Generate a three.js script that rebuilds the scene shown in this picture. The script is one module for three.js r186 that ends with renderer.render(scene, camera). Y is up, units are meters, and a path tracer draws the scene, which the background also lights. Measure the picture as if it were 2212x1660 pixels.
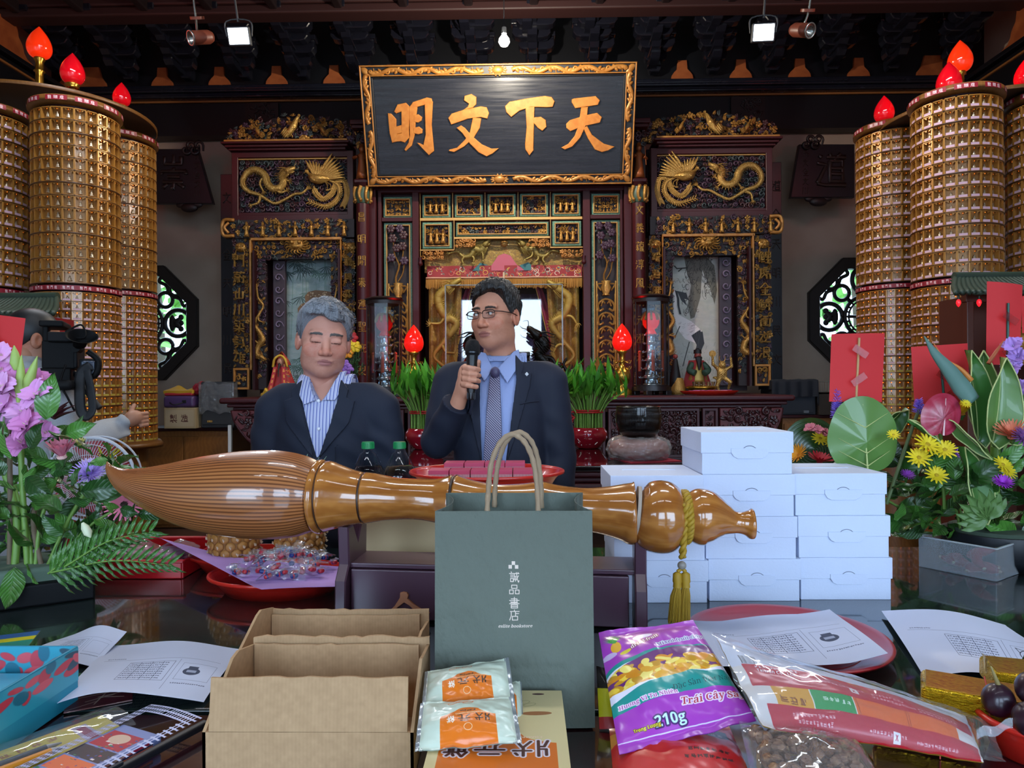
import*as THREE from 'three';
import{mergeVertices}from 'three/addons/utils/BufferGeometryUtils.js';
import{RoundedBoxGeometry}from 'three/addons/geometries/RoundedBoxGeometry.js';
import{RectAreaLightUniformsLib}from 'three/addons/lights/RectAreaLightUniformsLib.js';

// ---------------------------------------------------------------- camera, sky, large lights, exposure
const scene=new THREE.Scene();
const IW=2212,IH=1660,FOC=1534,CX=IW/2,CY=IH/2,EYE=1.39;
const camera=new THREE.PerspectiveCamera(2*Math.atan(CY/FOC)*180/Math.PI,IW/IH,0.05,200);
camera.rotation.order='YXZ';
camera.position.set(0.12,EYE,0);
camera.rotation.set(0,0.018,-0.006);
camera.updateMatrixWorld(true);
const renderer=new THREE.WebGLRenderer({antialias:true});
renderer.toneMapping=THREE.LinearToneMapping;
renderer.toneMappingExposure=1.75;
renderer.shadowMap.enabled=true;
RectAreaLightUniformsLib.init();
const SKY=new THREE.Color().setRGB(0.56,0.75,1.0).multiplyScalar(5.6);  // bright overcast sky
scene.background=SKY;

// ---------------------------------------------------------------- helpers
const V=(x,y,z)=>new THREE.Vector3(x,y,z);
const PI=Math.PI,sin=Math.sin,cos=Math.cos,abs=Math.abs,min=Math.min,max=Math.max,hyp=Math.hypot;
const lerp=(a,b,t)=>a+(b-a)*t,clamp=(x,a=0,b=1)=>x<a?a:x>b?b:x;
const sstep=(a,b,x)=>{const t=clamp((x-a)/(b-a));return t*t*(3-2*t);};
let seedState=1;
const seed=(s)=>{seedState=s>>>0;};
const rnd=(a=0,b=1)=>{seedState=(seedState+0x6d2b79f5)>>>0;let t=Math.imul(seedState ^ (seedState>>>15),1|seedState);t=(t+Math.imul(t ^ (t>>>7),61|t)) ^ t;return a+(b-a)*(((t ^ (t>>>14))>>>0)/4294967296);};
const pick=(a)=>a[Math.floor(rnd()*a.length) % a.length];
// a pixel of the photograph as a direction; points where it meets an upright plane z or a level plane y
const ray=(px,py)=>V((px-CX)/FOC,-(py-CY)/FOC,-1).applyQuaternion(camera.quaternion);
const onZ=(px,py,z)=>{const r=ray(px,py);return r.multiplyScalar((-z-camera.position.z)/r.z).add(camera.position);};
const onY=(px,py,y)=>{const r=ray(px,py);return r.multiplyScalar((y-EYE)/r.y).add(camera.position);};
const hsh=(x,y,z=0)=>{let h=Math.imul(x|0,374761393)+Math.imul(y|0,668265263)+Math.imul(z|0,2147483647-77);h=Math.imul(h ^ (h>>>13),1274126177);return ((h ^ (h>>>16))>>>0)/4294967296;};
const vnoise=(x,y,z=0,p=0)=>{
const xi=Math.floor(x),yi=Math.floor(y),zi=Math.floor(z),fx=x-xi,fy=y-yi,fz=z-zi,s=(t)=>t*t*(3-2*t),m=(a)=>p?((a % p)+p) % p:a;
const c=(i,j,k)=>hsh(m(xi+i),m(yi+j),zi+k),X=s(fx),Y=s(fy),Z=s(fz);
const l=(k)=>lerp(lerp(c(0,0,k),c(1,0,k),X),lerp(c(0,1,k),c(1,1,k),X),Y);
return fz===0?l(0):lerp(l(0),l(1),Z);
};
const fbm=(x,y,z=0,n=4,p=0)=>{let s=0,a=0.5,q=p;for (let i=0;i<n;i++){s+=a*vnoise(x,y,z,q);x*=2;y*=2;z*=2;q*=2;a/=2;}return s;};

// ---- geometry: every function returns a BufferGeometry in the thing's own axes
const place=(g,x=0,y=0,z=0,rx=0,ry=0,rz=0,s=1)=>{
const m=new THREE.Matrix4().compose(V(x,y,z),new THREE.Quaternion().setFromEuler(new THREE.Euler(rx,ry,rz)),Array.isArray(s)?V(...s):V(s,s,s));
return g.applyMatrix4(m);
};
const box=(w,h,d,x=0,y=0,z=0,rx=0,ry=0,rz=0)=>place(new THREE.BoxGeometry(w,h,d),x,y,z,rx,ry,rz);
const rbox=(w,h,d,r,x=0,y=0,z=0,rx=0,ry=0,rz=0,seg=2)=>place(new RoundedBoxGeometry(w,h,d,seg,min(r,w/2.01,h/2.01,d/2.01)),x,y,z,rx,ry,rz);
const cyl=(r1,r2,h,x=0,y=0,z=0,n=16,rx=0,ry=0,rz=0,open=false)=>place(new THREE.CylinderGeometry(r1,r2,h,n,1,open),x,y,z,rx,ry,rz);
const ball=(r,x=0,y=0,z=0,sx=1,sy=1,sz=1,n=12)=>place(new THREE.SphereGeometry(r,n,max(6,n*0.7|0)),x,y,z,0,0,0,[sx,sy,sz]);
const lathe=(pts,n=24,x=0,y=0,z=0)=>place(new THREE.LatheGeometry(pts.map(([r,h])=>new THREE.Vector2(max(r,1e-4),h)),n),x,y,z);
const smoothPts=(pts,n)=>new THREE.CatmullRomCurve3(pts.map((p)=>Array.isArray(p)?V(p[0],p[1],p[2]??0):p),false,'centripetal').getPoints(n);
// a tube through points with a radius per point and, if flat is not 1, an oval section (flat scales the section's second axis, which starts along up)
function sweep(pts,rad,n=6,{flat=1,up=V(0,0,1),caps=true,closed=false,ridge=0}={}){
const P=pts.map((p)=>Array.isArray(p)?V(p[0],p[1],p[2]??0):p),N=P.length,pos=[],uv=[],idx=[];
const R=typeof rad==='function'?rad:Array.isArray(rad)?(t)=>{const f=t*(rad.length-1),i=min(rad.length-2,f|0);return lerp(rad[i],rad[i+1],f-i);}:()=>rad;
let b=up.clone(),len=0;
for (let i=0;i<N;i++){
const t=P[closed?(i+1) % N:min(N-1,i+1)].clone().sub(P[closed?(i+N-1) % N:max(0,i-1)]).normalize();
if (abs(b.dot(t))>0.97) b=abs(t.y)<0.9?V(0,1,0):V(1,0,0);
const a=V().crossVectors(t,b).normalize();b=V().crossVectors(a,t).normalize();
if (i) len+=P[i].distanceTo(P[i-1]);
const r=R(i/(N-1));
for (let k=0;k<=n;k++){const q=k/n*2*PI,e=r*(k % 2?1:1-ridge),c=cos(q)*e,s=sin(q)*e*flat;pos.push(P[i].x+a.x*c+b.x*s,P[i].y+a.y*c+b.y*s,P[i].z+a.z*c+b.z*s);uv.push(k/n,len);}
}
const M=closed?N:N-1;
for (let i=0;i<M;i++) for (let k=0;k<n;k++){const a=i*(n+1)+k,c=((i+1) % N)*(n+1)+k;idx.push(a,a+1,c,a+1,c+1,c);}
if (caps&&!closed) for (const e of [0,N-1]){const c=pos.length/3;pos.push(P[e].x,P[e].y,P[e].z);uv.push(0.5,0);for (let k=0;k<n;k++){const a=e*(n+1)+k;e?idx.push(c,a,a+1):idx.push(c,a+1,a);}}
const g=new THREE.BufferGeometry();g.setAttribute('position',new THREE.Float32BufferAttribute(pos,3));g.setAttribute('uv',new THREE.Float32BufferAttribute(uv,2));g.setIndex(idx);g.computeVertexNormals();
if (!closed){// keep the seam of the section smooth
const nn=g.attributes.normal;for (let i=0;i<N;i++){const a=i*(n+1),c=a+n,v=V(nn.getX(a)+nn.getX(c),nn.getY(a)+nn.getY(c),nn.getZ(a)+nn.getZ(c)).normalize();nn.setXYZ(a,v.x,v.y,v.z);nn.setXYZ(c,v.x,v.y,v.z);}
}
return g;
}
const tube=(pts,r,k=24,n=6,o)=>sweep(smoothPts(pts,k),r,n,o);
const shapeOf=(pts)=>new THREE.Shape(pts.map((p)=>new THREE.Vector2(p[0],p[1])));
const extrude=(pts,depth,bevel=0,holes=[],seg=1)=>{const s=pts.isShape||pts instanceof THREE.Shape?pts:shapeOf(pts);for (const h of holes) s.holes.push(new THREE.Path(h.map((p)=>new THREE.Vector2(p[0],p[1]))));return new THREE.ExtrudeGeometry(s,{depth,bevelEnabled:bevel>0,bevelThickness:bevel,bevelSize:bevel,bevelOffset:-bevel,bevelSegments:seg,curveSegments:8});};
const flat=(pts)=>new THREE.ShapeGeometry(shapeOf(pts));
// a sheet from a function of (u, v) in 0..1
function sheet(f,nu=12,nv=12,closeU=false){
const pos=[],uv=[],idx=[];
for (let j=0;j<=nv;j++) for (let i=0;i<=nu;i++){const p=f(i/nu,j/nv);pos.push(p.x??p[0],p.y??p[1],p.z??p[2]);uv.push(i/nu,j/nv);}
for (let j=0;j<nv;j++) for (let i=0;i<nu;i++){const a=j*(nu+1)+i,c=a+nu+1;idx.push(a,a+1,c,a+1,c+1,c);}
const g=new THREE.BufferGeometry();g.setAttribute('position',new THREE.Float32BufferAttribute(pos,3));g.setAttribute('uv',new THREE.Float32BufferAttribute(uv,2));g.setIndex(idx);g.computeVertexNormals();
return g;
}
// a sheet given real thickness
function slab(f,t,nu=12,nv=12){
const a=sheet(f,nu,nv),p=a.attributes.position,nn=a.attributes.normal,b=a.clone(),q=b.attributes.position;
for (let i=0;i<p.count;i++) q.setXYZ(i,p.getX(i)-nn.getX(i)*t,p.getY(i)-nn.getY(i)*t,p.getZ(i)-nn.getZ(i)*t);
const I=Array.from(a.index.array),n=p.count,E=[];
const tri=[];for (let i=0;i<I.length;i+=3) tri.push(I[i+2],I[i+1],I[i]);
b.setIndex(tri);b.computeVertexNormals();
const rim=[],loop=[];
for (let i=0;i<=nu;i++) loop.push(i);for (let j=1;j<=nv;j++) loop.push(j*(nu+1)+nu);for (let i=nu-1;i>=0;i--) loop.push(nv*(nu+1)+i);for (let j=nv-1;j>0;j--) loop.push(j*(nu+1));
const uvA=a.attributes.uv,U=[];
loop.push(loop[0]);
for (const k of loop){rim.push(p.getX(k),p.getY(k),p.getZ(k),q.getX(k),q.getY(k),q.getZ(k));U.push(uvA.getX(k),uvA.getY(k),uvA.getX(k),uvA.getY(k));}
for (let k=0;k<loop.length-1;k++) E.push(2*k,2*k+1,2*k+2,2*k+1,2*k+3,2*k+2);
const r=new THREE.BufferGeometry();r.setAttribute('position',new THREE.Float32BufferAttribute(rim,3));r.setAttribute('uv',new THREE.Float32BufferAttribute(U,2));r.setIndex(E);r.computeVertexNormals();
return merge([a,b,r]);
}
function merge(list){
list=list.flat(9).filter(Boolean);
let nv=0,ni=0,col=list.some((g)=>g.attributes.color);
for (const g of list){nv+=g.attributes.position.count;ni+=g.index?g.index.count:g.attributes.position.count;}
const P=new Float32Array(nv*3),N=new Float32Array(nv*3),U=new Float32Array(nv*2),C=col&&new Float32Array(nv*3).fill(1),I=new Uint32Array(ni);
let v=0,k=0;
for (const g of list){
const a=g.attributes,n=a.position.count;
if (!a.normal) g.computeVertexNormals();
P.set(a.position.array.subarray(0,n*3),v*3);N.set(g.attributes.normal.array.subarray(0,n*3),v*3);if (a.uv) U.set(a.uv.array.subarray(0,n*2),v*2);if (col&&a.color) C.set(a.color.array.subarray(0,n*3),v*3);
if (g.index) for (let i=0;i<g.index.count;i++) I[k++]=g.index.array[i]+v;else for (let i=0;i<n;i++) I[k++]=i+v;
v+=n;
}
const r=new THREE.BufferGeometry();
r.setAttribute('position',new THREE.BufferAttribute(P,3));r.setAttribute('normal',new THREE.BufferAttribute(N,3));r.setAttribute('uv',new THREE.BufferAttribute(U,2));if (col) r.setAttribute('color',new THREE.BufferAttribute(C,3));r.setIndex(new THREE.BufferAttribute(I,1));
return r;
}
// uv in metres, looked up along the axis that each vertex faces
function metreUV(g){
const p=g.attributes.position,n=g.attributes.normal,u=g.attributes.uv;
for (let i=0;i<p.count;i++){const x=abs(n.getX(i)),y=abs(n.getY(i)),z=abs(n.getZ(i));if (y>=x&&y>=z) u.setXY(i,p.getX(i),p.getZ(i));else if (x>=z) u.setXY(i,p.getZ(i),p.getY(i));else u.setXY(i,p.getX(i),p.getY(i));}
return g;
}
const tint=(g,c)=>{const n=g.attributes.position.count,k=new THREE.Color(c),a=new Float32Array(n*3);for (let i=0;i<n;i++){a[i*3]=k.r;a[i*3+1]=k.g;a[i*3+2]=k.b;}g.setAttribute('color',new THREE.BufferAttribute(a,3));return g;};
// mesh of the zero set of a distance function (surface nets), normals from its slope
function sdfMesh(f,lo,hi,cell){
const n=[0,1,2].map((i)=>Math.ceil((hi[i]-lo[i])/cell)+1),[nx,ny,nz]=n,D=new Float32Array(nx*ny*nz),at=(i,j,k)=>(k*ny+j)*nx+i;
for (let k=0;k<nz;k++) for (let j=0;j<ny;j++) for (let i=0;i<nx;i++) D[at(i,j,k)]=f(lo[0]+i*cell,lo[1]+j*cell,lo[2]+k*cell);
const id=new Int32Array(nx*ny*nz).fill(-1),pos=[],idx=[];
for (let k=0;k<nz-1;k++) for (let j=0;j<ny-1;j++) for (let i=0;i<nx-1;i++){
let x=0,y=0,z=0,c=0,m=0;const d=[];
for (let q=0;q<8;q++){d[q]=D[at(i+(q&1),j+(q>>1&1),k+(q>>2))];if (d[q]<0) m|=1<<q;}
if (m===0||m===255) continue;
for (let a=0;a<8;a++) for (let b=1;b<=4;b<<=1){if (a&b) continue;const e=a|b;if (((m>>a)&1)===((m>>e)&1)) continue;const t=d[a]/(d[a]-d[e]);x+=(a&1)+(b===1?t:0);y+=(a>>1&1)+(b===2?t:0);z+=(a>>2)+(b===4?t:0);c++;}
id[at(i,j,k)]=pos.length/3;pos.push(lo[0]+(i+x/c)*cell,lo[1]+(j+y/c)*cell,lo[2]+(k+z/c)*cell);
}
const quad=(a,b,c,d,s)=>{if (a<0||b<0||c<0||d<0) return;s?idx.push(a,b,c,a,c,d):idx.push(a,c,b,a,d,c);};
for (let k=0;k<nz-1;k++) for (let j=0;j<ny-1;j++) for (let i=0;i<nx-1;i++){
const s=D[at(i,j,k)]<0;
if (j&&k&&s!==D[at(i+1,j,k)]<0) quad(id[at(i,j-1,k-1)],id[at(i,j,k-1)],id[at(i,j,k)],id[at(i,j-1,k)],s);
if (i&&k&&s!==D[at(i,j+1,k)]<0) quad(id[at(i-1,j,k-1)],id[at(i-1,j,k)],id[at(i,j,k)],id[at(i,j,k-1)],s);
if (i&&j&&s!==D[at(i,j,k+1)]<0) quad(id[at(i-1,j-1,k)],id[at(i,j-1,k)],id[at(i,j,k)],id[at(i-1,j,k)],s);
}
const g=new THREE.BufferGeometry(),N=new Float32Array(pos.length),h=cell*0.5;
for (let i=0;i<pos.length;i+=3){const [x,y,z]=[pos[i],pos[i+1],pos[i+2]],a=f(x+h,y,z)-f(x-h,y,z),b=f(x,y+h,z)-f(x,y-h,z),c=f(x,y,z+h)-f(x,y,z-h),l=hyp(a,b,c)||1;N[i]=a/l;N[i+1]=b/l;N[i+2]=c/l;}
g.setAttribute('position',new THREE.Float32BufferAttribute(pos,3));g.setAttribute('normal',new THREE.BufferAttribute(N,3));g.setAttribute('uv',new THREE.BufferAttribute(new Float32Array(pos.length/3*2),2));g.setIndex(idx);
return g;
}
const paintBy=(g,f)=>{const p=g.attributes.position,nn=g.attributes.normal,a=new Float32Array(p.count*3),k=new THREE.Color();for (let i=0;i<p.count;i++){k.set(f(p.getX(i),p.getY(i),p.getZ(i),nn.getX(i),nn.getY(i),nn.getZ(i)));a[i*3]=k.r;a[i*3+1]=k.g;a[i*3+2]=k.b;}g.setAttribute('color',new THREE.BufferAttribute(a,3));return g;};
// distance-function pieces
const smin=(a,b,k)=>{const h=max(k-abs(a-b),0)/k;return min(a,b)-h*h*k*0.25;};
const smax=(a,b,k)=>-smin(-a,-b,k);
const ell=(x,y,z,cx,cy,cz,rx,ry,rz)=>{const X=(x-cx)/rx,Y=(y-cy)/ry,Z=(z-cz)/rz,k=Math.sqrt(X*X+Y*Y+Z*Z),q=Math.sqrt(X*X/rx/rx+Y*Y/ry/ry+Z*Z/rz/rz);return q<1e-6?-min(rx,ry,rz):k*(k-1)/q;};
const cap=(x,y,z,a,b,r1,r2)=>{const bx=b[0]-a[0],by=b[1]-a[1],bz=b[2]-a[2],px=x-a[0],py=y-a[1],pz=z-a[2],t=clamp((px*bx+py*by+pz*bz)/(bx*bx+by*by+bz*bz));return hyp(px-bx*t,py-by*t,pz-bz*t)-lerp(r1,r2,t);};
const poly2=(P,x,y)=>{let d=1e9,s=1;for (let i=0,j=P.length-1;i<P.length;j=i++){const ex=P[j][0]-P[i][0],ey=P[j][1]-P[i][1],wx=x-P[i][0],wy=y-P[i][1],t=clamp((wx*ex+wy*ey)/(ex*ex+ey*ey));d=min(d,hyp(wx-ex*t,wy-ey*t));const c1=y>=P[i][1],c2=y<P[j][1],c3=ex*wy>ey*wx;if ((c1&&c2&&c3)||(!c1&&!c2&&!c3)) s=-s;}return s*d;};

// ---- things, parts, setting
const used={};
const numbered=(n)=>{const k=used[n]=(used[n]??-1)+1;return k?n + '_' + String(k).padStart(3,'0'):n;};
function tag(o,label,category,group,kind){if (label) o.userData.label=label;if (category) o.userData.category=category;if (group) o.userData.group=group;if (kind) o.userData.kind=kind;return o;}
function thing(name,label,category,pos=[0,0,0],turn=0,group){
const o=new THREE.Group();o.name=numbered(name);scene.add(o);
pos.isVector3?o.position.copy(pos):o.position.set(...pos);
Array.isArray(turn)?o.rotation.set(...turn):(o.rotation.y=turn);
return tag(o,label,category,group);
}
function part(name,geos,m,parent,label,kind){
const g=Array.isArray(geos)?merge(geos):geos,mat=Array.isArray(m)?m[0]:m;
if (mat.userData.metres&&g.attributes.uv&&!g.userData.done){metreUV(g);g.userData.done=true;}
const o=new THREE.Mesh(g,m);o.name=name;o.castShadow=o.receiveShadow=true;
if (label) o.userData.label=label;if (kind) o.userData.kind=kind;
parent.add(o);return o;
}
const solo=(name,geos,m,label,category,group,kind)=>{const o=part(numbered(name),geos,m,scene);return tag(o,label,category,group,kind);};
const struct=(name,geos,m)=>tag(part(name,geos,m,scene),null,null,null,'structure');
const structGroup=(name,pos=[0,0,0])=>{const o=new THREE.Group();o.name=name;o.position.set(...pos);scene.add(o);o.userData.kind='structure';return o;};
function copyOf(src,pos,turn,label,group){const c=src.clone();c.name=numbered(src.name.replace(/_\d{3}$/,''));scene.add(c);if (pos) pos.isVector3?c.position.copy(pos):c.position.set(...pos);if (turn!==undefined&&turn!==null) Array.isArray(turn)?c.rotation.set(...turn):(c.rotation.y=turn);c.userData={...src.userData};if (label) c.userData.label=label;if (group) c.userData.group=group;return c;}

// ---- textures and materials
function dtex(n,m,f,srgb=true){
const d=new Uint8Array(n*m*4);
for (let j=0;j<m;j++) for (let i=0;i<n;i++){const c=f(i/n,j/m),o=(j*n+i)*4;if (typeof c==='number') d[o]=d[o+1]=d[o+2]=clamp(c)*255;else{d[o]=clamp(c[0])*255;d[o+1]=clamp(c[1])*255;d[o+2]=clamp(c[2])*255;}d[o+3]=255;}
const t=new THREE.DataTexture(d,n,m);t.wrapS=t.wrapT=THREE.RepeatWrapping;t.magFilter=THREE.LinearFilter;if (srgb) t.colorSpace=THREE.SRGBColorSpace;t.needsUpdate=true;
return t;
}
const rep=(t,x,y=x)=>{const c=t.clone();c.repeat.set(x,y);return c;};
function canvas(w,h,draw){const c=document.createElement('canvas');c.width=w;c.height=h;draw(c.getContext('2d'),w,h);const t=new THREE.CanvasTexture(c);t.colorSpace=THREE.SRGBColorSpace;return t;}
const hex=(h)=>[(h>>16&255)/255,(h>>8&255)/255,(h&255)/255];
const mix3=(a,b,t)=>[lerp(a[0],b[0],t),lerp(a[1],b[1],t),lerp(a[2],b[2],t)];
const mat=(color,rough=0.6,o={})=>{const{metres,...p}=o,m=new (p.clearcoat||p.transmission||p.sheen||p.ior||p.specularIntensity!==undefined?THREE.MeshPhysicalMaterial:THREE.MeshStandardMaterial)({color,roughness:rough,side:THREE.DoubleSide,...p});if (metres) m.userData.metres=true;return m;};
const NOISE=dtex(256,256,(u,v)=>fbm(u*8,v*8,0,5,8),false);
const FINE=dtex(256,256,(u,v)=>0.5*vnoise(u*64,v*64,0,64)+0.5*vnoise(u*128,v*128,0,128),false);
const grainTex=(a,b,fx=6,fy=60)=>dtex(256,512,(u,v)=>{const w=fbm(u*6,v*6,3,4,6),g=0.5+0.5*sin((u*fy+w*fx)*2*PI),f=vnoise(u*128,v*8,5,0);return mix3(a,b,clamp(g*0.45+w*0.5+f*0.25-0.1));});
const blotch=(a,b,sc=8,n=4)=>dtex(256,256,(u,v)=>mix3(a,b,clamp((fbm(u*sc,v*sc,7,n,sc)-0.2)*1.6)));
// ---------------------------------------------------------------- brush strokes of the characters, on a 20 x 20 grid (two letters a..u per point, x then y down)
const GLYPH={
'昌':'fcpcpififc ffpf ekqkqsesek eoqo','明':'cdidipcpcd cjij lclmjt lcscssqr lhsh lmsm','開':'cbct cbibihch ceie mbsb mbmhsh mese sbstqs fkok fnon hkhngr lklt',
'泰':'dcqc efqf cisi kbkidp kisp kkktir fllm epkn plln lnqs','運':'cced bghhdobr brgsts hdhbsbsd idrd jfqfqkjkjf jiqi hmsm ndnp','聖':'cbjb dbdj hbhk ddhd dghg bjik lcrcrililc elql dpqp bttt klkt',
'庇':'kakc cdsd edelbt hfhshq hklk nfnrsrsp sinl','黎':'dcid fbfm bgjg fhbm fijl lclm lcqcqknl mfjk kndt knkt kprt bocq','民':'ecqcqheh eceshq elsl lhnorssp',
'文':'jbke cfsf ofjnct ggjnst','義':'gbhd obmd ddqd efpf chsh kdkh ijdl cmsm gkgtes cqjo mjnosttr prls pkqm','蘊':'bdtd gbgf nbnf fgdjgj hicmhl fmft dodr hohr kgsgslklkg njnk lnlt rnrt onot lnrn jtut',
'淳':'ccee bgdi bsfl nanc hctc jeqeqhjhje hjrjnm nmntls hosn','風':'dbdnbt dbqbqpsttq geod hhohomhmhh kekr gqor nopr','門':'cbct cbibihch ceie lbrb lblhrh lere rbrtps',
'蔚':'bdtd gbgf nbnf dglglkdk dgdnbt fmkm enln ipit fpds kpls nkuk rhrtps olpn','山':'kbks ehesqsqh','川':'dbdlbt kcks rbrt','築':'ebcf dcid mblf mcsc chhh fhfl bmil lhqhqlsm lhlmjn bpsp knku kpct kpsu',
'勢':'cdid fbfh bhjh blil flfm ldqdqissr ocog njlj doqoptnt knhrdu','雄':'bdjd gbfibp ehcphp hmiq nblg mfmt mfuf mjtj mntn mtut qfqt','龍':'fafc bcjc ddee hdge bgjg dhdt dhihitgs dkik dnin mblhth mdsd mkmssttq mksk moso',
'興':'dbdl dbgb dege dhgh rbrl rbob oerh ohrh jbnb jbjk nbnk jhnh bmtm foct onst','霖':'dbrb bgbdtdtg kbki efhf ehhh mfpf mhph bmjm fjft fmbr fnjq kmtm ojot omks ontq','雨':'ccsc dfdt dfsfstqs kckt fihj flhm nhpi nlpm',
'躍':'bbhbhfbfbb efep bjbp ejhj apho jbnbng kdle obsbsg pdqe lhji kjkt kjtj kmsm kpsp kttt ojot','過':'cced bghhdobr brgsts ibpbpgigib hgsgsp hghq jkpkpnjnjk','鯉':'ebbf dchcfg bgigiobobg egeo bkik bqar eqfs gqhs iqjs lctctklklc pcpt lgtg loto ktut',
'處':'jajc jbob dddmbt ddsdsf ffnf hegiqi ijem hjnq jmct mlsltt nlnt','金':'kacj kasj gipi empm kikt gohq oomq dttt','鱗':'ebbf dchcfg bgigiobobg egeo bkik bqar eqfs gqhs iqjs mbnd sbqd ldtd pbpi pekh petg mimlkp kmtm rirt',
'衝':'fbbf fhbl djdt gdod hgngnlhlhg hjnj kckr gono frpr qcuc phuh shstqs','逆':'cced bghhdobr brgsts icke qboe hgtg jhjmrm rhrm ogolks','浪':'ccee bgdi bsfl nanc icrcrjij icismq igrg lkts rlpo',
'誠':'eafb bdjd dgig djij dmimisdsdm kdtd kdkmis kinimolo obqosttq rbsc shmr','品':'fbpbphfhfb bkikirbrbk mktktrmrmk','書':'edpdpjdj bgtg kakm ekqk bmtm eoqoqueueo erqr','店':'kakc cdtd edelbt mdml mhsh gmqmqtgtgm',
'燈':'cfdi hegi fcfjbt fkis jbmdjh obsg lhrh kkrkrokokk lpmr qpps jtut','頭':'bcjc cfifijcjcf dldn hlgn bqjp ldud pdof lftftqlqlf ljtj lmtm nqks rqts','製':'dbcd bejd bgkg fbfl cicl cijijl ncnj rbrlql kmkn bptp jpbs hrhujt lpsu',
'造':'cced bghhdobr brgsts jbhf ifrf nbni gisi jlrlrqjqjl','狀':'gbgt cccj cjgj gmdm dmbt khth obolks okst rcse','元':'fdpd cisi hihnct ninrottsq','餅':'fabf fajf dgigildldg djij dgdtgr hmjr mbnd sbqd kfuf kmum nfnmkt qfqt',
'崇':'kakf ebefpfpb khkj clcjsjsl gmom dpqp kpktis gqds nqrs','道':'cced bghhdobr brgsts jbkd qbod hdtd ndmf jfrfrqjqjf jjrj jmrm','下':'cdsd kdkt kjpn','天':'ddqd cjsj kdkjcs kjst',
};
const strokesOf=(ch)=>(GLYPH[ch]??GLYPH['品']).split(' ').map((s)=>{const r=[];for (let i=0;i+1<s.length;i+=2) r.push([(s.charCodeAt(i)-97)/20,(s.charCodeAt(i+1)-97)/20]);return r;});
function ink(g,ch,x,y,w,h,lw,color){
g.strokeStyle=color;g.lineWidth=lw;g.lineCap='round';g.lineJoin='round';
for (const s of strokesOf(ch)){g.beginPath();s.forEach(([a,b],i)=>i?g.lineTo(x+a*w,y+b*h):g.moveTo(x+a*w,y+b*h));g.stroke();}
}
// a character as raised strokes, centred on 0, 0 and standing out along +z (on a round shaft of radius bend, if given)
function rune(ch,w,h,lw,d,bend=0){
const at=(a,b)=>{const x=(a-0.5)*w,y=(0.5-b)*h;return bend?V(sin(x/bend)*bend,y,(cos(x/bend)-1)*bend):V(x,y,0);};
return strokesOf(ch).map((s)=>{const p=[];s.forEach((q,i)=>{if (i) for (let k=1;k<=3;k++) p.push(at(lerp(s[i-1][0],q[0],k/3),lerp(s[i-1][1],q[1],k/3)));else p.push(at(...q));});return sweep(p,(t)=>lw*(0.8+0.5*abs(t-0.3))*0.5,5,{flat:d/lw*2,up:V(0,0,1)});});
}
// small print too small to read in the photograph: short strokes in rows
function scribble(g,x,y,w,h,color,lw=1){g.strokeStyle=color;g.lineWidth=lw;g.lineCap='butt';for (let i=0;i<6;i++){g.beginPath();const v=rnd()<0.5,t=rnd(0.05,0.95);if (v){g.moveTo(x+w*t,y+h*rnd(0,0.3));g.lineTo(x+w*clamp(t+rnd(-0.15,0.15)),y+h*rnd(0.6,1));}else{g.moveTo(x+w*rnd(0,0.2),y+h*t);g.lineTo(x+w*rnd(0.7,1),y+h*t);}g.stroke();}}
const scribbles=(g,x,y,n,s,color,lw,gap=1.15,vert=false)=>{for (let i=0;i<n;i++) scribble(g,vert?x:x+i*s*gap,vert?y+i*s*gap:y,s,s,color,lw);};
// ---------------------------------------------------------------- the hall: floor, walls, ceiling, openings
const lacquer=mat(0x171a26,0.4,{metres:true,roughnessMap:rep(NOISE,1.5)});
const darkWood=mat(0x1c1013,0.5,{metres:true});
const maroon=mat(0x40161b,0.36,{metres:true,specularIntensity:0.55,map:rep(grainTex(hex(0xe8dcdc),hex(0xffffff),6,30),2,0.5)});
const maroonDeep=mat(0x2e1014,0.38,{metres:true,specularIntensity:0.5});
const plaster=mat(0xffffff,0.9,{metres:true,map:rep(blotch(hex(0x9c8a7c),hex(0xa89788),8),0.5)});
const tileMat=mat(0xffffff,0.35,{metres:true,map:rep(blotch(hex(0x6b4a3c),hex(0x7d5a49),8),0.8)});
const gold=mat(0xaa7c3a,0.36,{metres:true,metalness:0.55,bumpMap:rep(FINE,3),bumpScale:0.003});
const goldPale=mat(0xb8904c,0.34,{metres:true,metalness:0.6,bumpMap:rep(FINE,3),bumpScale:0.004});
const goldPaint=mat(0xb48a4e,0.42,{metres:true,metalness:0.25,map:rep(blotch(hex(0xdcb888),hex(0xfff0dc),16),1.5)});
const brass=mat(0xb88a34,0.25,{metalness:0.9});
const WZ=8.2,HX=5.3,HT=5.75,FZ=3.6;                       // back wall, side walls, ceiling, front wall
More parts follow.
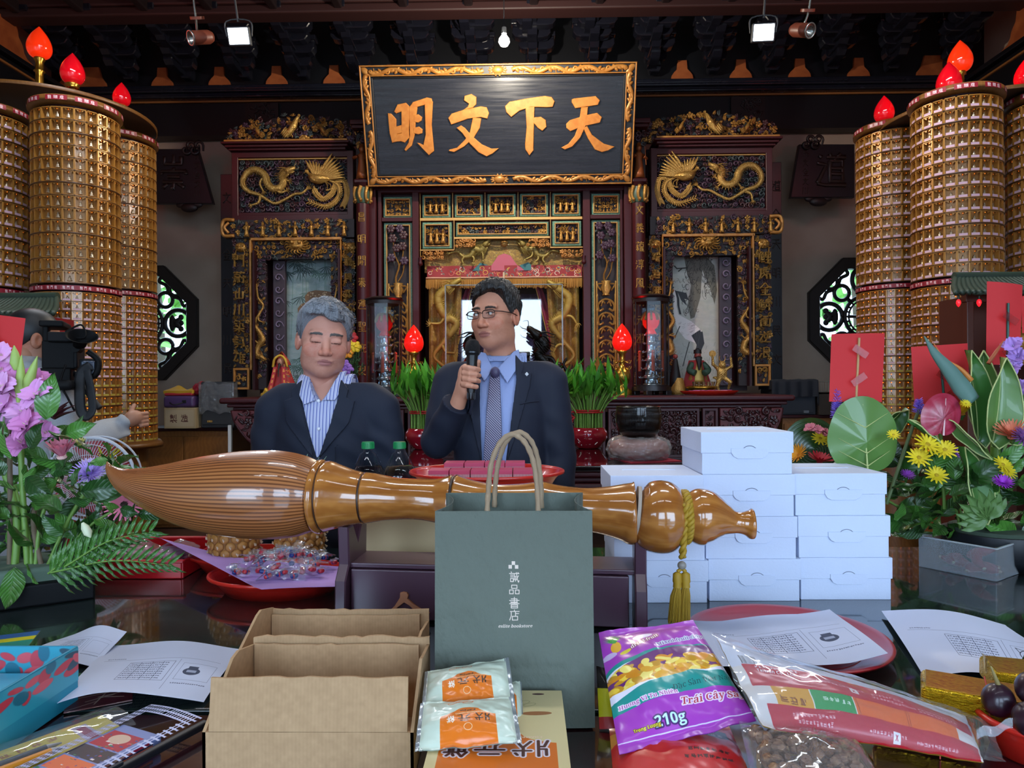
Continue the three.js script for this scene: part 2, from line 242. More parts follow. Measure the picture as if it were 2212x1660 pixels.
{
// back wall with two eight-sided openings
const oct=(c,r)=>{const p=[];for (let i=0;i<8;i++){const a=(i+0.5)*PI/4;p.push([c.x+cos(a)*r,c.y+sin(a)*r]);}return p;};
const R=122/FOC*WZ/cos(PI/8),cL=onZ(308,699,WZ),cR=onZ(1870,684,WZ);
const wall=extrude([[-HX-0.3,0],[HX+0.3,0],[HX+0.3,HT],[-HX-0.3,HT]],0.26,0,[oct(cL,R),oct(cR,R)]);
struct('wall_back',place(wall,0,0,-WZ-0.26),plaster);
const frameMat=mat(0x120f10,0.45),lat=mat(0x0e0d0e,0.5);
[cL,cR].forEach((c,k)=>{
const w=structGroup('window_' + (k+1),[c.x,c.y,-WZ]);
const o=oct({x:0,y:0},R*1.02),i2=oct({x:0,y:0},R*0.83);
part('window_frame',place(extrude(o,0.12,0.008,[i2]),0,0,-0.06),frameMat,w);
const r=R*0.8,ring=(x,y,q,t)=>sweep([...Array(33)].map((_,j)=>V(x+cos(j/32*2*PI)*q,y+sin(j/32*2*PI)*q,0)),t,6,{closed:false});
const L=(n,g)=>part(n,g,lat,w),th=0.024;
L('lattice_ring',[ring(0,0,r*0.42,th),ring(0,0,r*0.34,th*0.5)]);
for (let a=0;a<8;a++){
const q=a*PI/4,x=cos(q),y=sin(q);
if (a % 2===0){// bat-like crescents on the four sides
const g=[ring(x*r*0.74,y*r*0.74,r*0.27,th*1.15)];
for (let m=-1;m<=1;m++) g.push(place(ball(1,0,0,0,r*0.17,r*0.07,0.02,10),x*r*(0.62+0.07*abs(m)),y*r*(0.62+0.07*abs(m)),0,0,0,q+PI/2+m*0.8),ball(r*0.06,x*r*0.8-y*m*r*0.12,y*r*0.8+x*m*r*0.12,0,1,1,0.4));
L('lattice_medallion',g);L('lattice_bar',tube([[0,0],[x*r*0.36,y*r*0.36]],th*0.8,3));
}else{
L('lattice_scroll',[ring(x*r*0.68,y*r*0.68,r*0.15,th),ring(x*r*0.98,y*r*0.98,r*0.13,th),tube([[x*r*0.42,y*r*0.42],[x*r*0.53,y*r*0.53]],th,3)]);
for (const s of [-1,1]) L('lattice_scroll',tube([[x*r*0.83-y*s*r*0.05,y*r*0.83+x*s*r*0.05],[x*r*0.9-y*s*r*0.2,y*r*0.9+x*s*r*0.2],[x*r*0.86-y*s*r*0.36,y*r*0.86+x*s*r*0.36],[x*r*1.02-y*s*r*0.4,y*r*1.02+x*s*r*0.4]],th*0.9,14));
}
}
for (let a=0;a<24;a++){const q=a/24*2*PI;L('lattice_bar',tube([[cos(q)*r*0.34,sin(q)*r*0.34],[cos(q)*r*0.42,sin(q)*r*0.42]],th*0.5,2,5));}
});
struct('wall_left',box(0.3,HT,WZ+FZ,-HX-0.15,HT/2,(FZ-WZ)/2),plaster);
struct('wall_right',box(0.3,HT,WZ+FZ,HX+0.15,HT/2,(FZ-WZ)/2),plaster);
// the front is open to the court: three wide doorways between posts
const d=[[-4.9,-2.2,3.5],[-1.38,0.52,3.42],[1.2,4.9,3.5]].map(([a,b,h])=>[[a,0.02],[b,0.02],[b,h],[a,h]]);
struct('wall_front',place(extrude([[-HX-0.3,0],[HX+0.3,0],[HX+0.3,HT],[-HX-0.3,HT]],0.3,0,d),0,0,FZ),maroonDeep);
const fl=structGroup('floor',[0,0,0]);
part('slab',box(2*HX+0.6,0.2,WZ+FZ+0.6,0,-0.11,(FZ-WZ)/2),tileMat,fl);
const tile=metreUV(rbox(0.592,0.02,0.592,0.004));tile.userData.done=true;
for (let i=0;i<8;i++) for (let k=0;k<12;k++) part('tile',tile,tileMat,fl).position.set(-2.1+i*0.6,-0.01+0,-7.5+k*0.6);
const ce=structGroup('ceiling',[0,HT,0]);
part('slab',box(2*HX+0.6,0.2,WZ+FZ+0.6,0,0.1,(FZ-WZ)/2),darkWood,ce);
for (let i=0;i<5;i++) part('plank',rbox(2*HX,0.14,0.2,0.02,0,-0.07,-6+i*2),darkWood,ce);
struct('ground',box(60,0.3,60,0,-0.4,-8),mat(0x6d6d66,0.9));
// the gate across the court, mirrored low in the shrine glass
{const t=thing('gatehouse','grey gatehouse across the court behind the photographer','building',[-1,-0.25,19]);part('wall',rbox(16,2.2,1.2,0.03,0,1.1,0),plaster,t);part('roof',extrude([[-1.3,0],[1.3,0],[0.1,0.65],[-0.1,0.65]],17,0.02).rotateY(PI/2).translate(-8.5,2.2,0),mat(0x4a4f55,0.7),t);for (let i=0;i<3;i++) part('door_leaf',rbox(1.6,1.9,0.08,0.02,-3+i*3,0.95,-0.62),maroonDeep,t);}
// trees in the court behind the octagonal windows
const leafG=flat([[0,0],[0.05,0.05],[0.06,0.13],[0,0.24],[-0.06,0.13],[-0.05,0.05]]);
const leafM=mat(0x5d9a3c,0.7),barkM=mat(0x4d4338,0.9);
[[-6.4,-12.4,4.6,'leafy tree outside the left eight-sided window'],[6.0,-12.8,4.4,'leafy tree outside the right eight-sided window']].forEach(([x,z,h,label],k)=>{
seed(50+k);
const t=thing('tree',label,'tree',[x,-0.25,z]);
part('trunk',tube([[0,0],[0.1,h*0.5],[-0.05,h]],[0.14,0.05],8,8),barkM,t);
const g=[];for (let i=0;i<620;i++){const a=rnd(0,2*PI),r=Math.sqrt(rnd())*2.3;g.push(place(leafG.clone(),cos(a)*r,h*0.3+rnd(0,h*0.75),sin(a)*r*0.6,rnd(-2,2),rnd(-3,3),rnd(-3,3),rnd(0.8,1.7)));}
part('foliage',g,leafM,t,null,'stuff');
});
}
// ---------------------------------------------------------------- beams, bracket tiers and infill panels under the roof
{
const Y=(py,z)=>EYE+(CY-py)/FOC*z,bay=126/FOC*8,x0=onZ(1096,190,8).x;
const boardMat=mat(0x0b0d15,0.45,{metres:true}),redBeam=mat(0x351c1c,0.55,{metres:true}),infill=mat(0xb0622f,0.7,{metres:true,map:rep(blotch(hex(0xcfb9a8),hex(0xffffff),8),1.2)});
const b1=structGroup('trim_1',[0,Y(287,8),-8.05]),H=Y(217,8)-Y(287,8);
part('lintel_board',box(2*HX,H,0.16,0,H/2,0),boardMat,b1);
part('gold_line',box(2*HX,0.018,0.02,0,H+0.01,0.1),mat(0x8a5a2a,0.6),b1);
// carved panels on the lintel
seed(9);
for (const [px,w] of [[570,72],[1612,72]]){const x=onZ(px,250,8).x,g=[box(w/FOC*8,H*0.9,0.04,x,H/2,0.1)];for (let i=0;i<26;i++){const a=rnd(-0.15,0.15),b=rnd(-0.13,0.13);g.push(tube([[x+a,H/2+b,0.12],[x+a+rnd(-0.05,0.05),H/2+b+0.03,0.13],[x+a+rnd(-0.06,0.06),H/2+b+rnd(-0.05,0.05),0.12]],0.008,6,5));}part('carved_panel',g,darkWood,b1);}
const b2=structGroup('trim_2',[0,Y(213,8),-8.0]);
[[0,0.05,0.26],[0.05,0.035,0.32],[0.085,0.05,0.28]].forEach(([y,h,d])=>part('moulding',rbox(2*HX,h,d,0.012,0,y+h/2,0.02),lacquer,b2));
const base=Y(193,8),b3=structGroup('trim_3',[x0,base,-8.08]);
part('back_board',box(2*HX,0.95,0.06,-x0,0.475,-0.02),boardMat,b3);
const bell=(b,n,h)=>{const s=[[b,0],[b,0.03],[lerp(n,b,0.6),0.055],[lerp(n,b,0.42),0.1],[lerp(n,b,0.37),h*0.46],[lerp(n,b,0.25),h*0.56],[n*1.15,h*0.68],[n,h]];return [...s,...s.slice().reverse().map(([x,y])=>[-x,y])];};
const pg=metreUV(extrude(bell(0.23,0.052,0.315),0.03,0.004));pg.userData.done=true;
for (let k=-6;k<=6;k++) part('infill_panel',pg,infill,b3).position.set(k*bay,0,0.02);
for (const s of [-1,1]) part('infill_panel',extrude(bell(0.4,0.19,0.33),0.03,0.004),infill,b3).position.set(s*7.4*bay,0,0.02);
// bracket tiers, stepping forward as they rise
const armPts=[[-0.2,0.11],[-0.2,0.05],[-0.17,0.012],[-0.12,0],[0.12,0],[0.17,0.012],[0.2,0.05],[0.2,0.11]];
const arm=metreUV(place(extrude(armPts,0.1,0.008),0,0,-0.05)),blk=metreUV(merge([rbox(0.1,0.05,0.12,0.006,0,0.05,0),cyl(0.05,0.035,0.03,0,0.012,0,4,0,PI/4)])),nose=metreUV(place(extrude([[0,0.1],[0.3,0.1],[0.3,0.05],[0.25,0.01],[0.1,0],[0,0]],0.09,0.006),0,0,0.045,0,-PI/2));
[arm,blk,nose].forEach((g)=>(g.userData.done=true));
const tierMat=mat(0x191a24,0.36,{metres:true,roughnessMap:rep(NOISE,2)});
[[163,7.92,0.5],[140,7.8,0.5],[112,7.6,0.5],[86,7.42,0.42],[60,7.25,0.5]].forEach(([py,z,off],t)=>{
const g=structGroup('trim_' + (4+t),[x0,Y(py,z),-z]);
for (let k=-8;k<=7;k++){
const x=(k+off)*bay*(z/8*0.5+0.5);
const q=[0.34,0.6,0.95,1,1][t],a=part('bracket_arm',arm,tierMat,g);a.position.x=x;a.scale.x=q;for (const e of [-1,1]){const b=part('bearing_block',blk,tierMat,g);b.position.set(x+e*0.16*q,0.115,0);b.scale.x=min(1,q+0.25);}
part('bracket_nose',nose,tierMat,g).position.set(x,0.02,0.02);
}
});
const top=structGroup('trim_9',[0,Y(32,7.0),-7.0]);
part('eaves_beam',[rbox(2*HX,0.09,0.2,0.02,0,0.05,0),rbox(2*HX,0.1,0.16,0.02,0,0.15,0.03)],redBeam,top);
for (let k=-8;k<=8;k++) part('rafter',rbox(0.085,0.12,0.5,0.02,x0+(k+0.45)*bay*0.97,0.1,0.3),darkWood,top);
for (const s of [-1,1]){const g=structGroup('trim_' + (s<0?10:11),[s*5.1,Y(213,8),-4]);part('side_beam',[rbox(0.22,0.3,8,0.02,0,-0.1,0),rbox(0.3,0.05,8,0.01,0,0.09,0)],boardMat,g);part('gold_line',box(0.02,0.02,8,-s*0.12,-0.02,0),mat(0x8a5a2a,0.6),g);for (let k=0;k<5;k++) part('infill_panel',place(extrude(bell(0.36,0.13,0.33),0.03,0.004),-s*0.05,0.13,-3+k*1.15,0,-s*PI/2),infill,g);}
}
// ---------------------------------------------------------------- lamps
{
const housing=mat(0x2a2d33,0.5),lens=mat(0xffffff,0.4,{emissive:0xf4fbff,emissiveIntensity:9});
const flood=(px,py,z,label,tilt)=>{
const p=onZ(px,py,z),t=thing('floodlight',label,'lamp',p,[0.35,tilt,0.02]);
part('housing',[rbox(0.165,0.13,0.05,0.01,0,0,-0.03),...[-3,-2,-1,0,1,2,3].map((k)=>box(0.008,0.11,0.03,k*0.02,0,-0.065))],housing,t);
part('lens',rbox(0.142,0.108,0.006,0.003,0,0,0),lens,t);
part('bracket',tube([[-0.09,0,-0.03],[-0.09,0.1,-0.05],[0.09,0.1,-0.05],[0.09,0,-0.03]],0.006,14),housing,t);
part('hanger',cyl(0.008,0.008,max(0.1,HT-p.y),0,(HT-p.y)/2+0.1,-0.05,8),housing,t);
const l=new THREE.RectAreaLight(0xf4f8ff,140,0.14,0.1);l.name='floodlight_glow';l.position.set(0,0,0.012);l.rotation.y=PI;l.castShadow=true;t.add(l);
};
flood(515,78,5.2,'lit square white floodlight hanging above the left tower side',0.1);
flood(1650,70,5.2,'lit square white floodlight hanging above the right tower side',-0.1);
{const p=onZ(1089,88,5.6),t=thing('light_bulb','bare lit white bulb hanging above the middle of the plaque','lamp',p);
part('glass',lathe([[0,-0.045],[0.03,-0.038],[0.045,-0.01],[0.04,0.015],[0.018,0.045],[0.015,0.055]],20),mat(0xffffff,0.4,{emissive:0xfff6e8,emissiveIntensity:7}),t);part('socket',cyl(0.017,0.02,0.05,0,0.08,0),housing,t);part('cord',cyl(0.004,0.004,HT-p.y-0.1,0,(HT-p.y)/2+0.05,0,6),housing,t);
const l=new THREE.PointLight(0xfff2dc,9);l.name='bulb_glow';l.shadow.radius=2;l.castShadow=true;l.position.y=-0.005;t.add(l);}
const canM=mat(0x6a3324,0.45),rimM=mat(0x8a8f8c,0.25,{metalness:0.8}),glassM=mat(0x1a1512,0.1);
[[412,82,5.2,'unlit red-brown spot can left of the left floodlight',-0.7],[1750,66,5.2,'unlit red-brown spot can right of the right floodlight',0.5]].forEach(([px,py,z,label,tw])=>{
const p=onZ(px,py,z),t=thing('spot_lamp',label,'lamp',p,[0.5,tw,0]);
part('can',lathe([[0.035,0],[0.05,0.02],[0.05,0.14],[0.035,0.17],[0,0.175]].map(([r,h])=>[r,h]),20).rotateX(-PI/2),canM,t);part('rim',new THREE.TorusGeometry(0.05,0.006,8,24),rimM,t);part('reflector',lathe([[0,0.05],[0.03,0.03],[0.046,0.0]],18).rotateX(-PI/2),rimM,t);part('arm',tube([[0,0.05,-0.06],[0.02,0.13,-0.06],[0.02,HT-p.y,-0.2]],0.008,10),rimM,t);part('ceiling_rose',cyl(0.05,0.05,0.02,0.02,0.13,-0.07),canM,t);
});
// fluorescent battens over the offering table: outside the frame, seen as streaks in the varnish of the brush; the rearmost two are unseen, added to brighten the back wall and towers
const tubeM=mat(0xffffff,0.5,{emissive:0xf2f7ff,emissiveIntensity:5}),bodyM=mat(0xe0e0dc,0.5);
[[-1.5,0.2,6],[0,0.2,6],[1.5,0.2,6],[-0.75,-2.0,24],[0.95,-2.0,24],[-2.5,-4.4,50],[2.6,-4.4,50]].forEach(([x,z,pow],k)=>{
const t=thing('ceiling_lamp',['white batten lamp above the left end of the table','white batten lamp above the middle of the table','white batten lamp above the right end of the table','white batten lamp above the left standing man','white batten lamp above the right standing man','white batten lamp over the left half of the low table','white batten lamp over the right half of the low table'][k],'lamp',[x,4.2,z]);
part('body',rbox(1.2,0.05,0.12,0.01,0,0.04,0),bodyM,t);
for (const s of [-1,1]) part('tube',cyl(0.014,0.014,1.16,0,0,s*0.035,10,0,0,PI/2),tubeM,t);
for (const s of [-1,1]) part('rod',cyl(0.006,0.006,HT-4.25,s*0.45,(HT-4.2)/2+0.03,0,6),bodyM,t);
const l=new THREE.RectAreaLight(0xf2f7ff,pow,1.16,0.1);l.name='batten_glow';l.position.y=-0.02;l.rotation.x=-PI/2;l.castShadow=true;t.add(l);
});
}
// ---------------------------------------------------------------- carved wood: curls, leaves, flowers, small figures, dragons, phoenixes
const carveMats=[gold,mat(0x3a1a1e,0.4),mat(0x2b3436,0.45),mat(0x3b2336,0.45),goldPale];
const curl=(s,turns=1.25,dir=1,r=0.15)=>{const p=[];for (let i=0;i<=14;i++){const t=i/14,a=dir*t*turns*2*PI,q=s*(1-0.82*t)*0.5;p.push(V(cos(a)*q+(1-t)*s*0.0,sin(a)*q,s*0.16+s*0.2*t));}p.unshift(V(s*0.42,-dir*s*0.55,0));return sweep(p,(t)=>s*r*(0.45+0.75*sin(PI*min(1,t+0.12))),5);};
const petal=(l,w,z=0.3)=>place(new THREE.SphereGeometry(1,7,5),0,0,0,0,0,0,[l,w,w*z+0.002]);
const blossom=(s,n=5)=>{const g=[];for (let i=0;i<n;i++){const a=i/n*2*PI;g.push(place(petal(s*0.3,s*0.24),cos(a)*s*0.32,sin(a)*s*0.32,s*0.12,0,0.3,a));}g.push(ball(s*0.14,0,0,s*0.2,1,1,0.7,7));return g;};
const spray=(s,n=5)=>{const g=[];for (let i=0;i<n;i++){const a=(i/(n-1)-0.5)*2.2;g.push(place(petal(s*0.36,s*0.085,0.5),sin(a)*s*0.34,cos(a)*s*0.34,s*0.12,0,0,PI/2-a));}return g;};
// a small robed figure, h tall, standing on 0, 0
const figure=(h,k=0)=>[lathe([[0,0],[h*0.17,0],[h*0.15,h*0.15],[h*0.1,h*0.5],[h*0.13,h*0.66],[h*0.06,h*0.76],[0,h*0.78]],9),ball(h*0.09,0,h*0.85,0,1,1.1,1,8),lathe([[0,h*1.02],[h*0.05,h*1.0],[h*0.09,h*0.91]],8),sweep([[-h*0.11,h*0.66,0],[-h*0.22,h*(0.5+0.14*k),h*0.09],[-h*0.1,h*(0.42+0.3*k),h*0.16]],[h*0.05,h*0.045],6),sweep([[h*0.11,h*0.66,0],[h*0.2,h*0.52,h*0.1],[h*0.12,h*(0.44+0.2*k),h*0.15]],[h*0.05,h*0.045],6),place(new THREE.CylinderGeometry(h*0.012,h*0.012,h*0.5,5),h*0.17,h*0.6,h*0.13,0.2,0,-0.5+k)];
// fills w x h (centred on 0, 0) with carving; out is one list of geometries per carving material
function carve(w,h,s,weights=[5,2,2,1],kinds='cclbs',out=[[],[],[],[],[]],figs=0){
const nx=max(1,Math.round(w/s)),ny=max(1,Math.round(h/s)),tot=weights.reduce((a,b)=>a+b);
for (let j=0;j<ny;j++) for (let i=0;i<nx;i++){
const x=(i+0.5)/nx*w-w/2+rnd(-0.2,0.2)*s,y=(j+0.5)/ny*h-h/2+rnd(-0.2,0.2)*s,q=s*rnd(0.85,1.25),k=kinds[Math.floor(rnd()*kinds.length)];
let m=0,r=rnd()*tot;while (r>weights[m]) r-=weights[m++];
const g=k==='c'?[curl(q,rnd(0.9,1.5),rnd()<0.5?1:-1)]:k==='l'?[petal(q*0.55,q*0.2,0.6),petal(q*0.4,q*0.14,0.8).translate(0,q*0.25,0)]:k==='b'?blossom(q*1.1):k==='f'?figure(q*1.3,rnd()).map((f)=>f.translate(0,-q*0.6,0)):spray(q*1.1);
const rz=k==='f'?rnd(-0.15,0.15):rnd(0,2*PI);
for (const a of g) out[k==='f'?0:m].push(place(a,x,y,rnd(0,0.25)*s,0,0,rz));
}
return out;
}
const shift=(out,x,y,z=0)=>{out.forEach((l)=>l.forEach((g)=>g.translate(x,y,z)));return out;};
const carveNames=['gilded_carving','red_carving','green_carving','purple_carving','pale_gilded_carving'];
const addCarving=(out,parent)=>out.forEach((l,i)=>l.length&&part(carveNames[i],l,carveMats[i],parent,null,'stuff'));
// dragon and phoenix of the upper panels, drawn on a 1350 x 615 field; u = metres per unit; f = -1 mirrors
function dragon(spine,R,u,f,o={}){
const{cx=985,cy=1012,head=1,depth=1}=o,P=(x,y,z=0)=>V((x-cx)*u*f,(cy-y)*u,z*u*depth),S=smoothPts(spine.map(([x,y,z])=>P(x,y,z??40)),130),rad=(t)=>R*u*(0.72+0.5*sin(PI*min(1,t*1.25+0.1)))*(1-0.6*t);
const g=[sweep(S,(t)=>rad(t)*(1+0.2*abs(sin(t*75*PI))),9,{flat:0.8})];
for (let i=4;i<S.length-4;i+=2){const t=S[i+1].clone().sub(S[i-1]).normalize(),r=rad(i/S.length),nx=t.y,ny=-t.x;g.push(place(new THREE.ConeGeometry(r*0.34,r*1.2,4),S[i].x-nx*f*r*1.25,S[i].y-ny*f*r*1.25,S[i].z,0,0,Math.atan2(-ny*f,-nx*f)-PI/2));}
const a=S[0],d=S[0].clone().sub(S[6]).normalize(),q=R*u,rz=Math.atan2(d.y,d.x);
const H=(x,y,z=0)=>V(a.x+(cos(rz)*x-sin(rz)*y*f)*q,a.y+(sin(rz)*x+cos(rz)*y*f)*q,a.z+z*q);
if (head){
g.push(sweep([H(-0.6,0),H(0.2,0.2,0.2),H(1.2,0.25,0.3),H(2.1,0.2,0.2),H(2.5,0.45,0.1)],[q*0.9,q*1.05,q*0.7,q*0.62,q*0.3],8),sweep([H(0.2,-0.6),H(1.1,-0.75,0.1),H(1.9,-0.75,0.1)],[q*0.45,q*0.35,q*0.15],6),ball(q*0.2,H(1.0,0.75,0.6).x,H(1.0,0.75,0.6).y,a.z+q*0.7,1,1,1,6));
for (const k of [0,1]) g.push(tube([H(0.1,0.7),H(-0.7,1.4+k*0.3),H(-1.9,1.5+k*0.7),H(-2.8,2.1+k*0.5)],[q*0.24,q*0.05],10,5));
for (let k=0;k<7;k++) g.push(tube([H(-0.2,0.5-k*0.25,0.2),H(-1.6,1.1-k*0.42,0.3),H(-2.8,0.7-k*0.4,0.2),H(-3.9-(k % 2)*0.6,1.2-k*0.5)],[q*0.22,q*0.04],9,5));
for (const k of [-1,1]) g.push(tube([H(2.3,0.2*k,0.3),H(3.2,0.9*k+0.3,0.4),H(3.9,0.5*k,0.3)],[q*0.1,q*0.03],8,5));
}
for (const [t,x,y,s] of o.legs??[]){// legs end in four claws
const b=S[Math.floor(t*(S.length-1))],c=P(x,y,55),m=b.clone().lerp(c,0.5).add(V(-(c.y-b.y)*0.25*s,(c.x-b.x)*0.25*s,0));g.push(tube([b,m,c],[q*0.5,q*0.3],8,6));
for (let k=0;k<4;k++){const an=Math.atan2(c.y-m.y,c.x-m.x)+(k-1.5)*0.6;g.push(sweep([c,V(c.x+cos(an)*q*0.8,c.y+sin(an)*q*0.8,c.z+q*0.2),V(c.x+cos(an-0.3)*q*1.3,c.y+sin(an-0.3)*q*1.3,c.z)],[q*0.2,q*0.05],5));}
}
const e=S[S.length-1],ed=e.clone().sub(S[S.length-6]).normalize(),er=Math.atan2(ed.y,ed.x);
for (let k=-2;k<=2;k++) g.push(tube([e,V(e.x+cos(er+k*0.3)*q*1.4,e.y+sin(er+k*0.3)*q*1.4,e.z),V(e.x+cos(er+k*0.42+0.3)*q*2.8,e.y+sin(er+k*0.42+0.3)*q*2.8,e.z)],[q*0.25,q*0.04],7,5));
return g;
}
function phoenix(u,f,cx=985,cy=1012){
const P=(x,y,z=45)=>V((x-cx)*u*f,(cy-y)*u,z*u),g=[];
g.push(tube([P(1150,850),P(1180,880),P(1230,930,60),P(1310,950,70),P(1390,940,50),P(1450,950)],[16*u,22*u,55*u,62*u,36*u,14*u],20,10),ball(26*u,P(1150,848).x,P(1150,848).y,55*u,1,1,1,8),sweep([P(1135,855),P(1105,872,50)],[12*u,2*u],6));
for (let k=0;k<4;k++) g.push(tube([P(1150,835),P(1160+k*12,800-k*4),P(1190+k*18,790)],[7*u,2*u],6,5));
const wing=(x,y,a0,a1,L,n)=>{for (let i=0;i<n;i++){const a=lerp(a0,a1,i/(n-1)),l=L*(1-0.3*i/n),e=P(x+cos(a)*l+i*12,y-sin(a)*l+i*6,60);g.push(sweep([P(x+i*14,y+i*7,62),P(x+cos(a)*l*0.55+i*13,y-sin(a)*l*0.55+i*6,72),e],[15*u,21*u,6*u],6,{flat:0.4}));}};
wing(1235,880,2.1,1.25,190,6);wing(1300,890,1.0,0.05,300,9);
const plume=(pts,r)=>{const S=smoothPts(pts.map(([x,y])=>P(x,y,40)),30);g.push(sweep(S,[r*u,r*u*0.5],6));for (let i=2;i<S.length;i++) for (const s of [-1,1]){const t=S[i].clone().sub(S[i-1]).normalize(),a=Math.atan2(t.y,t.x)+s*0.75;g.push(place(petal(30*u,8*u,0.6),S[i].x+cos(a)*26*u,S[i].y+sin(a)*26*u,38*u,0,0,a));}};
plume([[1420,955],[1520,1010],[1545,1110],[1490,1210],[1370,1270],[1180,1215]],18);plume([[1430,950],[1580,960],[1630,1060],[1625,1170],[1590,1260]],14);plume([[1230,1020],[1250,1090],[1330,1170],[1430,1130],[1490,1030]],13);
for (const [x,y] of [[1400,1060],[1440,1050]]) g.push(tube([P(1370,970),P(x-5,1010),P(x,y,50)],[9*u,5*u],6,5),place(petal(26*u,10*u),P(x,y+14).x,P(x,y+14).y,45*u));
return g;
}
// ---------------------------------------------------------------- the shrine behind the altar
const SZ=7.0,ALT=1.285;                                          // shrine face, altar top
const at7=(g,z=SZ)=>(px,py)=>{const p=onZ(px,py,z).sub(g.position);return [p.x,p.y];};
const rectOf=(L,x0,y0,x1,y1)=>{const a=L(x0,y0),b=L(x1,y1);return{x:(a[0]+b[0])/2,y:(a[1]+b[1])/2,w:abs(b[0]-a[0]),h:abs(b[1]-a[1])};};
const frameRect=(r,t,d,z=0,bev=0.004)=>{const s=shapeOf([[-r.w/2,-r.h/2],[r.w/2,-r.h/2],[r.w/2,r.h/2],[-r.w/2,r.h/2]]),i=[[-r.w/2+t,-r.h/2+t],[-r.w/2+t,r.h/2-t],[r.w/2-t,r.h/2-t],[r.w/2-t,-r.h/2+t]];return place(extrude(s,d,bev,[i]),r.x,r.y,z);};
const panelRect=(r,d,z=0)=>rbox(r.w,r.h,d,0.004,r.x,r.y,z);
const greenMat=mat(0xffffff,0.55,{metres:true,map:rep(blotch(hex(0x3d6a5c),hex(0x7f9e80),32,3),4)});
const groundMat=mat(0x1f1114,0.6),thinGold=mat(0xc0985a,0.4,{metalness:0.3});
const spineD=[[925,850,60],[850,890,40],[862,970,40],[820,1042,50],[735,1050,60],[668,985,50],[640,895,40],[560,822,35],[450,822,35],[375,900,35],[362,1000,35],[430,1078,35],[560,1122,45],[660,1185,45],[760,1228,40],[880,1180,40],[1000,1118,40],[1085,1108,40],[1140,1060,30]];
function cloudsIn(w,h,s,out){carve(w,h,s,[0,4,3,3,0],'ccc',out);return out;}
function sideCabinet(side,label){
const X=(a,b)=>side<0?a:b,base=onZ(X(630,1535),850,SZ);base.y=ALT;
const t=thing('shrine_cabinet',label,'cabinet',base,0,'side cabinets of the shrine'),L=at7(t),up=side<0?0:-7;  // the right one sits seven pixels higher in the photograph
const R=side<0?(x0,y0,x1,y1)=>rectOf(L,x0,y0,x1,y1):(x0,y0,x1,y1)=>rectOf(L,2170-x1,y0-7-(x0<600?1:0),2170-x0,y1-7-(x0<600?1:0));
seed(side<0?11:12);
// carcass
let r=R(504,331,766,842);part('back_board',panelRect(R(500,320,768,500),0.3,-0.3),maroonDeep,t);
part('top_frame',[frameRect(R(504,331,766,478),0.062,0.09,-0.05),panelRect(R(504,462,766,480),0.1,-0.01)],maroon,t);
const c=R(490,316,762,332);
part('cornice',[rbox(c.w,0.022,0.3,0.008,c.x,c.y+0.03,0),rbox(c.w-0.05,0.026,0.24,0.008,c.x,c.y+0.006,0),rbox(c.w-0.1,0.022,0.18,0.006,c.x,c.y-0.018,0)],maroon,t);
r=R(496,311,758,315);part('gilded_edge',rbox(r.w,0.02,0.03,0.006,r.x,r.y,0.13),goldPaint,t);
// crest: birds and blossoms within a humped outline
r=R(496,250,782,312);
const crest=part('crest',extrude([[0,0],[1,0],[1,0.42],[0.87,0.55],[0.78,0.75],[0.68,0.98],[0.32,0.98],[0.24,0.85],[0.17,0.62],[0.05,0.58],[0,0.3]].map(([x,y])=>[r.x+side*(0.5-x)*-r.w*1,r.y-r.h/2+y*r.h*0.94]).map(([x,y])=>[x,y]),0.04,0.004).translate(0,0,-0.06),groundMat,t);
const hgt=(x)=>(0.5+0.46*sin(PI*clamp(x*0.9+0.03)))*r.h*0.98,out=[[],[],[],[],[]];
for (let i=0;i<30;i++) for (let j=0;j<6;j++){const u=(i+rnd(0.2,0.8))/30,y=(j+rnd(0.1,0.9))/6*hgt(u),q=carve(0.001,0.001,0.05,[5,3,2,1],'cllbs');shift(q,r.x+side*(u-0.5)*-r.w,r.y-r.h/2+y,0.01);q.forEach((l,k)=>out[k].push(...l));}
{const u=r.h/330,bird=(x,y,s,f)=>{const B=(a,b)=>V(r.x+x+a*s*f,r.y+y+b*s,0.06);return [tube([B(0.35,0.75),B(0.2,0.6),B(0,0.15),B(-0.3,-0.3),B(-0.5,-0.62)],[s*0.06,s*0.11,s*0.24,s*0.2,s*0.1],14,8),ball(s*0.1,B(0.36,0.78).x,B(0.36,0.78).y,0.07,1,1,1,8),...[0,1,2,3].map((k)=>place(petal(s*0.32,s*0.07,0.6),B(-0.42-k*0.07,-0.45).x,B(0,-0.5+k*0.1).y,0.08,0,0,f>0?0.9:2.2))];};
part('carved_bird',bird(-side*0.0*r.w,0,r.h*0.5,side<0?1:-1),goldPale,crest);part('carved_bird',bird(side<0?0.28:-0.28,-0.03,r.h*0.3,side),gold,crest);part('carved_bird',bird(side<0?-0.36:0.36,-0.04,r.h*0.3,side),gold,crest);}
addCarving(out,crest);
// upper panel with dragon and phoenix
r=R(514,345,761,462);
const up1=part('dragon_panel',panelRect(r,0.02,-0.02),groundMat,t);
part('panel_border',frameRect(r,0.012,0.03,-0.005),thinGold,up1);
const o2=cloudsIn(r.w*0.96,r.h*0.93,0.05,[[],[],[],[],[]]);shift(o2,r.x,r.y,0.0);addCarving(o2,up1);
const u=r.w/1400,f=side<0?1:-1,mv=(g)=>g.map((q)=>q.translate(r.x,r.y,0.012));
part('carved_dragon',mv(dragon(spineD,40,u,f,{legs:[[0.12,930,960,1],[0.34,620,1085,-1],[0.68,480,1250,1],[0.2,900,1080,-1]]})),goldPale,up1);
part('carved_phoenix',mv(phoenix(u,f)),goldPale,up1);
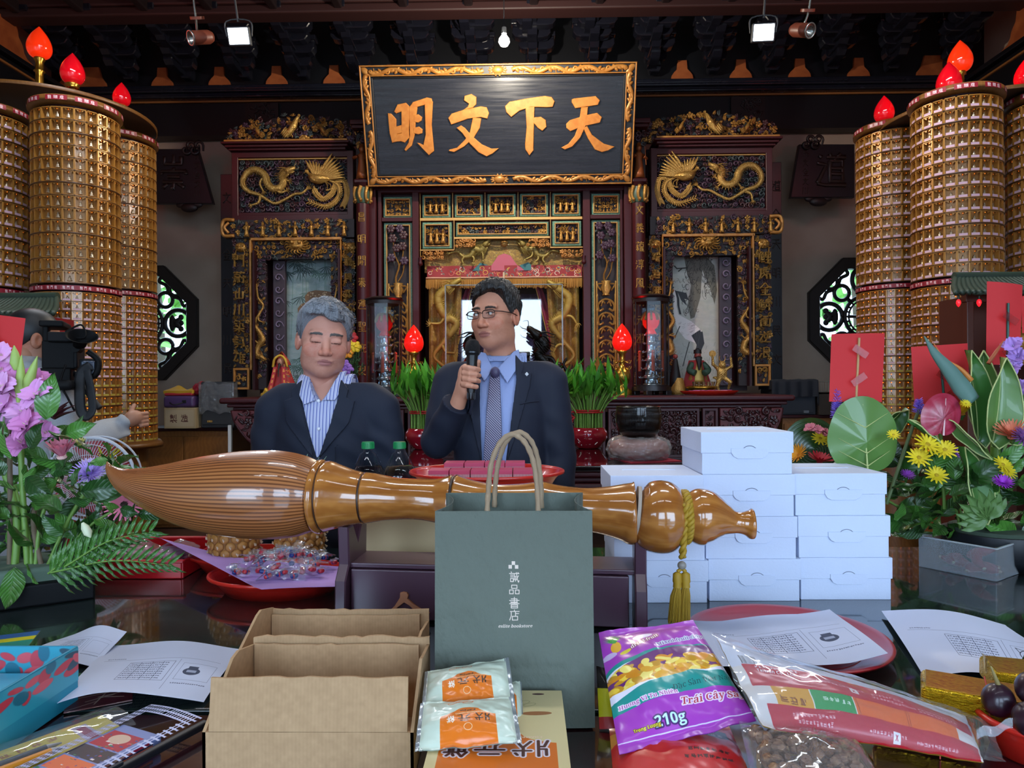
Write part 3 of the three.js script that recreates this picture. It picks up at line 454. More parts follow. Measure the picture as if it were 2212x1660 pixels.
// frieze
r=R(490,478,768,515);const fr=part('frieze',panelRect(r,0.05,0.02),groundMat,t),o3=carve(r.w*0.9,r.h*0.96,0.046,[4,4,2,1],'cllbss');shift(o3,r.x+0.05*-side*0,r.y,0.05);
addCarving(o3,fr);
for (let i=0;i<7;i++) part('carved_figure',figure(r.h*0.8,rnd()).map((q)=>q.translate(r.x+(i-2.6)*r.w*0.125,r.y-r.h*0.45,0.075)),gold,fr);
const e=R(489,478,513,515);part('frieze_bracket',[tube([[e.x+side*-e.w*0.5,e.y+e.h*0.45,0.08],[e.x+side*e.w*0.45,e.y+e.h*0.42,0.08],[e.x+side*e.w*0.45,e.y-e.h*0.42,0.08],[e.x+side*-e.w*0.5,e.y-e.h*0.45,0.08]],0.018,16,6),tube([[e.x,e.y+e.h*0.3,0.08],[e.x+side*e.w*0.3,e.y,0.1],[e.x,e.y-e.h*0.3,0.08]],0.014,10,6)],goldPaint,fr);
// outer and inner writing strips
const strip=(x0,x1,y0,y1,text,yTop,step,lw=30)=>{
const q=R(x0,y0,x1,y1),s=part('couplet_strip',panelRect(q,0.05,0.0),groundMat,t),oc=[[],[],[],[],[]];
for (let k=0;k<2;k++){const a=carve(q.w*0.25,q.h,0.036,[5,2,1,1],'clb');shift(a,q.x+(k-0.5)*q.w*0.76,q.y,0.022);a.forEach((l,i)=>oc[i].push(...l));}
const b=carve(q.w*0.6,q.h,0.04,[2,3,2,1],'cl');shift(b,q.x,q.y,0.012);b.forEach((l,i)=>oc[i].push(...l));
const mask=R(x0+4,y0+4,x1-4,y0+34);oc[0].push(ball(0.06,mask.x,mask.y,0.03,1,0.8,0.5),sweep([...Array(17)].map((_,i)=>V(mask.x+cos(i/16*2*PI)*0.045,mask.y-0.06+sin(i/16*2*PI)*0.05,0.05)),0.006,5),ball(0.014,mask.x-0.025,mask.y+0.015,0.06),ball(0.014,mask.x+0.025,mask.y+0.015,0.06),ball(0.02,mask.x,mask.y-0.015,0.065));
addCarving(oc,s);
[...text].forEach((ch,i)=>{const p=R((x0+x1)/2-1,yTop+i*step,(x0+x1)/2+1,yTop+i*step);part('gilded_character',rune(ch,q.w*0.74,q.w*0.78,0.016,0.02).map((a)=>a.translate(p.x,p.y,0.07)),goldPale,s);});
};
strip(505,541,517,794,side<0?'門蔚山川築勢雄':'鯉處金鱗衝逆浪',567,side<0?34.5:34);
strip(743,769,517,842,side<0?'龍興霖雨':'躍過風文',side<0?568:566,side<0?35:36);
// gilt bars and the carved inner frame
part('gilded_bar',[[544,517,550,800],[738,517,742,842],[544,517,742,521]].map((q)=>panelRect(R(...q),0.05,0.05)),goldPaint,t);
const o4=[[],[],[],[],[]];
r=R(551,522,737,560);const inn=part('inner_frame',[panelRect(r,0.05,-0.01),panelRect(R(551,560,577,842),0.05,-0.01),panelRect(R(716,560,737,842),0.05,-0.01)],groundMat,t);
const a1=carve(r.w,r.h,0.042,[5,2,1,1],'ccls');shift(a1,r.x,r.y,0.02);a1.forEach((l,i)=>o4[i].push(...l));
for (const [x0,x1] of [[551,578],[715,738]]){const q=R(x0,560,x1,815),a=carve(q.w,q.h,0.042,[3,3,2,2],'cls');shift(a,q.x,q.y,0.015);a.forEach((l,i)=>o4[i].push(...l));}
addCarving(o4,inn);
const lion=R(620,510,668,552);part('carved_lion_mask',[ball(0.075,lion.x,lion.y,0.04,1.1,0.85,0.5),ball(0.03,lion.x,lion.y-0.02,0.085,1.3,0.7,0.6),...[-1,1].map((s)=>ball(0.02,lion.x+s*0.035,lion.y+0.02,0.08)),...[...Array(18)].map((_,i)=>{const a=i/18*2*PI;return tube([[lion.x+cos(a)*0.06,lion.y+sin(a)*0.05,0.05],[lion.x+cos(a)*0.1,lion.y+sin(a)*0.08,0.07],[lion.x+cos(a+0.3)*0.13,lion.y+sin(a+0.3)*0.1,0.04]],[0.012,0.004],6,5);})],gold,inn);
for (const x of [564,727]){const q=R(x-13,600,x+13,800),K=q.w/120;part('coiling_dragon',dragon([[90,780,50],[40,740,40],[60,660,40],[110,600,50],[70,520,40],[20,440,40],[70,340,50],[110,250,40],[60,170,40],[40,60,30]].map(([a,b,c])=>[a,b,c]),24,K,x<600?1:-1,{cx:60,cy:430,legs:[[0.3,20,600,1],[0.65,110,420,-1]]}).map((g)=>g.translate(q.x,q.y,0.03)),gold,inn);}
// foot box of the outer strip
r=R(510,796,545,842);const fb=part('foot_box',panelRect(r,0.05,0.02),groundMat,t);part('foot_frame',frameRect(r,0.022,0.03,0.045),goldPaint,fb);const o5=carve(r.w*0.6,r.h*0.66,0.045,[6,1,1,0],'clb');shift(o5,r.x,r.y,0.06);addCarving(o5,fb);
// niche: side wall with pale scrolls, the painting at the back
const nz=-0.24;r=R(560,545,735,842);
part('niche_lining',[panelRect({...r,w:r.w+0.2,h:r.h+0.1},0.02,nz-0.03),box(r.w+0.2,0.02,0.3,r.x,r.y+r.h/2+0.04,nz/2),box(0.02,r.h,0.45,r.x-r.w/2-0.02,r.y,nz/2),box(0.02,r.h,0.45,r.x+r.w/2+0.02,r.y,nz/2)],maroonDeep,t);
const j=R(583,560,612,842),sc=[],scrollM=mat(0x6f6077,0.6);part('niche_post',rbox(j.w,j.h,0.05,0.008,j.x,j.y,nz+0.14),mat(0x33222c,0.5),t);
for (let i=0;i<11;i++) sc.push(place(curl(0.075,1.1,i % 2?1:-1,0.09),j.x,j.y+(i-5)*j.h/11,nz+0.165,0,0,i % 2?0.6:-0.6));part('painted_scroll',sc,scrollM,t);
const pr=R(606,556,732,842);
part('painting',place(new THREE.PlaneGeometry(pr.w,pr.h),pr.x,pr.y,nz+0.06),mat(0xffffff,0.65,{map:side<0?deerPicture():cranePicture()}),t);
part('picture_rail',panelRect({...R(604,556,607,842)},0.02,nz+0.07),thinGold,t);
return t;
}
const bambooTuft=(g,x,y,s,c)=>{g.fillStyle=c;for (let i=0;i<7;i++){const a=PI/2+(i-3)*0.42+rnd(-0.1,0.1),l=s*rnd(0.7,1.1);g.beginPath();g.moveTo(x,y);g.quadraticCurveTo(x+cos(a-0.15)*l*0.5,y+sin(a-0.15)*l*0.5,x+cos(a)*l,y+sin(a)*l);g.quadraticCurveTo(x+cos(a+0.15)*l*0.5,y+sin(a+0.15)*l*0.5,x,y);g.fill();}};
function deerPicture(){
return canvas(420,900,(g,w,h)=>{
seed(31);g.fillStyle='#7f9498';g.fillRect(0,0,w,h);
for (let i=0;i<900;i++){g.fillStyle=pick(['rgba(150,165,160,.10)','rgba(80,100,105,.10)','rgba(170,175,165,.10)','rgba(95,120,110,.10)']);g.beginPath();g.ellipse(rnd(0,w),rnd(0,h),rnd(10,50),rnd(6,26),0,0,7);g.fill();}
g.strokeStyle='rgba(70,100,85,.35)';for (let i=0;i<9;i++){g.lineWidth=rnd(3,8);const x=rnd(0,w);g.beginPath();g.moveTo(x,0);g.lineTo(x+rnd(-30,30),h*0.62);g.stroke();}
for (let i=0;i<34;i++) bambooTuft(g,rnd(-10,w),pick([rnd(0,110),rnd(200,380)])+0,rnd(40,85),pick(['#1d3434','#28433f','#3d5c50','#17282b']));
const deer=(ox,oy,s)=>{const M=(x,y)=>[ox+x*s,oy+y*s*0.74];const path=(pts,c)=>{g.fillStyle=c;g.beginPath();pts.forEach((p,i)=>(i?g.lineTo(...M(...p)):g.moveTo(...M(...p))));g.closePath();g.fill();};
path([[0,60],[25,22],[80,5],[150,12],[230,30],[330,25],[330,150],[250,150],[150,130],[90,140],[70,230],[60,330],[45,420],[55,470],[15,472],[22,420],[38,330],[20,240],[5,140]],'#6f5238');path([[100,120],[180,112],[250,130],[240,150],[150,140],[98,150]],'#b9a184');path([[238,32],[275,40],[262,110],[240,84]],'#a98a68');g.fillStyle='#c9b08c';for (let i=0;i<60;i++){g.beginPath();g.arc(...M(rnd(20,320),rnd(22,105)),rnd(2.4,4.6)*s,0,7);g.fill();}g.strokeStyle='rgba(50,34,22,.25)';g.lineWidth=1.5;for (let i=0;i<220;i++){const [x,y]=M(rnd(10,320),rnd(15,135));g.beginPath();g.moveTo(x,y);g.lineTo(x+rnd(2,9),y+rnd(4,12));g.stroke();}path([[15,465],[55,465],[58,486],[12,486]],'#221c18');};
deer(135,205,1.0);deer(80,285,1.12);
for (let i=0;i<50;i++) bambooTuft(g,rnd(0,w),rnd(660,h),rnd(35,80),pick(['#1b2b2c','#2b4640','#35564a']));
});
}
function cranePicture(){
return canvas(420,900,(g,w,h)=>{
seed(33);g.fillStyle='#a9a9a2';g.fillRect(0,0,w,h);
for (let i=0;i<700;i++){g.fillStyle=pick(['rgba(195,180,160,.09)','rgba(150,155,155,.09)','rgba(190,190,185,.1)','rgba(125,140,125,.06)']);g.beginPath();g.ellipse(rnd(0,w),rnd(0,h),rnd(10,60),rnd(6,26),0,0,7);g.fill();}
const poly=(pts,c)=>{g.fillStyle=c;g.beginPath();pts.forEach((p,i)=>(i?g.lineTo(...p):g.moveTo(...p)));g.closePath();g.fill();};
poly([[165,0],[330,0],[390,60],[410,230],[390,330],[355,210],[300,90],[285,280],[240,420],[210,430],[190,330],[215,200],[180,90]],'#5f5c52');
g.strokeStyle='#24231f';for (let i=0;i<130;i++){const x=rnd(175,385),y=x<300?rnd(0,390):rnd(0,280);g.lineWidth=rnd(1.5,4);g.beginPath();g.ellipse(x-(x<300?y*0.08:-y*0.05),y,rnd(4,15),rnd(10,30),rnd(-0.4,0.4),rnd(0,3),rnd(3,6));g.stroke();}
g.lineWidth=8;g.beginPath();g.moveTo(190,75);g.lineTo(110,80);g.lineTo(90,60);g.moveTo(150,78);g.lineTo(120,100);g.stroke();g.lineWidth=4;for (let i=0;i<24;i++){g.beginPath();const x=rnd(60,160),y=rnd(130,260);g.moveTo(x,y);g.lineTo(x+rnd(-18,18),y+rnd(-18,6));g.globalAlpha=0.3;g.stroke();g.globalAlpha=1;}
poly([[70,240],[95,225],[110,260],[105,340],[120,400],[220,450],[290,510],[300,580],[250,600],[170,570],[110,500],[88,420],[85,330],[92,270]],'#d5d0cf');// crane
poly([[92,228],[112,238],[126,290],[128,345],[142,400],[126,396],[112,335],[108,285]],'#23262c');poly([[110,235],[180,250],[196,300],[165,290],[185,340],[140,300]],'#2a2d33');poly([[66,236],[82,222],[92,232],[76,246]],'#c06a70');g.strokeStyle='#6f6a62';g.lineWidth=5;g.beginPath();g.moveTo(68,240);g.lineTo(22,232);g.stroke();
for (let i=0;i<9;i++) poly([[215+i*9,545-i*6],[300-i*2,520],[312-i*6,600+i*12],[285-i*7,660+i*6]],i % 2?'#1c1f26':'#31343b');
g.strokeStyle='#a49c9a';g.lineWidth=2;for (let i=0;i<30;i++){g.beginPath();const x=rnd(120,260),y=rnd(430,540);g.arc(x,y,16,0.4,2);g.stroke();}
g.strokeStyle='#3c3c3c';g.lineWidth=7;g.beginPath();g.moveTo(265,650);g.lineTo(285,760);g.lineTo(305,830);g.moveTo(130,480);g.lineTo(90,560);g.moveTo(200,590);g.lineTo(150,760);g.stroke();
g.strokeStyle='rgba(60,75,60,.5)';g.lineWidth=2;for (let i=0;i<160;i++){const x=rnd(0,w),y=rnd(620,h);g.beginPath();g.moveTo(x,y);g.lineTo(x+rnd(-14,14),y-rnd(6,30));g.stroke();}
});
}
sideCabinet(-1,'left carved shrine cabinet holding the painting of spotted deer');
sideCabinet(1,'right carved shrine cabinet holding the painting of a white crane');

const charGold=mat(0xb9813e,0.5,{metres:true,map:rep(blotch(hex(0xe6c8a0),hex(0xfff4e4),16),2.2)});
// ---- the plaque with four gilded characters, leaning forward
{
const c=onZ(1077,398,6.85),t=thing('plaque','large black plaque with four gilded characters in a carved gold frame','plaque',c),tilt=0.35,wB=562/FOC*6.85,hB=1.06;
t.rotation.x=tilt;t.updateMatrixWorld(true);
const n=V(0,-sin(tilt),cos(tilt)),on=(px,py)=>{const r=ray(px,py),k=n.dot(c.clone().sub(camera.position))/n.dot(r);return t.worldToLocal(r.multiplyScalar(k).add(camera.position));};
const TL=on(781,143),TR=on(1374,137),BL=on(797,399),BR=on(1361,396),W2=(TR.x-TL.x+BR.x-BL.x)/4,H2=(TL.y+TR.y)/2,xm=(TL.x+TR.x+BL.x+BR.x)/4,rr={x:xm,y:H2/2,w:2*W2,h:H2},bw=0.092;
const blackBoard=mat(0xffffff,0.42,{map:dtex(512,256,(u,v)=>{const q=fbm(u*6,v*60,1,4,0),s=fbm(u*14,v*120,4,3,0);return mix3(hex(0x14151c),hex(0x23242d),clamp(q*1.1)).map((x)=>x+(s>0.62?0.05*fbm(u*4,v*4,9):0));}),roughnessMap:dtex(256,256,(u,v)=>0.35+0.65*fbm(u*8,v*70,2,4,0),false)});
part('board',box(rr.w-bw,rr.h-bw,0.04,rr.x,rr.y,-0.02),blackBoard,t);
part('frame',[frameRect(rr,bw,0.035,0),frameRect({...rr,w:rr.w+0.02,h:rr.h+0.02},0.02,0.055,0),frameRect({...rr,w:rr.w-2*bw,h:rr.h-2*bw},0.012,0.02,0)],mat(0x14161c,0.5),t);
part('gilded_edge',[frameRect({...rr,w:rr.w+0.012,h:rr.h+0.012},0.013,0.062,0),frameRect({...rr,w:rr.w-2*bw+0.03,h:rr.h-2*bw+0.03},0.01,0.05,0)],goldPaint,t);
// scrolls along the frame: a wavy stem with leaves, mirrored about the middle
const g=[],stem=(x0,y0,x1,y1)=>{const L=hyp(x1-x0,y1-y0),m=max(2,Math.round(L/0.15)),ux=(x1-x0)/L,uy=(y1-y0)/L,P=[];for (let i=0;i<=m*6;i++){const s=i/(m*6),q=sin(s*m*PI)*bw*0.24;P.push(V(lerp(x0,x1,s)-uy*q,lerp(y0,y1,s)+ux*q,0.045));}g.push(sweep(P,(s)=>0.014+0.008*abs(cos(s*m*PI)),5,{flat:0.7}));
for (let i=0;i<m;i++){const s=(i+0.5)/m,sg=i % 2?1:-1,x=lerp(x0,x1,s),y=lerp(y0,y1,s),a=Math.atan2(uy,ux);for (const k of [0,1,2]) g.push(place(petal(0.042-k*0.006,0.017,0.7),x+ux*(k-1)*0.036+uy*sg*bw*0.08,y+uy*(k-1)*0.036-ux*sg*bw*(0.08+0.02*k),0.042,0,0,a+sg*(0.9-k*0.5)));g.push(place(curl(0.05,1.1,sg),x+ux*0.05,y+uy*0.05,0.036,0,0,a+(sg>0?0:PI)));}};
const X0=rr.x-rr.w/2+bw/2,X1=rr.x+rr.w/2-bw/2,Y0=bw/2,Y1=rr.h-bw/2;
for (const y of [Y0,Y1]){stem(rr.x-0.13,y,X0+0.03,y);stem(rr.x+0.13,y,X1-0.03,y);g.push(ball(0.042,rr.x,y,0.04,1.25,0.9,0.6,16));for (let k=0;k<14;k++){const a=k/14*2*PI;g.push(place(petal(0.022,0.009),rr.x+cos(a)*0.068,y+sin(a)*0.036,0.042,0,0,a));}}
for (const x of [X0,X1]){stem(x,rr.h/2-0.03,x,Y0+0.03);stem(x,rr.h/2+0.03,x,Y1-0.03);for (const y of [Y0,Y1]) g.push(place(petal(0.062,0.03,0.5),x,y,0.04,0,0,(x<rr.x)===(y<0.5)?-2.35:2.35));}
part('gilded_scrollwork',g,goldPaint,t);
// the characters, stroke by stroke, traced in the frame [620 130 1560 420] at 2.353 : 1
const C={
character_ming:[[[513,270],[530,272],[556,300],[556,338],[584,330],[586,370],[560,376],[566,400],[600,388],[618,300],[622,395],[600,420],[575,412],[535,420],[522,370]],[[545,262],[562,226],[605,217],[624,236],[619,395],[584,400],[582,262],[556,272]],[[560,376],[586,372],[600,400],[575,414],[540,416]],[[640,215],[667,212],[656,300],[650,380],[635,435],[605,463],[597,455],[618,420],[625,380],[622,300],[622,240]],[[640,214],[712,190],[735,195],[742,218],[735,240],[708,226],[650,242]],[[700,215],[742,210],[736,330],[748,462],[722,484],[662,420],[674,422],[694,432],[705,380]],[[646,280],[668,275],[688,290],[684,308],[668,318],[646,315]],[[644,345],[672,338],[690,352],[688,372],[668,378],[644,372]]],
character_wen:[[[903,182],[938,172],[963,188],[962,225],[945,242],[905,252],[884,263],[918,238],[925,222],[900,205]],[[820,295],[838,272],[900,252],[985,235],[1015,240],[1027,270],[1018,298],[985,290],[920,298],[865,318],[835,328]],[[945,292],[988,296],[980,345],[950,395],[900,440],[850,468],[823,462],[826,455],[865,445],[905,405],[930,365]],[[862,345],[885,332],[905,345],[935,380],[990,428],[1040,450],[1078,448],[1045,475],[1015,490],[975,470],[930,425],[890,370]]],
character_xia:[[[1108,235],[1130,212],[1220,195],[1310,182],[1345,188],[1360,210],[1350,238],[1320,240],[1240,238],[1180,258],[1140,290],[1115,265]],[[1212,240],[1258,235],[1255,330],[1252,460],[1232,485],[1212,455],[1210,430],[1218,340]],[[1252,292],[1290,288],[1315,305],[1318,340],[1298,360],[1275,345],[1250,315]]],
character_tian:[[[1447,200],[1460,195],[1568,183],[1590,205],[1580,228],[1500,240],[1465,245],[1447,215]],[[1418,325],[1438,305],[1520,280],[1575,268],[1600,290],[1590,318],[1560,325],[1500,338],[1440,362],[1420,345]],[[1495,240],[1530,238],[1520,330],[1490,395],[1450,440],[1412,455],[1393,445],[1430,425],[1462,385],[1482,330]],[[1505,345],[1525,335],[1550,380],[1610,425],[1665,440],[1630,460],[1600,468],[1565,455],[1530,400]]],
};
for (const [name,strokes] of Object.entries(C)) part('gilded_character',strokes.map((s,i)=>extrude(s.map(([x,y])=>{const p=on(620+x/2.353,130+y/2.353);return [p.x,p.y];}),0.016+i*0.0006,0.004).translate(0,0,0.0)),charGold,t);
}
// ---------------------------------------------------------------- middle of the shrine: frame, carved panels, curtain, glass
{
const base=onZ(1083,842,SZ);base.y=ALT;
const t=thing('shrine','tall maroon central shrine with green-bordered carved panels under the plaque','shrine',base),L=at7(t),R=(x0,y0,x1,y1)=>rectOf(L,x0,y0,x1,y1);
seed(71);
const bar=(n,q,d,z,m=maroon)=>part(n,panelRect(R(...q),d,z),m,t);
for (const q of [[800,401,818,845],[1345,397,1364,842]]) bar('post',q,0.16,0.02);for (const q of [[818,408,828,845],[1338,404,1346,842],[892,414,908,845],[1258,410,1276,842]]) bar('post',q,0.1,0.0);
bar('top_rail',[800,392,1364,409],0.14,0.02);bar('inner_rail',[818,407,1346,414],0.1,0.01);
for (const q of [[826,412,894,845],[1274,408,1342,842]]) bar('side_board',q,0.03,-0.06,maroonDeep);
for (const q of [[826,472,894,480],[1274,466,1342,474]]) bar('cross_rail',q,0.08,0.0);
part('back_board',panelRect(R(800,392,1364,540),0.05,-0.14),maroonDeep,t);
const greenPanel=(q,inset,fill,z=-0.01)=>{const r=R(...q),p=part('green_panel',frameRect(r,inset,0.03,z-0.02,0.006),greenMat,t);part('panel_ground',panelRect({...r,w:r.w-inset*1.5,h:r.h-inset*1.5},0.01,z-0.03),groundMat,p);part('gilded_edge',frameRect({...r,w:r.w-2*inset+0.016,h:r.h-2*inset+0.016},0.011,0.035,z-0.01),thinGold,p);const c={...r,w:r.w-2*inset,h:r.h-2*inset},o=fill(c,p);if (o) addCarving(shift(o,c.x,c.y,z-0.015),p);return p;};
const mirrored=(c,s,wts,kinds)=>{const o=carve(c.w/2,c.h,s,wts,kinds),q=[[],[],[],[],[]];o.forEach((l,i)=>l.forEach((g)=>{const m=g.clone();m.applyMatrix4(new THREE.Matrix4().makeScale(-1,1,1));const I=m.index.array;for (let k=0;k<I.length;k+=3){const a=I[k];I[k]=I[k+2];I[k+2]=a;}q[i].push(g.translate(-c.w/4,0,0),m.translate(c.w/4,0,0));}));return q;};
// two small panels and two tall ones with a flowering vase
for (const q of [[828,426,891,472],[1277,419,1340,465]]) greenPanel(q,0.027,(c)=>mirrored(c,0.036,[8,1,0,0],'cl'));
[[829,482,893,842,0],[1277,476,1341,838,1]].forEach(([a,b,c2,d,k])=>greenPanel([a,b,c2,d],0.03,(c,p)=>{
const flw=[],stem=[],vase=[],B=(x,y)=>V(x*c.w+c.x,(0.5-y)*c.h+c.y,0.02);
stem.push(tube([B(0,0.4),B(-0.1,0.33),B(0.05,0.25),B(-0.15,0.18),B(-0.2,0.1)],[0.011,0.005],14,5),tube([B(0.02,0.26),B(0.2,0.2),B(0.25,0.12)],0.006,8,5),tube([B(0,0.35),B(0.2,0.3),B(0.28,0.24)],0.006,8,5));
for (const [x,y] of [[-0.22,0.08],[0.26,0.06],[0.22,0.13],[-0.05,0.14],[0.28,0.22],[-0.28,0.2],[0.1,0.02],[-0.3,0.02]]){const e=B(x,y);part('carved_flower',blossom(0.075,6).map((g)=>g.translate(e.x,e.y,0.02)),carveMats[k?3:rnd()<0.5?3:1],p);flw.push(...spray(0.07,4).map((g)=>place(g,e.x+rnd(-0.03,0.03),e.y-0.03,0.0,0,0,rnd(0,6))));}
part('carved_leaves',flw,carveMats[2],p,null,'stuff');part('carved_stem',stem,gold,p);
const e=B(0,0.4);vase.push(lathe([[0.035,0.06],[0.05,0.065],[0.035,0.04],[0.055,0.0],[0.03,-0.06],[0.04,-0.075]],16).translate(e.x,e.y,0.01));for (const s of [-1,1]) vase.push(tube([[e.x+s*0.035,e.y+0.04,0.02],[e.x+s*0.085,e.y+0.03,0.02],[e.x+s*0.05,e.y-0.03,0.02]],0.008,10,5));
part('carved_vase',vase,goldPale,p);
const fret=[];for (let i=0;i<5;i++) for (const s of [-1,1]){const y=0.47+i*0.085;fret.push(tube([B(0,y),B(s*0.2,y+0.01),B(s*0.36,y+0.04),B(s*0.3,y+0.075),B(s*0.12,y+0.06)],0.011,14,5),tube([B(s*0.4,y-0.03),B(s*0.4,y+0.05)],0.009,4,5),tube([B(s*0.05,y+0.03),B(s*0.14,y+0.015),B(s*0.22,y+0.045)],0.008,8,5));}
for (const s of [-1,1]) fret.push(tube([B(s*0.42,0.36),B(s*0.42,0.92)],0.009,3,5));part('gilded_fretwork',fret,goldPale,p);
const o=carve(c.w*0.95,c.h*0.12,0.04,[4,2,1,1],'clb');shift(o,c.x,c.y-c.h*0.43,0.0);addCarving(o,p);return null;
}));
// grid of scenes
const gridLine=[[907,411,1258,413.5],[907,472,1258,474.5],[981,513,1188,515.5],[907,540,981,542],[1188,534,1259,536]],gm=[];
for (const q of gridLine) gm.push(panelRect(R(...q),0.03,0.0));for (const [x,y0,y1] of [[907,412,556],[977,412,473],[1047,412,473],[1118,411,473],[1188,411,536],[1258,410,548],[980,473,541]]) gm.push(panelRect(R(x,y0,x+2,y1),0.03,0.0));
part('gilded_grid',gm,thinGold,t);
bar('grid_board',[908,412,1258,474],0.02,-0.07,maroonDeep);bar('grid_board',[908,474,982,541],0.02,-0.07,maroonDeep);bar('grid_board',[982,474,1188,514],0.02,-0.07,maroonDeep);bar('grid_board',[1188,474,1258,535],0.02,-0.07,maroonDeep);
const scenes=(c,p)=>{for (let i=0;i<3;i++) part('carved_figure',figure(c.h*0.72,rnd()).map((g)=>g.translate(c.x+(i-1)*c.w*0.26,c.y-c.h*0.42,0.01)),gold,p);return carve(c.w,c.h,0.038,[4,4,2,1],'ccls');};
[912,982,1053,1123,1193].forEach((x,i)=>greenPanel([x,421-i,x+61,470-i],0.026,i===1||i===3?(c)=>carve(c.w,c.h,0.036,[5,3,1,1],'cclb'):scenes,-0.02));
greenPanel([912,480,976,537],0.03,scenes,-0.02);greenPanel([1193,477,1256,531],0.03,scenes,-0.02);greenPanel([985,481,1185,509],0.022,(c)=>carve(c.w,c.h,0.04,[5,3,2,1],'cclb'),-0.02);
for (const [x0,y0,x1,y1] of [[984,517,1028,534],[1138,516,1187,534],[912,543,958,562],[1210,538,1258,557]]){const q=R(x0,y0,x1,y1),o=carve(q.w,q.h,0.036,[1,0,0,0],'clb');part('corner_carving',shift(o,q.x,q.y,0.0)[0],goldPaint,t,null,'stuff');}
for (const [x,y] of [[910,560],[1260,556]]){const q=R(x-5,y,x+5,y+18);part('pendant',lathe([[0,-0.04],[0.02,-0.03],[0.024,-0.01],[0.014,0.01],[0.02,0.03],[0.02,0.045]],14).translate(q.x,q.y,0.06),maroon,t);}
// niche behind the curtain
const nb=R(880,500,1290,842);part('niche',[panelRect(nb,0.02,-1.15),box(0.02,nb.h,1.0,nb.x-nb.w/2,nb.y,-0.65),box(0.02,nb.h,1.0,nb.x+nb.w/2,nb.y,-0.65),box(nb.w,0.02,1.0,nb.x,nb.y+nb.h/2,-0.65)],maroonDeep,t);
}
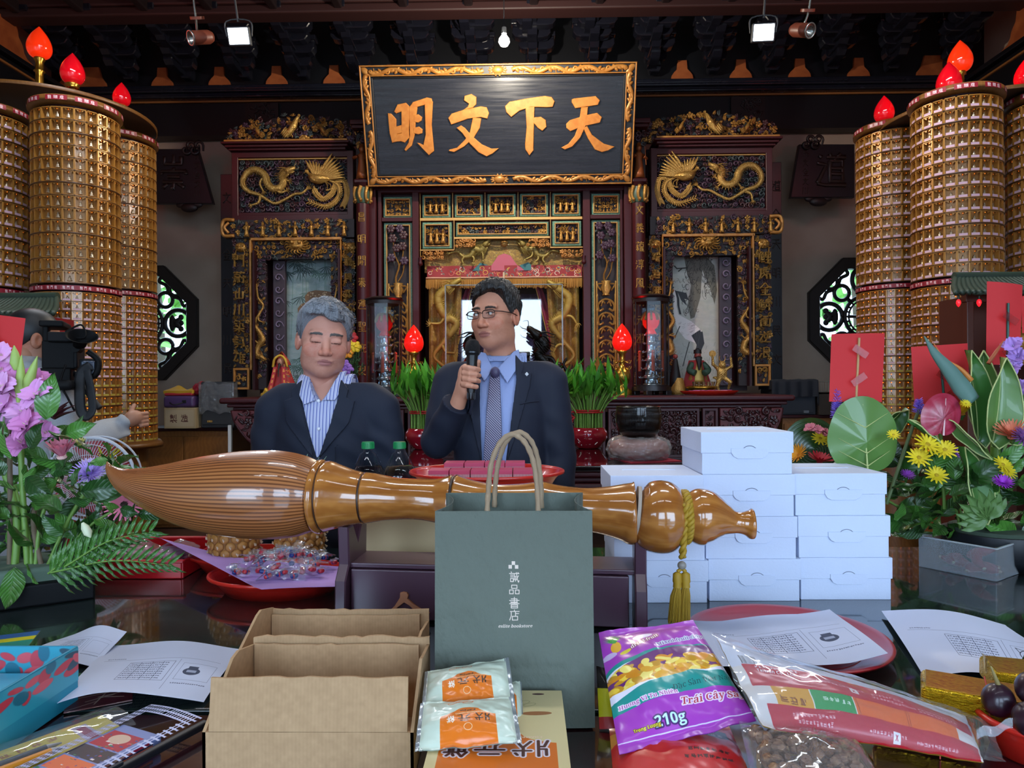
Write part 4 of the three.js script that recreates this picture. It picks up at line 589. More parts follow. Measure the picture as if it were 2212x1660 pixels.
// ---- yellow embroidered curtain
{
const z=7.12,base=onZ(1088,842,z);base.y=ALT;
const t=thing('shrine_curtain','yellow embroidered shrine curtain with dragons and a fringed red band','curtain',base),L=at7(t,z),R=(a,b,c,d)=>rectOf(L,a,b,c,d);
seed(77);
const silk=mat(0xffffff,0.6,{map:canvas(1024,512,(g,w,h)=>{g.fillStyle='#8a6c2a';g.fillRect(0,0,w,h);for (let i=0;i<4600;i++){const x=rnd(0,w),y=rnd(0,h),s=rnd(6,14);g.strokeStyle=pick(['#a88a38','#6e5420','#c0a450','#7c4a24','#5d5230']);g.lineWidth=rnd(1,2.6);g.beginPath();g.arc(x,y,s,rnd(0,6),rnd(2,8));g.stroke();}for (let i=0;i<90;i++){g.fillStyle=pick(['#e9e2c8','#3e5a58','#a8402c']);g.beginPath();g.arc(rnd(0,w),rnd(0,h),3.5,0,7);g.fill();}})});
const red=mat(0xffffff,0.7,{map:canvas(1024,96,(g,w,h)=>{g.fillStyle='#8e2b30';g.fillRect(0,0,w,h);for (let i=0;i<130;i++){const x=rnd(0,w),y=rnd(14,h-14);g.strokeStyle=pick(['#d9c9b4','#c9a54a','#4e7a74','#c06a5a']);g.lineWidth=4;g.beginPath();g.arc(x,y,rnd(5,16),rnd(0,6),rnd(3,8));g.stroke();}})});
const wave=(q,amp,n,zz)=>sheet((u,v)=>[q.x+(u-0.5)*q.w,q.y+(v-0.5)*q.h,zz+sin(u*n*2*PI)*amp],90,8);
const q1=R(918,512,1262,588),q2=R(924,577,1256,602),q3=R(922,603,1256,622);
part('valance',wave(q1,0.008,6,0.03),silk,t);
part('red_band',wave(q2,0.008,6,0.05),red,t);part('cord',sweep([...Array(40)].map((_,i)=>V(q3.x+(i/39-0.5)*q3.w,q3.y+q3.h/2,0.06+sin(i/39*12*PI)*0.008)),0.008,6),mat(0xc79a80,0.7),t);
const fr=[];for (let i=0;i<260;i++){const x=q3.x+(i/259-0.5)*q3.w;fr.push(sweep([[x,q3.y+q3.h/2,0.055+sin(i/259*12*PI)*0.008],[x+rnd(-0.004,0.004),q3.y-q3.h/2+rnd(-0.012,0.01),0.055+rnd(-0.006,0.006)]],0.0032,4));}part('fringe',fr,mat(0xb08038,0.6),t,null,'stuff');
for (const [x0,x1,s] of [[926,1000,1],[1180,1252,-1]]){const q=R(x0,612,x1,842);part('side_curtain',sheet((u,v)=>{const w=lerp(0.78,1,v)*q.w;return [q.x-s*q.w/2+s*u*w,q.y+(v-0.5)*q.h,0.0+sin(u*5*PI)*0.02];},40,20),silk,t);
const thread=mat(0x9a8238,0.5,{metalness:0.3}),K=q.w/115;part('embroidered_dragon',dragon([[90,20,40],[40,60,40],[60,120,40],[100,150,40],[60,210,40],[25,260,40],[70,310,40],[40,350,40]],13,K,s,{cx:60,cy:190,legs:[[0.3,15,150,1],[0.6,95,250,-1]]}).map((g)=>g.translate(q.x,q.y,-0.01)),thread,t);}
const dg=mat(0x857438,0.45,{metalness:0.35});
for (const s of [-1,1]) part('embroidered_dragon',dragon([[-150,-40,50],[-190,0,40],[-240,-10,40],[-270,40,40],[-330,50,40],[-380,10,40],[-440,20,40]],24,q1.w/1300,s,{cx:0,cy:0,legs:[[0.3,-170,80,1],[0.65,-330,110,-1],[0.5,-250,100,1]]}).map((g)=>g.translate(q1.x-0.0,q1.y+0.03,0.02)),dg,t);
part('embroidered_pearl',ball(0.036,q1.x,q1.y+0.1,0.05,1,1,0.5,16),gold,t);
const pet=mat(0xb05468,0.6);part('pink_peak',[flat([[-0.22,-0.17],[-0.13,-0.12],[-0.06,-0.02],[0,0.0],[0.06,-0.02],[0.13,-0.12],[0.22,-0.17]]).translate(q1.x,q1.y,0.05)],pet,t);part('teal_hem',[[-1],[1]].map(([s])=>flat([[s*0.2,-0.17],[s*0.15,-0.12],[s*0.24,-0.09],[s*0.32,-0.17]]).translate(q1.x,q1.y,0.052)),mat(0x2f6a70,0.6),t);
const drape=mat(0x8a2340,0.6),trimM=mat(0xb89a4a,0.5);
for (const s of [-1,1]){const P=(x,y)=>{const a=L(1088+s*x,y);return V(a[0],a[1],-0.12);};part('hanging_drape',sheet((u,v)=>P(lerp(62,68,v)+u*14+(1-v)*(62+u*16),lerp(842,612,v)).add(V(0,0,sin(u*6)*0.02)),8,12),drape,t);part('drape_trim',sweep([P(68,612),P(124,842)].map((p)=>p.add(V(0,0,0.03))),0.005,5),trimM,t);}
const p2=R(1030,620,1150,842);part('inner_drape',sheet((u,v)=>[p2.x+(u-0.5)*p2.w*2.0,p2.y+(v-0.5)*p2.h,-0.6+sin(u*40)*0.02],80,3),mat(0x4a3f63,0.7),t);
part('lamp_cord',cyl(0.01,0.01,0.16,L(1089,610)[0],L(1089,610)[1],0.12,8),mat(0xcdb79a,0.5),t,'pale hanging pull');
}
// ---- the glass front that mirrors the bright court
{
const z=6.62,a=onZ(962,616,z),b=onZ(1216,845,z),w=b.x-a.x,h=a.y-ALT-0.005;
const t=thing('glass_case','clear glass case in the shrine mirroring the bright doorway','glass case',[(a.x+b.x)/2,ALT+0.002,-z]);
const glass=mat(0xffffff,0.02,{transmission:1,thickness:0,ior:1.85});
part('pane',box(w,h,0.004,0,h/2,0),glass,t,'front pane');for (const s of [-1,1]) part('pane',box(0.004,h,0.42,s*w/2,h/2,-0.21),glass,t,'side pane');
part('glass_edge',[-1,1].flatMap((s)=>[rbox(0.012,h,0.012,0.002,s*w/2,h/2,0.004)]).concat(rbox(w,0.01,0.012,0.002,0,h,0.004)),mat(0xb9c4c6,0.15,{transmission:0.7,thickness:0}),t);
}
// ---- the two round columns with gilded couplets
[[786,442,845,'昌明開泰運聖庇黎民',472,47,'round maroon column with gilded characters left of the shrine',1],[1382,440,842,'文義蘊淳風明元道天',456,39.5,'round maroon column with gilded characters right of the shrine',-1]].forEach(([px,y0,y1,text,yc,st,label,s])=>{
const z=6.86,b=onZ(px,y1,z);b.y=ALT;const t=thing('shrine_column',label,'column',b),L=at7(t,z),r=0.062,Y=(p)=>L(px,p)[1];
seed(80+s);
part('shaft',cyl(r,r,Y(y0)-0.03,0,(Y(y0)+0.03)/2,0,28),maroon,t);part('foot',lathe([[r,0],[r*1.3,0],[r*1.35,0.02],[r*1.1,0.05],[r,0.06]],24),maroonDeep,t);
[...text].forEach((ch,i)=>part('gilded_character',rune(ch,0.088,0.1,0.012,0.006,r).map((g)=>g.translate(0,Y(yc+i*st),r)),goldPale,t));
const c0=Y(y0),c1=Y(y0-42);part('capital',lathe([[r*0.8,0],[r*1.05,0.01],[r*1.25,0.08],[r*1.1,0.15],[r*0.85,0.19]],24).translate(0,c0,0),mat(0x2f4a3c,0.5),t);
const lv=[];for (let k=0;k<8;k++){const a=k/8*2*PI;lv.push(tube([[cos(a)*r*1.1,c0+0.01,sin(a)*r*1.1],[cos(a+0.22)*r*1.35,c0+0.08,sin(a+0.22)*r*1.35],[cos(a)*r*1.3,c0+0.16,sin(a)*r*1.3]],[0.012,0.018],10,6),ball(0.016,cos(a)*r*1.3,c0+0.03,sin(a)*r*1.3));}part('capital_leaves',lv,gold,t);
part('pedestal',[rbox(0.15,0.05,0.15,0.02,0,c1+0.02,0),cyl(0.09,0.06,0.05,0,c1-0.02,0,16)],maroonDeep,t);
const fg=figure(0.34,0.6).map((g)=>g.translate(0,c1+0.05,0.02));part('carved_warrior',fg,mat(0x8a4a22,0.4,{metalness:0.3}),t);part('backdrop',rbox(0.16,0.56,0.05,0.01,0,c1+0.28,-0.08),groundMat,t);
const o=carve(0.15,0.2,0.05,[2,4,3,2],'cls');shift(o,0,c1+0.46,-0.03);addCarving(o,t);
part('abacus',[rbox(0.2,0.045,0.2,0.008,0,c1+0.58,0),rbox(0.17,0.03,0.17,0.006,0,c1+0.54,0)],maroon,t);
});
// ---- high altar table
{
const zf=6.0,xl=onZ(474,850,zf).x,xr=onZ(1717,847,zf).x,cx=(xl+xr)/2,w=xr-xl,D=1.35;
const t=thing('altar_table','long high maroon altar table with carved front panels','table',[cx,0,-zf]);
seed(90);
part('table_top',[rbox(w,0.05,D+0.05,0.022,0,ALT-0.025,-D/2),rbox(w-0.12,0.03,D,0.01,0,ALT-0.066,-D/2),rbox(w-0.2,0.025,D-0.06,0.008,0,ALT-0.094,-D/2)],maroon,t);
part('runner',rbox(w*0.72,0.004,0.5,0.002,0.1,ALT+0.002,-0.3),mat(0x0d0b0d,0.12),t);
const dark=mat(0x2e0e12,0.3),ground=mat(0x5c1a1e,0.5),X=(px)=>onZ(px,900,zf).x-cx,top=ALT-0.108;
const carved=(px0,px1,ht,nm)=>{const a=X(px0),b=X(px1),q={x:(a+b)/2,y:top-ht/2,w:b-a,h:ht},p=part(nm,[frameRect(q,0.025,0.04,-0.05)],maroon,t);part('panel_ground',panelRect({...q,w:q.w-0.04,h:q.h-0.04},0.02,-0.05),ground,p);const o=carve(q.w-0.05,q.h-0.05,0.055,[1,0,0,0],'clsb');part('dark_carving',shift(o,q.x,q.y,-0.04)[0],dark,p,null,'stuff');};
carved(765,872,0.36,'carved_panel');carved(880,1220,0.36,'carved_panel');carved(1228,1308,0.36,'carved_panel');carved(1314,1512,0.36,'carved_panel');carved(1518,1552,0.36,'carved_panel');carved(700,758,0.36,'carved_panel');
for (const s of [-1,1]){const a=s<0?X(497):X(1693),b=s<0?X(694):X(1556),W=abs(b-a),sh=[[0,0],[W,0],[W,-0.5],[W*0.72,-0.47],[W*0.42,-0.38],[W*0.18,-0.25],[W*0.04,-0.1]].map(([x,y])=>[a-s*x,top+y]);const p=part('curved_apron',extrude(sh,0.05,0.006).translate(0,0,-0.07),ground,t);const o=carve(W,0.5,0.06,[1,0,0,0],'clsb')[0].filter((g)=>{g.computeBoundingSphere();const c=g.boundingSphere.center;return poly2(sh.map(([x,y])=>[x-a+s*W/2,y-top+0.25]),c.x,c.y)<-0.02;});part('dark_carving',o.map((g)=>g.clone().applyMatrix4(new THREE.Matrix4().makeTranslation(a-s*W/2,top-0.25,-0.02))),dark,p,null,'stuff');part('apron_edge',sweep(smoothPts(sh.slice(2).concat([sh[0]]).map(([x,y])=>[x,y,-0.03]),30),0.012,6),maroon,p);}
part('lower_rail',rbox(w*0.8,0.06,0.06,0.01,0,top-0.39,-0.05),maroon,t);
for (const x of [-w*0.36,w*0.36]) for (const z of [-0.12,-D+0.12]) part('leg',rbox(0.1,ALT-0.1,0.1,0.015,x,(ALT-0.1)/2,z),maroon,t);
part('back_skirt',box(w*0.8,0.7,0.03,0,ALT-0.5,-0.4),maroonDeep,t);
}
// ---- lower table in front of it with a black mirror-like top
{
const H=0.97,z0=3.62,z1=5.98,x0=-1.18,x1=1.25,t=thing('offering_table','lower maroon offering table with glossy black top behind the two men','table',[(x0+x1)/2,0,-(z0+z1)/2]),w=x1-x0,d=z1-z0;
part('table_top',rbox(w,0.03,d,0.006,0,H-0.015,0),mat(0x141112,0.07,{clearcoat:1,clearcoatRoughness:0.03}),t);
part('edge_moulding',[rbox(w-0.01,0.03,d-0.01,0.012,0,H-0.045,0),rbox(w-0.05,0.03,d-0.05,0.012,0,H-0.075,0),rbox(w-0.02,0.04,d-0.02,0.018,0,H-0.11,0),rbox(w-0.1,0.16,d-0.1,0.01,0,H-0.2,0)],maroon,t);
for (const a of [-1,1]) for (const b of [-1,1]) part('leg',rbox(0.1,H-0.1,0.1,0.012,a*(w/2-0.1),(H-0.1)/2,b*(d/2-0.1)),maroon,t);
}
// ---------------------------------------------------------------- towers of small lamp niches
const wood=mat(0x7c5428,0.4,{metres:true,map:rep(grainTex(hex(0xd8c8b4),hex(0xffffff),6,24),1.5)});
const plastic=mat(0xb07a34,0.3,{metalness:0.25,clearcoat:0.5,clearcoatRoughness:0.1}),backing=mat(0x96682c,0.3,{metalness:0.3,clearcoat:0.6,clearcoatRoughness:0.12}),silverFig=mat(0xb8a68c,0.28,{metalness:0.45}),glowBulb=mat(0xe08030,0.5,{emissive:0xff7a1c,emissiveIntensity:1.6});
const pinkTag=mat(0xc8a4b4,0.6),yellowTag=mat(0xa8983c,0.6),redTag=mat(0x8a1c2a,0.5);
function nicheGeo(w,h,bulb,tagged){
const t=w*0.075,d=0.028,a=[box(w,t,d,0,h/2-t/2,0),box(w,t,d,0,-h/2+t/2,0),box(t,h,d,-w/2+t/2,0,0),box(t,h,d,w/2-t/2,0,0)];
for (const s of [-1,1]) a.push(flat([[0,0],[s*w*0.3,0],[s*w*0.3,-h*0.16]]).translate(-s*w*0.43,h*0.43,d*0.3));
const b=[box(w,h,0.004,0,0,-d*0.62)],s=h*0.4,f=[lathe([[0,0],[s*0.42,0.0],[s*0.46,s*0.16],[s*0.28,s*0.3],[s*0.3,s*0.62],[s*0.12,s*0.82]],7).scale(1,1,0.55).translate(0,-h*0.33,-d*0.2),ball(s*0.15,0,-h*0.33+s*0.96,-d*0.2,1,1.1,1,6),place(new THREE.CircleGeometry(s*0.5,10),0,-h*0.33+s*0.75,-d*0.55)];
const list=[merge(a),merge(b),merge(f)];const mats=[plastic,backing,silverFig];
list.push(bulb?ball(h*0.05,0,h*0.3,0,1,1.3,1,6):ball(h*0.03,0,h*0.36,0,1,1,1,5));mats.push(glowBulb);
if (tagged){list.push(box(w*0.72,h*0.2,0.002,0,-h*0.34,d*0.42));mats.push(tagged);}
const g=merge(list);let k=0;list.forEach((q,i)=>{const n=q.index?q.index.count:q.attributes.position.count;g.addGroup(k,n,i);k+=n;});
return [g,mats];
}
const tierTag=(text)=>mat(0xffffff,0.4,{map:canvas(192,40,(g,w,h)=>{g.fillStyle='#8c1a2a';g.fillRect(0,0,w,h);[...text].forEach((c,i)=>ink(g,c,22+i*54,5,36,30,3,'#f0dede'));})});
const tagTop=tierTag('龍頭燈'),tagMid=tierTag('龍門燈');
const nUpper=nicheGeo(0.0733,0.0855,false,null),nUpperTag=nicheGeo(0.0733,0.0855,false,pinkTag),nLow=nicheGeo(0.0628,0.0655,true,pinkTag),nLowY=nicheGeo(0.0628,0.0655,true,yellowTag);
function tower(x,z,label,tagged,top=3.42){
const R=0.28,t=thing('lamp_tower',label,'lamp tower',[x,0,-z],0,'round towers of small gilded lamp niches'),all=[],face=Math.atan2(0.12-x,z);
const Y0=top-0.06,YM=Y0-14*0.0885-0.02;
const bands=[];
for (let r=0;r<14;r++){const y=Y0-0.045-r*0.0885;for (let k=0;k<24;k++) all.push([y,(k+0.5)/24*2*PI,tagged?nUpperTag:nUpper]);bands.push(y-0.044);}
for (let r=0;r<18;r++){const y=YM-0.075-r*0.0675;for (let k=0;k<28;k++) all.push([y,(k+0.5)/28*2*PI,r<9?nLow:nLowY]);bands.push(y-0.034);}
const yb=YM-0.075-17.5*0.0675;
part('core',[cyl(R-0.035,R-0.035,top-yb,0,(top+yb)/2,0,40)],maroonDeep,t);
part('cap_ring',lathe([[0,0.05],[R+0.02,0.05],[R+0.025,0],[R-0.04,-0.005]],44).translate(0,top-0.03,0),wood,t);
part('base_ring',lathe([[0,0.02],[R+0.03,0.02],[R+0.05,-0.01],[R+0.05,-0.04],[R*0.6,-0.05]],44).translate(0,yb-0.02,0),wood,t);
const ringM=mat(0x4a2c14,0.4),rg=bands.map((y,i)=>place(new THREE.TorusGeometry(R+0.008,i % 4===1?0.0055:0.003,5,48),0,y,0,PI/2));rg.forEach((g)=>part('tier_ring',g,ringM,t));
part('red_band',cyl(R+0.012,R+0.012,0.034,0,YM-0.014,0,44,0,0,0,true),redTag,t);
const label3=(y,a,m,w,h)=>{const n=5,g=sheet((u,v)=>{const q=a+(u-0.5)*w/R;return [sin(q)*(R+0.027),y+(v-0.5)*h,cos(q)*(R+0.027)];},n,1);part('tier_label',g,m,t);};
for (let k=0;k<8;k++) label3(top-0.005,face+(k-3.5)*0.62-0.1,tagTop,0.13,0.034);
for (let k=0;k<12;k++){const y=YM-0.014,a=face+(k-5.5)*0.36;part('tier_label',sheet((u,v)=>{const q=a+(u-0.5)*0.09/R;return [sin(q)*(R+0.014),y+(v-0.5)*0.03,cos(q)*(R+0.014)];},4,1),tagMid,t);}
part('pedestal',[cyl(R*0.75,R*0.8,max(0.05,yb-0.07),0,max(0.05,yb-0.07)/2,0,32),cyl(R+0.12,R+0.12,0.04,0,0.02,0,36)],wood,t);
const off=(a)=>cos(a-face);all.sort((p,q)=>off(q[1])-off(p[1]));
const M=([y,a])=>new THREE.Matrix4().makeRotationY(a).setPosition(sin(a)*(R-0.008),y,cos(a)*(R-0.008));
all.slice(0,300).forEach((n)=>{const o=part('lamp_niche',n[2][0],n[2][1],t);o.applyMatrix4(M(n));});
for (const kind of [nUpper,nUpperTag,nLow,nLowY]){const rest=all.slice(300).filter((n)=>n[2]===kind&&off(n[1])>-0.25);if (!rest.length) continue;const im=new THREE.InstancedMesh(kind[0],kind[1],rest.length);rest.forEach((n,i)=>im.setMatrixAt(i,M(n)));im.name='lamp_niches';im.userData.kind='stuff';t.add(im);}
}
tower(-3.19,5.2,'left round lamp tower nearest the camera beside the video cameraman',false);
tower(-3.36,6.05,'left lamp tower at the back against the left eight-sided window',false,3.5);
tower(-3.9,5.22,'lamp tower cut off by the left edge of the photo',true);
tower(3.25,5.2,'right round lamp tower nearest the camera behind the red cards',true);
tower(3.24,6.05,'right lamp tower at the back against the right eight-sided window',true,3.5);
tower(3.96,5.22,'lamp tower cut off by the right edge of the photo',true);
const plank=mat(0x4e3826,0.55,{metres:true});
[[-3.75,3.6,'left',-1],[3.8,3.47,'right',1]].forEach(([x,y,s])=>{const t=thing('tower_canopy','thin round wooden canopy board over the ' + s + ' lamp towers','canopy',[x,y,-5.8]);part('board',cyl(0.75,0.75,0.022,0,0,0,56),plank,t);part('edge_band',lathe([[0.752,-0.014],[0.76,-0.012],[0.76,0.012],[0.752,0.014]],56),wood,t);part('post',cyl(0.07,0.07,y-0.02,0,-y/2,0,16),plank,t);});
// lotus-bud lamps on brass stands
const budShape=[[0.0,0],[0.028,0.0],[0.05,0.012],[0.064,0.045],[0.06,0.085],[0.042,0.125],[0.018,0.158],[0.003,0.176]];
function budLamp(px,py,z,s,label,color,em,stand,group,glow=0){
const p=onZ(px,py,z),t=thing('lotus_lamp',label,'lamp',p,0,group);
part('shade',lathe(smoothPts(budShape,24).map((q)=>[q.x*s,q.y*s]),28),mat(color,0.12,{emissive:color,emissiveIntensity:em,clearcoat:1,clearcoatRoughness:0.05}),t);
const st=stand==='tall'?[[0.026,0],[0.03,-0.012],[0.02,-0.025],[0.021,-0.07],[0.03,-0.078],[0.02,-0.086],[0.02,-0.15],[0.034,-0.165],[0.034,-0.18]]:stand==='altar'?[[0.026,0],[0.034,-0.01],[0.02,-0.024],[0.016,-0.06],[0.028,-0.07],[0.018,-0.08],[0.02,-0.1],[0.05,-0.13],[0.056,-0.17],[0.042,-0.21],[0.024,-0.23],[0.06,-0.26],[0.066,-0.29]]:[[0.03,0],[0.04,-0.006],[0.03,-0.016],[0.036,-0.03]];
part('stand',lathe(st.map(([r,y])=>[r*s,y*s]),26),brass,t);
if (stand!=='altar') part('pole',cyl(0.018*s,0.024*s,0.3,0,-0.15-0.02*s,0,14),brass,t);
if (stand==='altar'){const hooks=[];for (let k=0;k<16;k++){const a=k % 8/8*2*PI,y=(k<8?-0.07:-0.11)*s;hooks.push(tube([[cos(a)*0.025*s,y,sin(a)*0.025*s],[cos(a)*0.05*s,y-0.012*s,sin(a)*0.05*s],[cos(a)*0.058*s,y+0.008*s,sin(a)*0.058*s]],0.0025*s,8,5));}part('hook',hooks,brass,t,null,'stuff');}
if (glow){const l=new THREE.PointLight(color,glow);l.name='lotus_glow';l.position.y=0.07*s;l.shadow.radius=2;l.castShadow=true;t.add(l);}
}
budLamp(85,125,5.5,1.38,'orange-red lotus lamp on a tall brass stand at far left',0xf0300c,0.42,'tall','lotus lamps on the canopies',0.5);
budLamp(157,181,5.35,1.32,'red lotus lamp on the canopy above the left front tower',0xd00a1a,0.22,'low','lotus lamps on the canopies');
budLamp(263,228,5.95,1.1,'small red lotus lamp peeping over the left canopy edge',0xd00a1a,0.22,'low','lotus lamps on the canopies');
budLamp(2074,155,5.5,1.36,'orange-red lotus lamp on a tall brass stand at far right',0xf0300c,0.42,'tall','lotus lamps on the canopies',0.5);
budLamp(2050,203,5.35,1.35,'red lotus lamp in front of the tall orange one at right',0xd00a1a,0.22,'low','lotus lamps on the canopies');
budLamp(1910,263,5.95,1.22,'red lotus lamp above the right back tower',0xd00a1a,0.22,'low','lotus lamps on the canopies');
budLamp(2218,190,5.4,1.3,'red lotus lamp cut off by the right edge',0xd00a1a,0.22,'low','lotus lamps on the canopies');
// small tile-roofed shrines with red bulbs, at both edges
[[-1,4.3,'small red shrine with green tiled roof at the left edge'],[1,4.3,'small red shrine with green tiled roof behind the tall red card']].forEach(([s,z,label])=>{
const e=s<0?onZ(116,678,z+0.1):onZ(2064,634,z+0.1),t=thing('roofed_shrine',label,'shrine',[e.x+s*0.42,0,-z-0.25]),y=e.y;
const tileM=mat(0x2c3c30,0.45),redM=mat(0x7a1a1c,0.4);
for (let k=0;k<24;k++) part('roof_tile_row',sweep(smoothPts([[-0.42+k*0.0365,y,0.16],[(-0.42+k*0.0365)*0.86,y+0.05,0.04],[(-0.42+k*0.0365)*0.64,y+0.13,-0.1]],6),0.0185,6),tileM,t);
part('roof_board',box(0.6,0.01,0.3,0,y+0.055,0.03,0.42),tileM,t);
part('ridge',cyl(0.028,0.028,0.56,0,y+0.14,-0.1,12,0,0,PI/2),tileM,t);
part('cabin',[box(0.5,y,0.03,0,y/2,-0.3),...[-1,1].map((k)=>rbox(0.045,y,0.045,0.006,k*0.25,y/2,0.0)),rbox(0.56,0.06,0.05,0.006,0,y-0.01,0.0),box(0.02,y,0.3,-0.25,y/2,-0.15),box(0.02,y,0.3,0.25,y/2,-0.15)],s<0?redM:mat(0x4a2216,0.4),t);
const bm=mat(0xff2a30,0.15,{emissive:0xff1420,emissiveIntensity:1.1,clearcoat:1});
for (let k=0;k<7;k++){const x=-0.39+k*0.125,b=part('red_bulb',lathe([[0,-0.032],[0.008,-0.024],[0.014,-0.008],[0.012,0.006],[0.006,0.014]],14).translate(x,y-0.05,0.13),bm,t);part('socket',cyl(0.006,0.006,0.028,x,y-0.022,0.13,8),tileM,b);}
if (s>0) part('gilded_lantern',[ball(0.085,0.09,y-0.3,0.02,1,1.1,1,14),lathe([[0.03,0.1],[0.06,0.12],[0.02,0.15]],12).translate(0.09,y-0.3,0.02),lathe([[0.05,-0.08],[0.07,-0.11],[0.02,-0.14]],12).translate(0.09,y-0.3,0.02)],gold,t);
});
// ---------------------------------------------------------------- back wall: leaning boards, couplets, loudspeakers, cabinets and boxes
{
const board=mat(0x10131c,0.4),relief=mat(0x2c1d1a,0.4),z=7.78;
[[[330,326],[432,326],[465,443],[326,443],'崇',382,378,'dark carved name board on the wall left of the shrine',412,446,410,330],[[1722,316],[1840,316],[1840,430],[1703,430],'道',1790,372,'dark carved name board on the wall right of the shrine',1765,433,1735,318]].forEach(([a,b,c,d,ch,gx,gy,label,kx,ky,ox,oy])=>{
const p=onZ((a[0]+b[0])/2,d[1],z),t=thing('name_board',label,'plaque',p),P=(q)=>{const v=onZ(q[0],q[1],z).sub(t.position);return [v.x,v.y];};
part('board',extrude([a,b,c,d].map(P),0.06,0.006),board,t);const g=P([gx,gy]);part('raised_character',rune(ch,0.34,0.4,0.05,0.02).map((q)=>q.translate(g[0],g[1],0.065)),relief,t);
seed(3);const sm=[];for (let i=0;i<5;i++){const q=P([gx+(ch==='道'?-55:50),gy-36+i*20]);sm.push(...rune(pick(['文','金','民','川']),0.07,0.08,0.009,0.008).map((o)=>o.translate(q[0],q[1],0.065)));}part('raised_character',sm,relief,t);
const k=P([kx,ky]);part('carved_foot',[ball(0.1,k[0],k[1]-0.02,0.03,1,0.55,0.4,14),ball(0.06,k[0]-0.09,k[1]+0.01,0.03,1,0.6,0.4),ball(0.06,k[0]+0.09,k[1]+0.01,0.03,1,0.6,0.4)],darkWood,t);
const o=P([ox,oy]);part('cloud_ornament',[0,1,2,3].map((i)=>place(curl(0.1,1.1,i % 2?1:-1),o[0]+i*0.045,o[1]+(i % 2)*0.05,0.06)),darkWood,t);
part('wall_hook',tube([[P([gx,a[1]])[0],P([gx,a[1]])[1],0.02],[P([gx,a[1]])[0]-0.05,P([gx,a[1]])[1]+0.06,-0.2],[P([gx,a[1]])[0]-0.05,P([gx,a[1]])[1]+0.05,z-WZ+0.03]],0.008,8),darkWood,t);
});
[[478,378,508,842,'tall black couplet board behind the left shrine cabinet'],[1662,352,1689,842,'tall black couplet board behind the right shrine cabinet']].forEach(([x0,y0,x1,y1,label],k)=>{const a=onZ(x0,y0,7.45),b=onZ(x1,y1,7.45),t=thing('couplet_board',label,'board',[(a.x+b.x)/2,0,-7.45]);part('board',rbox(b.x-a.x,a.y,0.05,0.006,0,a.y/2,0),board,t);for (let i=0;i<7;i++) part('raised_character',rune(['文','道','金','天','明','川','民'][(i+k) % 7],0.1,0.12,0.012,0.008).map((g)=>g.translate(0,a.y-0.25-i*0.3,0.028)),relief,t);});
}
